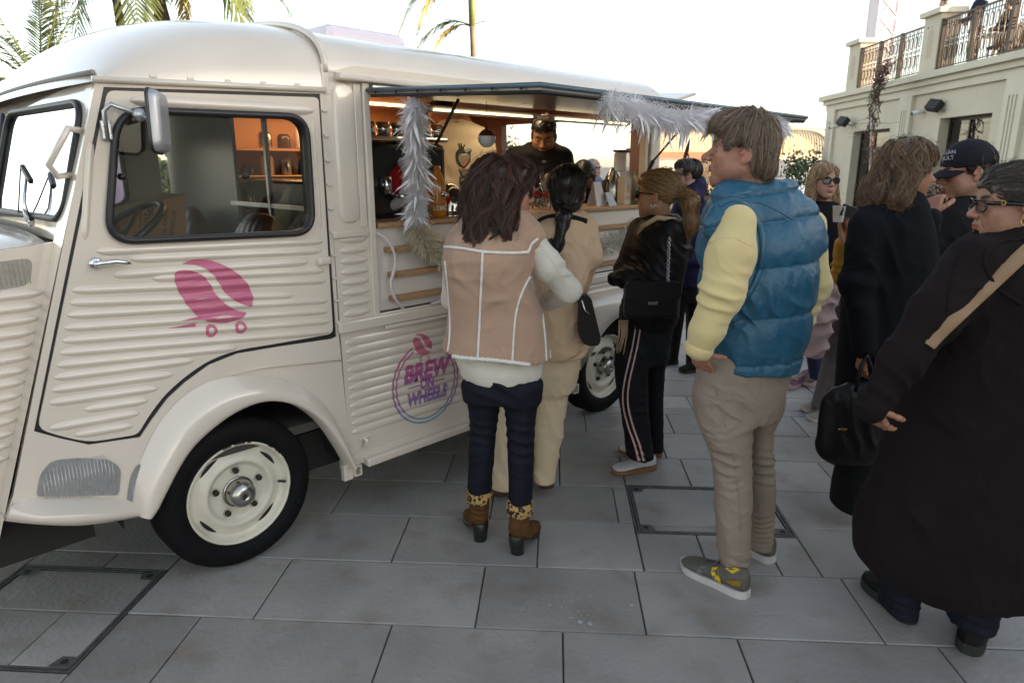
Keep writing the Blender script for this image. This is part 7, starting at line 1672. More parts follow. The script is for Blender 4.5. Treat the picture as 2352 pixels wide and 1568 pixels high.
for t in np.linspace(0, 1, 8):
    row = []
    for k in np.linspace(-1, 1, 19): a = k*1.15; row.append(P.H(np.array([(.086+.004*t)*math.sin(a)*(1-.06*t), .072*math.cos(a)*1.25+.072*t*math.cos(a)**.7, .024-.030*t*math.cos(a)-.020*abs(math.sin(a))**2]))-P.base)
    G.append(row)
m.grid(np.array(G)); m.grid(np.array(G)-np.array([0, 0, .004])); m.build('cap_brim', CAPM, capo)
FAINT = mat('faint_lettering', (.40, .40, .42), .7)
def txt_on(P, F, txt, size_px, uc, vc, rot, name, m_, parent, shear=0, sx=1.0, toL=None):
    me = text_me(txt, 1.0, shear); c, s_ = math.cos(rot), math.sin(rot)
    return P.patch(name, F, me, m_, lambda x, y: (uc+(x*sx*c+y*s_)*size_px, vc+(x*sx*s_-y*c)*size_px), .0025, parent)
lo, hi = P.H(V).min(0)-.02, P.H(V).max(0)+.02; CW = Field(lo, hi, .005)
X_, Y_, Z_ = np.meshgrid(*[CW.lo[i]+CW.h*np.arange(CW.n[i]) for i in range(3)], indexing='ij'); pts = np.stack([X_.ravel(), Y_.ravel(), Z_.ravel()], 1); lc = (pts-P.HC) @ np.linalg.inv(P.HM).T; CW.F = (np.sqrt((lc[:, 0]/.090)**2+((lc[:, 1]+.012)/.110)**2+((lc[:, 2]-.036)/.098)**2)-1).reshape(CW.F.shape).astype(np.float32)*.09
txt_on(P, CW, 'OCEAN', 13, 2173, 351, -.10, 'cap_lettering', FAINT, capo); txt_on(P, CW, 'VAULT', 13, 2171, 364, -.10, 'cap_lettering', FAINT, capo)
PRW = mat('white_print', (.42, .42, .42), .8)
def ring_word(P, F, txt, uc, vc, ru, rv, a0, a1, size, name, m_):
    n = len(txt)
    for i, ch in enumerate(txt):
        a = math.radians(a0+(a1-a0)*(i+.5)/n); u = uc+ru*math.cos(a); v = vc-rv*math.sin(a); rot = -a+math.pi/2
        if ch != ' ': txt_on(P, F, ch, size, u, v, rot, name, m_, None)
for rr_ in ((26, 46), (40, 66)):
    m = MB(); q = P.line('sweatshirt', [(2285-rr_[0]*math.cos(a), 552-rr_[1]*math.sin(a)) for a in np.linspace(-.5, 1.5, 12)], 40, .003)
    if len(q) > 3: m.tube([p-P.base for p in q], .0022, 4); m.build('print_ring', PRW, P.T)
ring_word(P, 'sweatshirt', 'HEARTS', 2285, 552, 33, 56, 195, 95, 16, 'print_letter', PRW)
P.hand(A(2140, 492, -.21), W3(.10, .16, .26), W3(.7, .55, 0), -1, (.8, .85, .9, 1.0), .05, .95, .6)
P.finish(simple_trunk(P, [((2215, 480, .02), (2200, 820, 0), .09, .09)]))

# ================================================== blonde woman with sunglasses
P = Person('blonde woman with straight hair and dark sunglasses facing the camera', 1868, 894, 4.98, GRP); A = P.A
P.garment('black_top', [(loft(P.rows([(462, 1874, 1916, .08, .0), (480, 1846, 1942, .10), (510, 1838, 1954, .12), (600, 1842, 1952, .13), (680, 1846, 1944, .135), (720, 1848, 1936, .13)]), 2.3), .02), (rcone(A(1942, 500, 0), A(1956, 620, -.05), .06, .05), .04), (rcone(A(1848, 500, 0), A(1838, 620, -.05), .06, .05), .04)], BLS, .010, seed=57, fold=[(A(1900, 600, -.15), (.6, 0, .8), .10, .01, .2)])
m = MB(); P.strip('blue_emblem', 'black_top', [(1884, 547), (1892, 543), (1903, 545)], .018, mat('blue_print', (.05, .08, .16), .8), off=.002, thick=.3, n=10)
LEG = cloth('navy_leggings', (.030, .030, .085), .7, .15, 300, .15, 8)
P.garment('leggings', [(loft(P.rows([(690, 1850, 1934, .13), (740, 1852, 1930, .13)]), 2.2), .03), (loft(P.rows([(720, 1852, 1900, .09), (790, 1850, 1892, .08), (850, 1858, 1884, .06), (868, 1860, 1882, .055)])), .03), (loft(P.rows([(720, 1886, 1932, .09), (790, 1880, 1922, .08), (850, 1870, 1898, .06), (868, 1868, 1894, .055)])), .03)], LEG, .010)
PSH = cloth('purple_mesh', (.15, .075, .11), .8, .4, 300, .4, 40); PSO = mat('pinkish_sole', (.36, .24, .27), .6)
shoe(P, 'shoe', gnd(1802, 895), gnd(1862, 868), .095, .085, PSH, .035, PSO, laces=5, lace_m=KN)
shoe(P, 'shoe', gnd(1846, 888), gnd(1884, 868), .095, .10, cloth('grey_mesh_shoe', (.13, .12, .10), .8, .4, 300, .4, 40), .035, PSO, laces=5, lace_m=KN)
P.head(1892, 414, 172, 0, 2, 1.0, 0, skin=(.56, .335, .26), female=True, brow=(.12, .07, .04), lips=(.42, .17, .15), neck_to=A(1895, 480, .02), neck_r=.047)
P.glasses(SUNG, SUNG, .0285, .021, r=.003, square=.5, name='sunglasses')
def strt(Pp): d = (Pp-np.array([0, -.01, .12]))*np.array([1, .6, .2]); d[:, 2] -= .12; return d
P.hair([(ell((0, -.018, .040), (.088, .104, .088)),), (rcone((-.072, -.005, .0), (-.105, .0, -.20), .030, .036), .03), (rcone((.072, -.005, .0), (.100, .0, -.22), .030, .036), .03), (rcone((0, -.07, -.02), (0, -.09, -.2), .07, .06), .03), (ell((0, .038, .056), (.064, .055, .055)), .02), (ell((0, .115, -.045), (.058, .078, .112)), .015, 's')],
    (.44, .29, .16), .45, 2400, strt, 22, .014, (.0022, .0008), h=.005, seed=20, lift=.012, wob=.14, cap_dark=.55)
P.finish(simple_trunk(P, [((1895, 490, .02), (1892, 720, 0), .08, .08), ((1876, 740, 0), (1872, 866, 0), .04, .03)]))

# ================================================== person behind the navy coat with a phone and a cup
P = Person('person in mustard jacket and grey flared trousers holding up a phone', 1895, 955, 4.42, GRP); A = P.A
MUS = cloth('mustard_jacket', (.42, .22, .035), .6, .2, 200, .15, 8)
P.garment('jacket', [(loft(P.rows([(492, 1985, 2050, .09), (520, 1960, 2070, .12), (580, 1948, 2075, .14), (660, 1950, 2060, .14)]), 2.3), .02), (rcone(A(1970, 530, -.05), A(1930, 630, -.12), .070, .062), .03), (rcone(A(1930, 630, -.12), A(1934, 560, -.22), .060, .044), .02), (rcone(A(1985, 540, -.05), A(1950, 610, -.16), .06, .05), .03), (rcone(A(1950, 610, -.16), A(1952, 535, -.24), .05, .036), .02)], MUS, .007, seed=59, fold=[(A(1930, 600, -.2), (.1, 0, 1), .06, .016, .15)])
P.garment('shirt', [(loft(P.rows([(640, 1918, 2040, .13), (672, 1922, 2035, .135)]), 2.3), .02)], cloth('white_shirt', (.6, .55, .56), .85), .010)
GRT = cloth('grey_flared_trousers', (.125, .105, .115), .8, .2, 250, .08, 6)
P.garment('trousers', [(loft(P.rows([(655, 1916, 2034, .13), (720, 1910, 2020, .13), (760, 1905, 2000, .12)]), 2.2), .03), (loft(P.rows([(730, 1906, 1962, .09, 0), (820, 1892, 1936, .08, 0), (880, 1880, 1916, .08, 0), (934, 1866, 1904, .09, 0)])), .03), (loft(P.rows([(730, 1945, 2010, .09, 0), (820, 1918, 1966, .08, -.05), (880, 1900, 1950, .085, -.08), (944, 1884, 1944, .10, -.1)])), .03)], GRT, .009, seed=61, fold=[(A(1920, 860, -.15), (.9, 0, .4), .08, .008, .15)])
BEG = cloth('beige_knit_shoe', (.36, .30, .25), .85, .3, 300, .1, 20)
shoe(P, 'shoe', gnd(1838, 944), gnd(1896, 938), .095, .085, BEG, .03, WSOLE); shoe(P, 'shoe', gnd(1852, 964), gnd(1926, 964), .095, .085, BEG, .03, WSOLE)
P.head(2016, 466, -88, -10, 0, .98, .05, skin=(.46, .25, .18), female=True, neck_to=A(2020, 510, .05), neck_r=.047, h=.004)
P.hair([(ell((0, -.018, .040), (.088, .104, .090)),), (rcone((0, -.07, -.02), (0, -.10, -.15), .075, .06), .03), (ell((0, .12, -.04), (.07, .09, .11)), .02, 's')], (.10, .06, .03), .7, 800, wav, 12, .014, (.003, .001), h=.007, seed=22)
P.hand(A(1936, 545, -.24), W3(-.05, .25, .95), W3(.5, -.8, 0), 1, (.5, .5, .45, .4), .12, .95, .4)
P.hand(A(1952, 520, -.25), W3(-.25, .2, .85), W3(-.4, .9, 0), -1, (.35, .4, .5, .6), .15, .95, .4)
P.finish(simple_trunk(P, [((2020, 520, .05), (1985, 660, 0), .08, .08), ((1930, 760, 0), (1886, 930, 0), .04, .03)]))
b0 = A(1950, 486, -.30); T = thing('phone', 'black phone held up by the person in mustard', 'phone', tuple(b0)); m = MB(); m.box((-.072, -.006, -.036), (.072, .006, .036), .006, M=Matrix.Rotation(.25, 4, 'Y') @ Matrix.Rotation(.5, 4, 'Z')); m.build('phone_body', BLACKPL, T)
b0 = A(1927, 490, -.30); T = thing('paper_cup', 'small white paper cup held beside the black phone', 'cup', tuple(b0)); m = MB(); m.lathe([(.028, -.05), (.038, .04), (.040, .043), (.037, .043)], (0, 0, 0), 'z', 20); m.build('cup_body', mat('white_card', (.62, .58, .52), .7), T)
m = MB(); m.lathe([(.0365, .03), (.001, .031)], (0, 0, 0), 'z', 20); m.build('cup_opening', mat('coffee', (.05, .02, .01), .3), T)
b0 = A(1884, 740, -.12); T = thing('puffer_jacket', 'pale pink puffer jacket hanging over the arm of the person in grey trousers', 'jacket', tuple(b0))
FJ = Field(b0-.35, b0+.35, .009); FJ.op(rcone(A(1908, 676, -.12), A(1880, 720, -.14), .07, .075), .03); FJ.op(rcone(A(1890, 720, -.13), A(1872, 800, -.13), .085, .075), .03); FJ.op(rcone(A(1872, 715, -.13), A(1862, 735, -.13), .06, .05), .03); V, Q = FJ.mesh(1); V = folds(V, vnormals(V, Q[0]), [(b0, (.3, 0, 1), .09, .018, .25), (b0+W3(0, -.1, .1), (.8, 0, .5), .07, .01, .2)], 5); link('jacket_body', npmesh('jacket_body', V-b0, Q, cloth('pale_pink_nylon', (.50, .36, .36), .6, .2, 80, .06, 8)), T)

# ================================================== somebody with curly hair half hidden behind
P = Person('person with curly light brown hair almost hidden between the navy coat and the black cap', 2120, 1000, 3.75, GRP); A = P.A
P.garment('coat', [(loft(P.rows([(520, 2095, 2150, .09), (545, 2060, 2170, .12), (620, 2055, 2175, .14), (900, 2060, 2170, .15), (985, 2070, 2160, .13)]), 2.3), .02)], BLS, .012)
P.head(2120, 480, 30, 10, 0, .95, 0, skin=(.42, .25, .18), female=True, neck_to=A(2122, 545, .02), h=.004)
P.hair([(ell((0, -.02, .035), (.10, .115, .095)),), (ell((0, -.05, -.07), (.115, .09, .10)), .04)], (.17, .10, .05), .8, 1600, wav, 14, .013, (.003, .001), h=.006, seed=24, curl=1.6, curlf=9, lift=.03, disp=lambda V, N: V+N*(.012*vnoise(V, 38, 5))[:, None])
P.finish(simple_trunk(P, [((2120, 550, .02), (2115, 980, 0), .08, .06)]))

# ================================================== young man with glasses and a navy hood
P = Person('young man with round glasses and a navy hooded jacket behind the ponytailed woman', 1562, 842, 5.50, GRP); A = P.A
NVH = cloth('navy_hoodie', (.020, .018, .055), .85, .25, 300, .12, 6); DKG = cloth('charcoal_panel', (.030, .028, .034), .8, .25)
P.garment('hooded_jacket', [(loft(P.rows([(452, 1560, 1606, .09), (470, 1548, 1618, .12), (510, 1544, 1622, .14), (580, 1546, 1616, .15), (640, 1550, 1606, .15), (655, 1552, 1602, .14)]), 2.3), .02), (rcone(A(1606, 480, -.05), A(1604, 590, -.12), .075, .065), .04), (rcone(A(1604, 590, -.12), A(1560, 600, -.25), .06, .045), .03)], NVH, .009, seed=67, fold=[(A(1590, 560, -.2), (.5, 0, 1), .10, .012, .2)])
P.garment('hood', [(rcone(A(1598, 425, .04), A(1592, 452, -.06), .085, .09), .04), (rcone(A(1602, 440, .06), A(1575, 470, -.12), .07, .06), .04)], NVH, .008, seed=69, fold=[(A(1600, 440, -.1), (.7, 0, .7), .07, .012, .15)])
P.garment('trousers', [(loft(P.rows([(630, 1550, 1604, .13), (690, 1550, 1602, .13)]), 2.2), .03), (loft(P.rows([(670, 1548, 1580, .09, -.05), (760, 1540, 1566, .075, -.05), (826, 1534, 1556, .07, -.05)])), .03), (loft(P.rows([(670, 1574, 1603, .09, .05), (760, 1576, 1600, .075, .05), (845, 1576, 1598, .07, .0)])), .03)], BTR, .010)
shoe(P, 'shoe', gnd(1512, 836), gnd(1556, 834), .1, .095, BLKS, .028, BSO); shoe(P, 'shoe', gnd(1560, 856), gnd(1600, 852), .1, .095, BLKS, .028, BSO)
P.head(1578, 402, -80, 0, 0, 1.0, 0, skin=(.52, .33, .30), brow=(.04, .025, .02), neck_to=A(1590, 455, .02), neck_r=.056)
P.glasses(mat('round_dark_frame', (.03, .015, .015), .3), LENSC, .026, .024, r=.003, square=.0)
P.hair([(ell((0, -.018, .040), (.081, .100, .088)),), (ell((0, .045, .072), (.062, .05, .035)), .03)], (.035, .026, .026), .6, 1200, radial((0, -.03, .14)), 6, .009, (.0022, .0008), cuts=[zl([-.2, -.05, -.02, .0, .02, .035, .05, .085, .1], [-.07, -.065, .0, .02, -.01, .02, .045, .05, .052])], h=.004, seed=26, cap_dark=.7)
P.finish(simple_trunk(P, [((1590, 460, .02), (1578, 650, 0), .08, .08)]))
# ================================================== the two baristas and people beyond
def vp(x, y, z): return v2w(np.array([x, y, z], float)).reshape(-1)
FLZ = .44
def standing(label, x, y, lean=0): pass
P = Person('barista in a cream sweatshirt printed with a heart over a coffee dripper, back turned', 1060, 500, 4.78, GRP, z0=FLZ); A = P.A
CRS = cloth('cream_sweatshirt', (.50, .43, .32), .9, .25, 350, .05, 6)
P.base = np.array([P.base[0], P.base[1], FLZ]); P.T.location = tuple(P.base)
P.garment('sweatshirt', [(loft(P.rows([(276, 1016, 1074, .08, .02), (292, 998, 1104, .12), (326, 984, 1126, .14), (390, 985, 1132, .15), (450, 990, 1130, .155), (500, 992, 1126, .155), (560, 992, 1124, .15)]), 2.3), .02), (rcone(A(1002, 318, 0), A(984, 390, -.05), .075, .07), .04), (rcone(A(984, 390, -.05), A(978, 430, .20), .07, .05), .04), (rcone(A(1108, 318, 0), A(1126, 400, .05), .07, .065), .04)], CRS, .009, seed=71,
    fold=[(A(1010, 390, -.15), (.7, 0, .8), .08, .014, .15), (A(1060, 450, -.15), (.4, 0, 1), .10, .010, .2), (A(1115, 380, -.1), (-.6, 0, 1), .09, .010, .15)])
P.garment('trousers', [(loft(P.rows([(550, 1000, 1118, .13), (620, 1005, 1112, .12)]), 2.3), .03), (rcone(A(1030, 600), A(1030, 740), .085, .07), .03), (rcone(A(1088, 600), A(1088, 740), .085, .07), .03)], BTR, .014)
P.head(1010, 240, -30, 8, 0, .95, .05, skin=(.34, .18, .10), neck_to=A(1040, 280, .02), neck_r=.06, h=.004, open_eyes=False)
P.hair([(ell((0, -.014, .040), (.080, .100, .088)),), (ell((0, -.06, -.03), (.07, .04, .04)), .03)], (.012, .009, .008), .5, 500, radial((0, -.03, .12)), 6, .01, (.0015, .0006), cuts=[zl([-.2, -.05, -.02, .0, .02, .05, .1], [-.06, -.06, .0, .02, .01, .05, .06])], h=.005, seed=32)
P.finish(simple_trunk(P, [((1060, 290, .02), (1060, 600, 0), .08, .08)]))
# heart and dripper print
def prnt(name, pts, m_, off=.004):
    me = poly_me([(p[0], -p[1]) for p in pts]); return P.patch(name, 'sweatshirt', me, m_, lambda x, y: (x, -y), off)
Zc = lambda x, y: ((820+x*.2296)*.98, (200+y*.2296)*.98)
INK = mat('print_ink', (.025, .032, .028), .8); GRN = mat('print_sage', (.20, .26, .20), .8); ROS = mat('print_rose', (.42, .17, .13), .8)
prnt('heart_outline', [Zc(*p) for p in smooth_path([(1100, 660), (1078, 700), (1082, 770), (1110, 820), (1165, 850), (1205, 810), (1232, 760), (1232, 700), (1245, 660), (1215, 655), (1190, 690), (1160, 640), (1135, 620), (1100, 660)], 4)[:-1]], INK, .003)
prnt('heart_fill', [Zc(*p) for p in smooth_path([(1120, 700), (1110, 760), (1160, 830), (1200, 790), (1222, 740), (1205, 700), (1165, 720), (1120, 700)], 4)[:-1]], GRN, .005)
prnt('heart_rose', [Zc(*p) for p in smooth_path([(1135, 740), (1150, 800), (1175, 815), (1205, 770), (1200, 735), (1165, 755), (1135, 740)], 4)[:-1]], ROS, .007)
for pts in ([(1100, 595), (1115, 590), (1140, 650), (1120, 660)], [(1128, 590), (1140, 588), (1150, 640), (1135, 645)], [(1165, 605), (1180, 600), (1160, 660), (1148, 650)]): prnt('heart_vessel', [Zc(*p) for p in pts], INK, .004)
for pts in ([(1165, 660), (1225, 640), (1240, 665), (1185, 690)],): prnt('heart_vessel', [Zc(*p) for p in pts], GRN, .005)
prnt('dripper', [Zc(*p) for p in [(1108, 856), (1222, 856), (1180, 935), (1135, 935)]], INK); prnt('dripper_rim', [Zc(*p) for p in [(1106, 850), (1224, 850), (1222, 866), (1108, 866)]], ROS, .006)
prnt('dripper_fill', [Zc(*p) for p in [(1140, 872), (1205, 872), (1175, 920), (1150, 925)]], GRN, .006)
prnt('carafe', [Zc(*p) for p in [(1116, 936), (1208, 936), (1200, 1020), (1180, 1038), (1140, 1038), (1120, 1020)]], INK); prnt('carafe_fill', [Zc(*p) for p in [(1130, 950), (1195, 950), (1195, 985), (1130, 985)]], GRN, .006)
m = MB(); q = P.line('sweatshirt', [Zc(*p) for p in [(1222, 868), (1240, 880), (1228, 905), (1195, 910)]], 20, .003); 
if len(q) > 3: m.tube([p-P.base for p in q], .004, 5); m.build('dripper_handle', ROS, P.T)
prnt('neck_label', [Zc(*p) for p in [(1065, 365), (1115, 375), (1112, 382), (1062, 372)]], INK)

P = Person('dark haired barista with a moustache in a black jumper looking down behind the counter', 1245, 480, 4.78, GRP, z0=FLZ); A = P.A
P.garment('jumper', [(loft(P.rows([(326, 1212, 1276, .09, .03), (345, 1186, 1294, .12), (375, 1170, 1304, .14), (430, 1168, 1306, .15), (520, 1176, 1300, .155), (580, 1180, 1296, .15)]), 2.3), .02), (rcone(A(1184, 362, 0), A(1160, 440, -.05), .075, .068), .04), (rcone(A(1292, 362, 0), A(1306, 440, -.05), .072, .062), .04), (rcone(A(1306, 440, -.05), A(1280, 470, -.2), .055, .04), .03)], BLS, .009, seed=73, fold=[(A(1240, 420, -.15), (.3, 0, 1), .10, .01, .2)])
P.garment('shirt_collar', [(rcone(A(1228, 338, -.02), A(1247, 372, -.13), .020, .012), .01), (rcone(A(1268, 336, -.02), A(1252, 372, -.13), .020, .012), .01), (rcone(A(1228, 330, .04), A(1268, 330, .04), .025, .025), .02)], cloth('blue_shirt', (.13, .15, .20), .8), .006)
P.garment('trousers', [(loft(P.rows([(560, 1186, 1290, .13), (620, 1190, 1286, .12)]), 2.3), .03), (rcone(A(1212, 600), A(1212, 745), .085, .07), .03), (rcone(A(1264, 600), A(1264, 745), .085, .07), .03)], BTR, .014)
P.head(1249, 312, 186, 24, 3, 1.0, -.06, skin=(.40, .225, .13), brow=(.018, .012, .009), stubble=.55, neck_to=A(1248, 350, .02), neck_r=.056, open_eyes=False)
P.hair([(ell((0, -.012, .040), (.080, .100, .090)),), (ell((0, .045, .082), (.062, .05, .036)), .03)], (.014, .010, .008), .5, 900, radial((0, -.03, .14)), 6, .010, (.0015, .0006), cuts=[zl([-.2, -.05, -.02, .0, .02, .035, .05, .085, .1], [-.06, -.06, .0, .02, -.02, .02, .052, .062, .064])], h=.004, seed=34)
P.hand(A(1284, 468, -.19), W3(-.8, -.2, -.2), W3(0, .3, -1), 1, (.3, .35, .4, .45), .1, .95)
P.finish(simple_trunk(P, [((1248, 352, .02), (1240, 600, 0), .08, .08)]))

P = Person('person in a dark knitted cap bending down behind the gift bags', 1336, 470, 4.95, GRP, z0=FLZ); A = P.A
P.garment('jumper', [(loft(P.rows([(430, 1302, 1362, .10, .02), (450, 1290, 1374, .14), (520, 1286, 1376, .15), (600, 1290, 1372, .14)]), 2.3), .02)], BLS, .012)
P.head(1340, 412, 182, 45, 0, 1.0, 0, skin=(.38, .22, .14), neck_to=A(1338, 436, .06), h=.004, open_eyes=False)
P.hair([(ell((0, -.012, .040), (.086, .106, .094)),)], (.010, .010, .014), .3, 0, None, cuts=[zl([-.2, -.02, .03, .1], [-.05, -.01, .03, .05])], h=.005, name='knitted_cap', cap_dark=1.0)
P.finish(simple_trunk(P, [((1338, 440, .02), (1335, 700, 0), .08, .08)]))

P = Person('elderly man in a grey cap far off, seen through the rear of the van', 1362, 470, 8.2, GRP); P.base[2] = 0; A = P.A; P.T.location = (P.base[0], P.base[1], 0)
P.garment('blue_jacket', [(loft(P.rows([(406, 1345, 1378, .10, .02), (420, 1332, 1392, .15), (470, 1328, 1396, .17), (560, 1330, 1394, .17), (590, 1332, 1392, .16)]), 2.3), .02)], cloth('slate_blue_jacket', (.11, .14, .24), .85), .016)
P.garment('trousers', [(rcone(A(1348, 585), A(1348, 690), .10, .08), .03), (rcone(A(1376, 585), A(1376, 690), .10, .08), .03)], GRT, .018)
P.head(1361, 389, 150, 0, 0, 1.0, 0, skin=(.55, .32, .25), neck_to=A(1361, 412, .02), h=.0045)
P.hair([(ell((0, -.010, .042), (.084, .106, .080)),), (ell((0, .09, .028), (.06, .05, .008)), .01)], (.22, .20, .18), .2, 0, None, cuts=[zl([-.2, -.02, .03, .2], [0, .01, .02, .02])], h=.005, name='flat_cap', cap_dark=1.0)
P.finish(simple_trunk(P, [((1361, 415, .02), (1361, 580, 0), .08, .08)]))

# people and furniture up on the roof terrace
def terrace_person(label, u, v, X, height, cloth_m, trouser_m, skin, hair_c, lean=0.0, az=-90):
    p = wall_fit(u, v, X); P = Person(label, u, v, p[1], 'people on the roof terrace', z0=3.86); P.base = np.array([X, p[1], 3.86]); P.T.location = tuple(P.base); B = P.base; h_ = height
    L = lambda x, y, z: B+W3(x-lean*z/h_, y, z)
    P.garment('trousers', [(rcone(L(0, -.09, .06), L(0, -.09, .5*h_), .075, .095), .03), (rcone(L(.05, .09, .06), L(0, .09, .5*h_), .075, .095), .03), (rcone(L(0, -.06, .5*h_), L(0, .06, .5*h_), .12, .12), .04)], trouser_m, .02)
    P.garment('jacket', [(rcone(L(0, 0, .5*h_), L(-.02, 0, .78*h_), .15, .18, (1, 0, 0), .7), .03), (rcone(L(0, -.2, .79*h_), L(-.12, -.25, .60*h_), .065, .055), .04), (rcone(L(-.12, -.25, .60*h_), L(-.36, -.12, .62*h_), .055, .045), .03), (rcone(L(0, .2, .79*h_), L(-.12, .25, .60*h_), .065, .055), .04), (rcone(L(-.12, .25, .60*h_), L(-.36, .05, .62*h_), .055, .045), .03)], cloth_m, .02)
    F = Field(L(0, 0, .8*h_)-.3, L(0, 0, h_)+.3, .012); c = L(-.05, 0, .93*h_)
    for o in (ell(c, (.095, .075, .115)), rcone(c+W3(-.09, 0, -.02), c+W3(-.105, 0, -.035), .012, .014), rcone(L(-.02, 0, .80*h_), c, .055, .06)): F.op(o, .02)
    V, Q = F.mesh(1); P.put('body', V, Q, SKIN, np.repeat(np.array(skin)[None], len(V), 0))
    F = Field(c-.2, c+.2, .012); F.op(ell(c+W3(.015, 0, .02), (.108, .088, .112)), .01); F.cut(lambda X_, Y_, Z_: (c[2]+.01-(X_-c[0])*1.2*(-1)*-1*0-Z_ + np.where(X_ < c[0]-.03, .04, -.05)).astype(np.float32)); V, Q = F.mesh(1)
    if len(V): P.put('hair', V, Q, HAIRM, np.repeat(np.array(hair_c)[None], len(V), 0))
    return P
terrace_person('man in a maroon jacket leaning on the middle parapet pillar of the terrace', 2186, 60, 10.95, 1.78, cloth('maroon_jacket', (.075, .015, .022), .85), BTR, (.50, .30, .22), (.05, .05, .03), .25)
terrace_person('person in dark blue standing behind the terrace railing', 2246, 40, 11.2, 1.9, cloth('dark_blue_coat', (.02, .025, .05), .85), JEA, (.5, .3, .22), (.03, .02, .015))
terrace_person('person in black standing behind the terrace railing near the right edge', 2318, 30, 12.2, 1.7, BLS, BTR, (.5, .3, .22), (.03, .02, .015))
WICK = mat('dark_wicker', (.025, .018, .015), .8, bump=1.0, bscale=30, var=.4, vscale=40)
for k, (u, v, X, lab) in enumerate(((2310, 95, 11.3, 'dark wicker terrace chair nearest the railing'), (2338, 88, 11.7, 'dark wicker terrace chair at the right edge'))):
    p = wall_fit(u, v, X); T = thing('terrace_chair', lab, 'chair', (X, p[1], 3.86), group='wicker chairs on the terrace')
    m = MB(); m.box((-.26, -.26, .38), (.26, .26, .46), .03); m.build('seat', WICK, T)
    m = MB(); m.grid(np.array([[(.26*math.cos(a)*(1+.06*t), .27*math.sin(a)*(1+.06*t), .42+.5*t*(1-.25*(1-math.cos(a*1.0))*.5)) for a in np.linspace(-2.2, 2.2, 20)] for t in np.linspace(0, 1, 5)])); m.build('backrest', WICK, T)
    for sx in (-.22, .22):
        for sy in (-.22, .22): m = MB(); m.tube([(sx, sy, .003), (sx, sy, .40)], .02, 6); m.build('leg', WICK, T)
p = wall_fit(2285, 100, 11.2); T = thing('terrace_table', 'small white terrace table beside the wicker chairs', 'table', (11.2, p[1], 3.86)); m = MB(); m.box((-.35, -.35, .68), (.35, .35, .72), .01); m.build('tabletop', WHITEPL, T); m = MB(); m.tube([(0, 0, .02), (0, 0, .68)], .04, 10); m.lathe([(.001, .02), (.22, .015), (.24, .003)], (0, 0, 0), 'z', 20); m.build('pedestal', WHITEPL, T)
# ------------------------------------------------------------------ feather boas, tinsel, light rope
FEA = bpy.data.materials.new('white_feather'); FEA.use_nodes = True; nt = FEA.node_tree; b = nt.nodes['Principled BSDF']; b.inputs['Base Color'].default_value = (.97, .95, .98, 1); b.inputs['Roughness'].default_value = .8; b.inputs['Specular IOR Level'].default_value = .1
tr_ = nt.nodes.new('ShaderNodeBsdfTranslucent'); tr_.inputs[0].default_value = (.93, .90, .94, 1); mx_ = nt.nodes.new('ShaderNodeMixShader'); mx_.inputs[0].default_value = .22; nt.links.new(b.outputs[0], mx_.inputs[1]); nt.links.new(tr_.outputs[0], mx_.inputs[2]); nt.links.new(mx_.outputs[0], nt.nodes['Material Output'].inputs[0])
FEAT = mat('cream_tinsel', (.68, .60, .44), .3, .1); FEAS = mat('white_tinsel', (.74, .71, .66), .3, .1)
def boa(name, label, path, rad, n, ln, seed, down=.5, spread=1.0, base=None):
    rs = np.random.RandomState(seed); P = smooth_path(path, 14); m = len(P); base = np.array(path[0]) if base is None else base
    Vs = []; Fs = []; nv = 0
    for k in range(n):
        i = rs.randint(0, m-1); c = P[i]+(P[i+1]-P[i])*rs.rand(); t = P[i+1]-P[i]; t /= np.linalg.norm(t)
        d = rs.normal(0, 1, 3)*spread; d -= t*(d@t)*.7; d += W3(0, 0, -down); d /= np.linalg.norm(d)
        b = np.cross(d, rs.normal(0, 1, 3)); b /= np.linalg.norm(b); nn = np.cross(d, b)
        L = ln*rs.uniform(.35, 1.2); w = L*rs.uniform(.05, .11); cur = rs.uniform(-1.1, 1.1); q = c + d*rad*rs.uniform(0, .5); sg = 5
        for j in range(sg+1):
            s_ = j/sg; p = q + d*L*s_ + nn*L*cur*s_*s_*.6 + W3(0, 0, -L*.35*s_*s_); ww = w*math.sin(math.pi*min(1, .08+.92*s_))**.6*(1-.3*s_) if j < sg else .0006
            tw = rs.normal(0, .06); e = b*math.cos(tw)+nn*math.sin(tw); Vs += [p-e*ww+nn*ww*.35, p, p+e*ww+nn*ww*.35]
        for j in range(sg):
            a = nv+3*j; Fs += [(a, a+1, a+4, a+3), (a+1, a+2, a+5, a+4)]
        nv += 3*(sg+1)
    nf = n*58; idx = rs.randint(0, m-1, nf); c = P[idx]+rs.normal(0, rad*.5, (nf, 3)); d = rs.normal(0, 1, (nf, 3)); d[:, 2] -= down*.5; d /= np.linalg.norm(d, axis=1, keepdims=True)
    Ls = (ln*.55*rs.uniform(.25, 1.15, (nf, 1))); L = np.stack([c+d*Ls*t+np.array([0, 0, -.3])*Ls*t*t for t in (0, .35, .7, 1)], 1)
    V2, Q2, _ = strand_mesh(L, .0009, .0004, (1, 1, 1), 0, seed)
    V = np.concatenate([np.array(Vs), V2])-base; T = thing(name, label, 'feather boa', tuple(base), group='white feather boas')
    me = npmesh('feathers', V, [np.array(Fs, np.int32), Q2[0]+nv], FEA); link('feathers', me, T); return T
p_ = lambda u, v, y: v2w(vat(u, v, 1, y)).reshape(-1)
boa('feather_boa', 'white feather boa hanging down the gas strut at the left of the serving hatch', [p_(952, 240, -.30), p_(950, 300, -.22), p_(956, 360, -.16), p_(962, 420, -.10), p_(956, 470, -.07), p_(950, 500, -.06)], .030, 260, .075, 3, .15)
hx = lambda u, dz: v2w(np.array([u, -1.02, 1.885+dz])).reshape(-1)
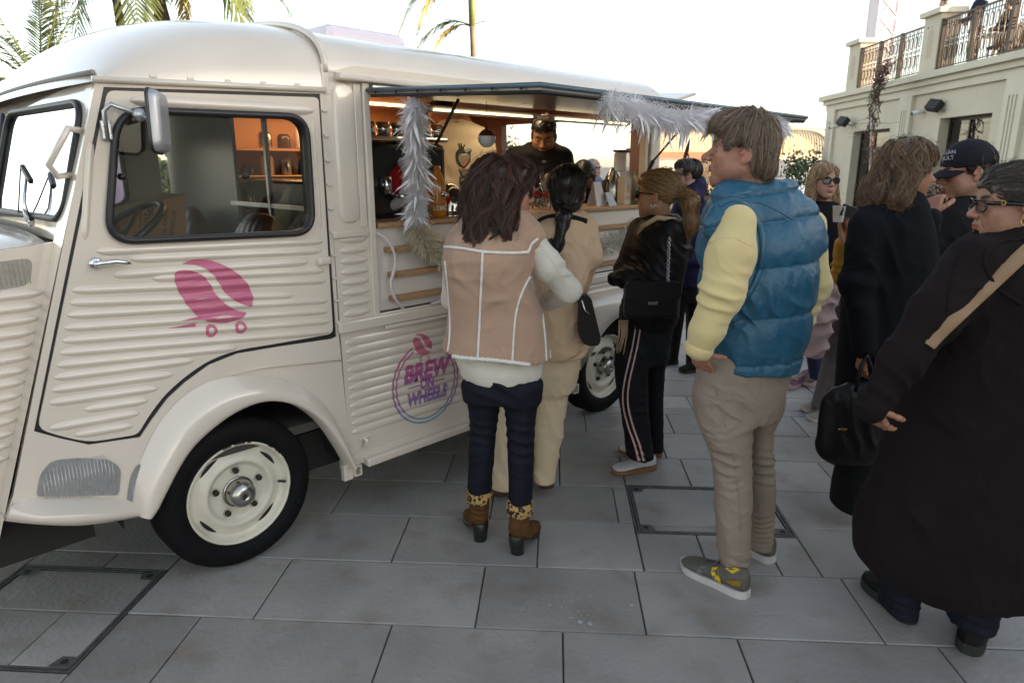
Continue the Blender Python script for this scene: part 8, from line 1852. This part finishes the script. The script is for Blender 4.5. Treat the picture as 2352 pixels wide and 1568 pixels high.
oR = [hx(x, -.035+.01*math.sin(x*9)) for x in np.linspace(1.25, 2.9, 12)]
def s_on_edge(u, v): return float(vat(u, v, 1, -1.02)[0])
sA, sB = s_on_edge(1392, 240), s_on_edge(1800, 285)
boa('feather_boa', 'white feather boa tied along the outer edge of the open hatch', [hx(x, -.012-.028*min(1, (x-sA)*3)+.008*math.sin(x*11)) for x in np.linspace(sA, sB, 12)], .034, 380, .080, 5, .40)
m = MB(); f0 = p_(1568, 372, -.45); f1 = p_(1584, 318, -.50); T = thing('striped_feather', 'brown and cream barred feather hanging at the rear end of the hatch boa', 'feather', tuple(f0)); n = 16
for nm, mm, par in (('barred_dark', mat('barred_brown', (.05, .018, .014), .8), 0), ('barred_light', mat('barred_cream', (.34, .24, .19), .8), 1)):
    m = MB()
    for k in range(n):
        if k % 2 != par: continue
        a, c = f0+(f1-f0)*k/n-f0, f0+(f1-f0)*(k+1)/n-f0; w = .028*math.sin(math.pi*(.15+.8*(k+.5)/n))
        m.add([a+VR*-w*.4, c+VR*-w*.4, c+W3(0, 0, -.01)+VR*w, a+W3(0, 0, -.012)+VR*w], [(0, 1, 2, 3)])
    m.build(nm, mm, T)
def tinsel(name, label, path, rad, n, seed, mt, group='tinsel garlands on the counter front'):
    rs = np.random.RandomState(seed); P = smooth_path(path, 14); m = len(P); base = np.array(path[0]); idx = rs.randint(0, m-1, n); c = P[idx]+(P[idx+1]-P[idx])*rs.rand(n, 1)
    d = rs.normal(0, 1, (n, 3)); d /= np.linalg.norm(d, axis=1, keepdims=True); L = rad*rs.uniform(.6, 1.25, (n, 1)); w = np.cross(d, rs.normal(0, 1, (n, 3))); w = w/np.linalg.norm(w, axis=1, keepdims=True)*.0015
    k_ = rs.normal(0, .15, (n, 3)); V = np.stack([c-w, c+w, c+d*L*.5+k_*L*.4+w, c+d*L*.5+k_*L*.4-w, c+d*L+w*.6, c+d*L-w*.6], 1).reshape(-1, 3)-base; a = np.arange(n, dtype=np.int32)[:, None]*6
    T = thing(name, label, 'tinsel', tuple(base), group=group); link('tinsel_strips', npmesh('tinsel_strips', V, [np.concatenate([a+np.array([[0, 1, 2, 3]]), a+np.array([[3, 2, 4, 5]])]).astype(np.int32)], mt, False), T)
    mb = MB(); mb.tube([p-base for p in P[::3]], .004, 5); mb.build('core_wire', mt, T)
tinsel('tinsel_garland', 'cream tinsel garland drooping over the left end of the counter front', [p_(958, 520, -.03), p_(968, 545, -.05), p_(990, 565, -.06), p_(1020, 585, -.06), p_(1060, 600, -.06)], .075, 2600, 7, FEAT)
tinsel('tinsel_garland', 'white tinsel garland strung between the beige jacket and the leather jacket', [p_(1300, 610, -.05), p_(1350, 575, -.06), p_(1395, 562, -.06), p_(1440, 545, -.05), p_(1470, 515, -.03)], .07, 3000, 9, FEAS)
def rope(label, pts):
    base = pts[0]; T = thing('light_rope', label, 'rope light', tuple(base), group='frosted light ropes on the counter front'); P = smooth_path(pts, 8); m = MB(); m.tube([p-base for p in P], [.0075+.0008*math.sin(i*1.9) for i in range(len(P))], 8); m.build('rope', mat('frosted_rope', (.62, .56, .58), .35, coat=.3), T)
rope('frosted white light rope hanging down the left end of the counter front', [p_(865, 535, -.02), p_(888, 550, -.035), p_(905, 580, -.04), p_(907, 610, -.04), p_(898, 650, -.04), p_(905, 680, -.04), p_(918, 700, -.03), p_(926, 708, -.01)])
rope('frosted light rope end poking out beside the shearling gilet', [p_(990, 698, -.02), p_(1010, 692, -.035), p_(1040, 680, -.04), p_(1080, 672, -.04)])
# ------------------------------------------------------------------ things on the counter
CT = 1.3975
def on_counter(u, v_, y): q = vat(u, v_, 1, y); return float(q[0])
def cthing(name, label, cat, u, y, group=None, v=500, dz=0):
    return van_thing(name, label, cat, (on_counter(u, v, y), y, CT+dz), group)
RED = cloth('red_felt', (.36, .015, .018), .85, .2, 200, .12, 8); WFUR = mat('white_plush', (.68, .62, .64), .95, bump=1.0, bscale=160)
sx_ = on_counter(962, 470, .16); T = van_thing('santa_hat', 'red santa hat with white trim and bobble on the counter, behind the hanging boa', 'hat', (sx_, .16, CT)); T.scale = (.82,)*3
F = Field((-.30, -.2, -.02), (.40, .25, .50), .008); M0 = [(W3(-.10, .05, .20), .115), (W3(-.02, .02, .20), .10), (W3(.10, -.02, .17), .062), (W3(.175, -.05, .10), .038), (W3(.19, -.06, .04), .022)]
for (a, ra), (c, rc_) in zip(M0[:-1], M0[1:]): F.op(rcone(a, c, ra, rc_), .03)
V, Q = F.mesh(1); V = folds(V, vnormals(V, Q[0]), [(W3(.08, 0, .18), (1, 0, .3), .07, .010, .12)], 2); link('felt_cone', npmesh('felt_cone', V, Q, RED), T)
m = MB(); m.tube([W3(-.13, .05, .20)+W3(.035*math.sin(a)-.03*math.cos(a)*0, .115*math.cos(a), .125*math.sin(a)) for a in np.linspace(0, 6.283, 25)[:-1]], .034, 10, closed=True); m.build('trim', WFUR, T)
F = Field((.12, -.13, -.03), (.27, .02, .09), .006); F.op(ell(W3(.195, -.065, .022), (.036, .036, .036)), .01); V, Q = F.mesh(1); V = V+vnormals(V, Q[0])*(.005*vnoise(V, 120, 1))[:, None]; link('bobble', npmesh('bobble', V, Q, WFUR), T)
DKM = mat('espresso_black', (.014, .013, .013), .3, spec=.5)
T = van_thing('espresso_machine', 'black and chrome espresso machine at the left end inside the van', 'coffee machine', (.98, .36, CT)); m = MB(); m.box((-.14, -.18, .0), (.40, .28, .36), .03); m.build('machine_body', DKM, T)
m = MB(); m.box((-.15, -.19, .365), (.41, .29, .39), .01)
for k in range(7): m.tube([(-.12+k*.085, -.12, .39), (-.12+k*.085, -.12, .455)], .032, 10)
m.build('cup_rail', CHROME, T); m = MB()
for k in range(3): m.tube([(.0+k*.13, -.20, .20), (.0+k*.13, -.20, .12)], .03, 12); m.tube([(.0+k*.13, -.20, .12), (.0+k*.13, -.34, .11)], .012, 8)
m.build('group_head', CHROME, T)
for k, (u, h_, lab) in enumerate(((890, .0, 'clear squeeze bottle with dark syrup on the shelf, left one'), (912, .0, 'squeeze bottle full of dark syrup on the shelf, right one'))):
    q = vat(u, 396, 1, 1.35); T = van_thing('squeeze_bottle', lab, 'bottle', (float(q[0]), 1.35, float(q[2])), 'squeeze bottles on the shelf')
    m = MB(); m.lathe([(.001, 0), (.035, 0), (.036, .01), (.036, .20), (.02, .225), (.014, .23), (.006, .29), (.001, .29)], (0, 0, 0), 'z', 18); m.build('bottle_body', [mat('translucent_plastic', (.62, .48, .30), .4), mat('dark_syrup_bottle', (.06, .035, .015), .35)][k], T)
    m = MB(); m.lathe([(.0365, .005), (.0368, .01), (.0368, .10)], (0, 0, 0), 'z', 18); m.build('syrup', mat('syrup', (.05, .02, .008), .3), T)
q = vat(900, 400, 1, 1.35); m = MB(); m.box((.70, 1.22, float(q[2])-.03), (2.0, 1.85, float(q[2])-.004)); m.build('shelf', WOODL, VAN)
q0 = float(q[2])-.03; m = MB()
for k in range(16): m.lathe([(.001, 0), (.035, 0), (.04, .09), (.038, .09)], (1.55+.075*(k % 8), 1.3+.09*(k//8), q0-.16), 'z', 10)
m.build('stacked_cups', mat('dark_cups', (.03, .02, .015), .3), VAN)
m = MB(); m.box((.70, 1.0, .44), (2.6, 1.84, 1.30), .01); m.build('back_cabinet', DKM, VAN)
AMB = mat('amber_juice', (.55, .20, .02), .15, coat=.5)
T = cthing('juice_bottle', 'amber juice bottle with white lettering under the santa hat bobble', 'bottle', 1006, .10); m = MB(); m.lathe([(.001, 0), (.042, 0), (.045, .012), (.045, .15), (.03, .20), (.018, .225), (.018, .25), (.001, .25)], (0, 0, 0), 'z', 24); jb = m.build('bottle_body', AMB, T)
me = text_me('LEMON', .034, 0, .0006); mo = bpy.data.meshes.new('label_lettering')
bm = bmesh.new(); bm.from_mesh(me)
for vv in bm.verts: a = vv.co.x/.047; vv.co = Vector((.0462*math.sin(a), -.0462*math.cos(a), .045+vv.co.y))
bm.to_mesh(mo); bm.free(); mo.materials.append(mat('label_white', (.7, .68, .62), .6)); link('label_lettering', mo, jb)
T = cthing('steel_dome', 'shiny steel dome lid reflecting the square', 'dish cover', 1036, .14); m = MB(); m.lathe([(.085, .0), (.085, .012)] + [(.083*math.cos(a), .012+.15*math.sin(a)) for a in np.linspace(0, math.pi/2-.01, 14)], (0, 0, 0), 'z', 32); m.build('dome', mat('mirror_steel', (.42, .38, .33), .08, 1.0), T)
for k, (u, y, h_) in enumerate(((1070, .10, .12), (1086, .16, .10), (1100, .10, .11))):
    T = cthing('drinking_glass', ['empty drinking glass next to the steel dome', 'empty drinking glass in the middle of the glasses', 'empty drinking glass nearest the brown haired woman'][k], 'glass', u, y, 'glasses on the counter'); m = MB(); m.lathe([(.001, .003), (.028, .003), (.034, h_), (.032, h_), (.026, .010), (.001, .010)], (0, 0, 0), 'z', 20); m.build('glass_body', CLEAR, T)
q = vat(1118, 318, 1, -.30); T = van_thing('bauble', 'bauble half white and half copper, hanging from the open hatch', 'bauble', tuple(float(x) for x in q)); R_ = .040
for nm, mm, a0, a1 in (('white_half', mat('bauble_white', (.52, .52, .55), .2, coat=.5), -math.pi/2, .25), ('copper_half', mat('bauble_copper', (.16, .055, .03), .2, .5), .25, math.pi/2)):
    m = MB(); m.lathe([(max(.0003, R_*math.cos(a)), R_*math.sin(a)) for a in np.linspace(a0, a1, 14)], (0, 0, 0), 'z', 28); m.build(nm, mm, T)
m = MB(); m.lathe([(.009, R_-.003), (.009, R_+.010), (.001, R_+.011)], (0, 0, 0), 'z', 12); m.tube([(0, 0, R_+.01), (0, 0, HZ-.02-float(q[2])-.012)], .0012, 4); m.build('hanger', mat('copper_cap', (.25, .10, .05), .3, .8), T)
CELLO = glassmat('cellophane', (.94, .94, .93), 1.6, .12, body=(.8, .78, .74), bodyf=.10); BISC = mat('biscuits', (.30, .15, .055), .8, var=.5, vscale=40, bump=.5, bscale=60); REDR = mat('red_ribbon', (.45, .012, .015), .5)
for k, (u, y) in enumerate(((1252, .12), (1284, .17), (1228, .17))):
    T = cthing('gift_bag', ['cellophane biscuit bag with a red bow, right of the glasses wearer', 'cellophane biscuit bag with a red bow, half behind the dark ponytail', 'cellophane biscuit bag standing behind the other two'][k], 'gift bag', u, y, 'biscuit bags on the counter', 470); rs = random.Random(k+3)
    m = MB(); G = []
    for t, r_, z in ((0, .040, 0), (.2, .046, .02), (.45, .042, .06), (.6, .012, .085), (.7, .016, .10), (.85, .045, .15), (1, .06, .19)): G.append([(r_*(1+.25*math.sin(a*5+t*9+k)*(.4 if t < .6 else 1))*math.cos(a), r_*.7*math.sin(a)*(1+.2*math.sin(a*7)), z+(.03*math.sin(a*3+k) if t == 1 else 0)) for a in np.linspace(0, 6.283, 25)[:-1]])
    m.grid(np.array(G), wrap=True, smooth=False); m.build('cellophane_bag', CELLO, T)
    m = MB()
    for j in range(9): c = Vector((rs.uniform(-.022, .022), rs.uniform(-.014, .014), .012+.055*rs.random())); m.box((-.016, -.014, -.005), (.016, .014, .005), .003, M=Matrix.Translation(c) @ Matrix.Rotation(rs.uniform(0, 3), 4, 'X') @ Matrix.Rotation(rs.uniform(0, 3), 4, 'Z'))
    m.build('biscuits', BISC, T); m = MB(); m.tube([(.015*math.cos(a), .012*math.sin(a), .086) for a in np.linspace(0, 6.28, 13)[:-1]], .005, 6, closed=True)
    for s_ in (-1, 1): m.tube([(0, -.012, .087), (s_*.018, -.02, .102), (s_*.034, -.02, .094), (s_*.02, -.018, .08), (0, -.012, .085)], .005, 6)
    m.build('red_bow', REDR, T)
# kettle, card stands, cartons, grinder, brewer
T = cthing('insulated_jug', 'tall brushed steel insulated jug with a pointed top', 'jug', 1403, .20); m = MB(); m.lathe([(.001, 0), (.060, 0), (.064, .01), (.066, .05), (.064, .10), (.056, .15), (.040, .195), (.018, .225), (.008, .238), (.001, .24)], (0, 0, 0), 'z', 32); jg = m.build('jug_body', STEEL, T); m = MB(); m.lathe([(.062, .0), (.0655, .002), (.0665, .035), (.066, .036)], (0, 0, 0), 'z', 32); m.build('jug_base', BLACKPL, jg); m = MB(); m.tube([(-.05, 0, .16), (-.10, 0, .15), (-.105, 0, .08), (-.06, 0, .05)], .010, 8); m.build('jug_handle', BLACKPL, jg)
CARD = mat('printed_card', (.62, .56, .62), .6, var=.25, vscale=14, col2=(.40, .48, .58))
for k, (u, y, w, h_, lab) in enumerate(((1382, .08, .10, .15, 'white folded menu card standing on the counter'), (1408, .035, .085, .085, 'small card with pastel artwork in a clear stand'))):
    T = cthing('menu_card', lab, 'card', u, y, 'cards on the counter'); m = MB(); m.add([(-w/2, 0, 0), (w/2, 0, 0), (w/2*.75, .045, h_), (-w/2*.75, .045, h_), (-w/2, .003, 0), (w/2, .003, 0), (w/2*.75, .048, h_), (-w/2*.75, .048, h_)], [(0, 1, 2, 3), (4, 7, 6, 5), (0, 3, 7, 4), (1, 5, 6, 2), (3, 2, 6, 7)]); m.build('card_face', [mat('plain_card', (.62, .60, .64), .6, var=.06), CARD][k], T)
    m = MB(); m.add([(-w/2*.75, .048, h_), (w/2*.75, .048, h_), (w/2, .09, 0), (-w/2, .09, 0)], [(0, 1, 2, 3)]); m.build('card_back', mat('plain_card', (.6, .6, .6), .6), T)
for k, (u, y) in enumerate(((1431, .10), (1446, .14), (1461, .10))):
    T = cthing('drink_carton', ['cream oat drink carton next to the steel jug', 'oat drink carton in the middle of the row', 'narrow oat drink carton at the right of the row'][k], 'carton', u, y, 'cartons on the counter'); w = .036
    m = MB(); m.box((-w, -.03, 0), (w, .03, .165), .002); m.add([(-w, -.03, .165), (w, -.03, .165), (w, .03, .165), (-w, .03, .165), (-w, 0, .198), (w, 0, .198)], [(0, 1, 5, 4), (2, 3, 4, 5), (0, 4, 3), (1, 2, 5)]); m.box((-w, -.003, .196), (w, .003, .215)); cb = m.build('carton_body', [mat('cream_carton', (.52, .46, .38), .55), mat('white_carton', (.6, .57, .54), .55), mat('cream_carton', (.5, .45, .38), .55)][k], T)
    m = MB(); m.add([(-w*.8, -.031, .03), (w*.8, -.031, .03), (w*.8, -.031, .055), (-w*.8, -.031, .055)], [(0, 1, 2, 3)]); m.add([(-w*.5, -.031, .08), (w*.4, -.031, .075), (w*.55, -.031, .12), (-w*.2, -.031, .14)], [(0, 1, 2, 3)]); m.build('carton_print', mat('carton_print', (.32, .26, .34), .6, col2=(.5, .36, .12), vscale=30), cb)
T = cthing('coffee_brewer', 'black filter coffee brewer with a clear water tank and black filter basket', 'coffee brewer', 1444, .40); m = MB(); m.box((-.13, -.08, 0), (.15, .08, .03), .01); m.box((-.05, -.05, .03), (.02, .05, .20), .005); m.build('brewer_base', BLACKPL, T)
COPP = mat('copper_panel', (.22, .075, .035), .4, .4); m = MB(); m.box((-.055, -.052, .04), (-.02, .052, .205)); m.build('brewer_panel', COPP, T)
m = MB(); m.box((-.14, -.06, .205), (.035, .06, .345), .012); m.build('water_tank', glassmat('frosted_tank', (.92, .92, .92), 1.2, .1, body=(.85, .85, .85), bodyf=.35), T)
m = MB(); m.box((-.145, -.065, .346), (.04, .065, .362), .006); m.box((.0, -.05, .362), (.16, .05, .375), .005); m.lathe([(.03, .19), (.045, .20), (.075, .335), (.08, .36), (.001, .362)], (.10, 0, 0), 'z', 24); m.tube([(.17, 0, .33), (.205, 0, .33), (.21, 0, .25)], .010, 6); m.build('filter_basket', BLACKPL, T)
m = MB(); m.lathe([(.001, .035), (.055, .035), (.058, .10), (.045, .15), (.043, .15)], (.10, 0, 0), 'z', 20); m.build('carafe', CLEAR, T); m = MB(); m.lathe([(.046, .15), (.05, .165), (.001, .168)], (.10, 0, 0), 'z', 20); m.tube([(.15, 0, .14), (.185, 0, .135), (.185, 0, .06), (.155, 0, .06)], .010, 6); m.build('carafe_lid', BLACKPL, T)
q = [vat(1508, 300, 0, 3.045), vat(1506, 350, 0, 3.045), vat(1500, 385, 0, 3.045), vat(1490, 400, 0, 3.045), vat(1484, 425, 0, 3.045)]; q = [W3(3.045, .10, 1.90), W3(3.045, .095, 1.75), W3(3.045, .11, 1.62), W3(3.04, .16, 1.52), W3(3.0, .22, 1.42)]
T = van_thing('cable', 'black cable running down the rear inner wall of the van', 'cable', tuple(q[0])); m = MB(); m.tube([p-q[0] for p in smooth_path(q, 5)], .004, 5); m.build('cable_run', BLACKPL, T)
for k, (x, y, z) in enumerate(((.90, .16, 1.40),)):
    T = van_thing('apron', 'black apron hanging just inside the left edge of the hatch', 'apron', (.845, .30, 1.80)); F = Field((-.12, -.15, -.45), (.14, .15, .06), .010); F.op(rcone((0, 0, 0), (.02, 0, -.35), .05, .085, (0, 1, 0), .5), .02); V, Q = F.mesh(1); link('apron_cloth', npmesh('apron_cloth', folds(V, vnormals(V, Q[0]), [(W3(0, 0, -.2), (1, 0, .1), .05, .012, .25)], 2), Q, BLS), T)
# ------------------------------------------------------------------ cardboard box on the dashboard
KRA = mat('kraft_board', (.27, .155, .075), .85, var=.12, vscale=6, bump=.1, bscale=120)
y_b = .62; c0 = vat(262, 496, 1, y_b); c1 = vat(425, 446, 1, y_b); c2 = vat(430, 552, 1, y_b); c3 = vat(290, 556, 1, y_b); base = c3
T = van_thing('cardboard_box', 'opened cardboard box with black lettering propped inside the cab window', 'box', tuple(base)); m = MB(); P4 = [W3(*c)-base for c in (c3, c2, c1, c0)]
m.add([p for p in P4]+[p+W3(0, .25, 0) for p in P4], [(0, 1, 2, 3), (4, 7, 6, 5), (0, 3, 7, 4), (1, 5, 6, 2), (3, 2, 6, 7), (0, 4, 5, 1)]); cbx = m.build('box_body', KRA, T)
INKB = mat('black_print', (.03, .02, .018), .8)
def box_text(txt, u, v, size, rot, name, shear=0, bold=0):
    me = text_me(txt, 1.0, shear, bold); bm = bmesh.new(); bm.from_mesh(me); c, s_ = math.cos(rot), math.sin(rot)
    for vv in bm.verts: q = vat(u+(vv.co.x*c+vv.co.y*s_)*size, v+(vv.co.x*s_-vv.co.y*c)*size, 1, y_b-.0025); vv.co = Vector(W3(*q)-base)
    me2 = bpy.data.meshes.new(name); bm.to_mesh(me2); bm.free(); me2.materials.append(INKB); link(name, me2, cbx)
box_text('Philo', 340, 505, 32, math.radians(88), 'box_lettering', 0, .01); box_text('AFCA TERRA', 379, 520, 13, math.radians(-86), 'box_handwriting', .2); box_text('BENELUX', 397, 515, 15, math.radians(-84), 'box_handwriting', .2)
m = MB(); q0, q1 = vat(323, 488, 1, y_b-.002), vat(322, 526, 1, y_b-.002); m.tube([W3(*q0)-base, W3(*q1)-base], .0018, 4); m.build('box_line', INKB, cbx)
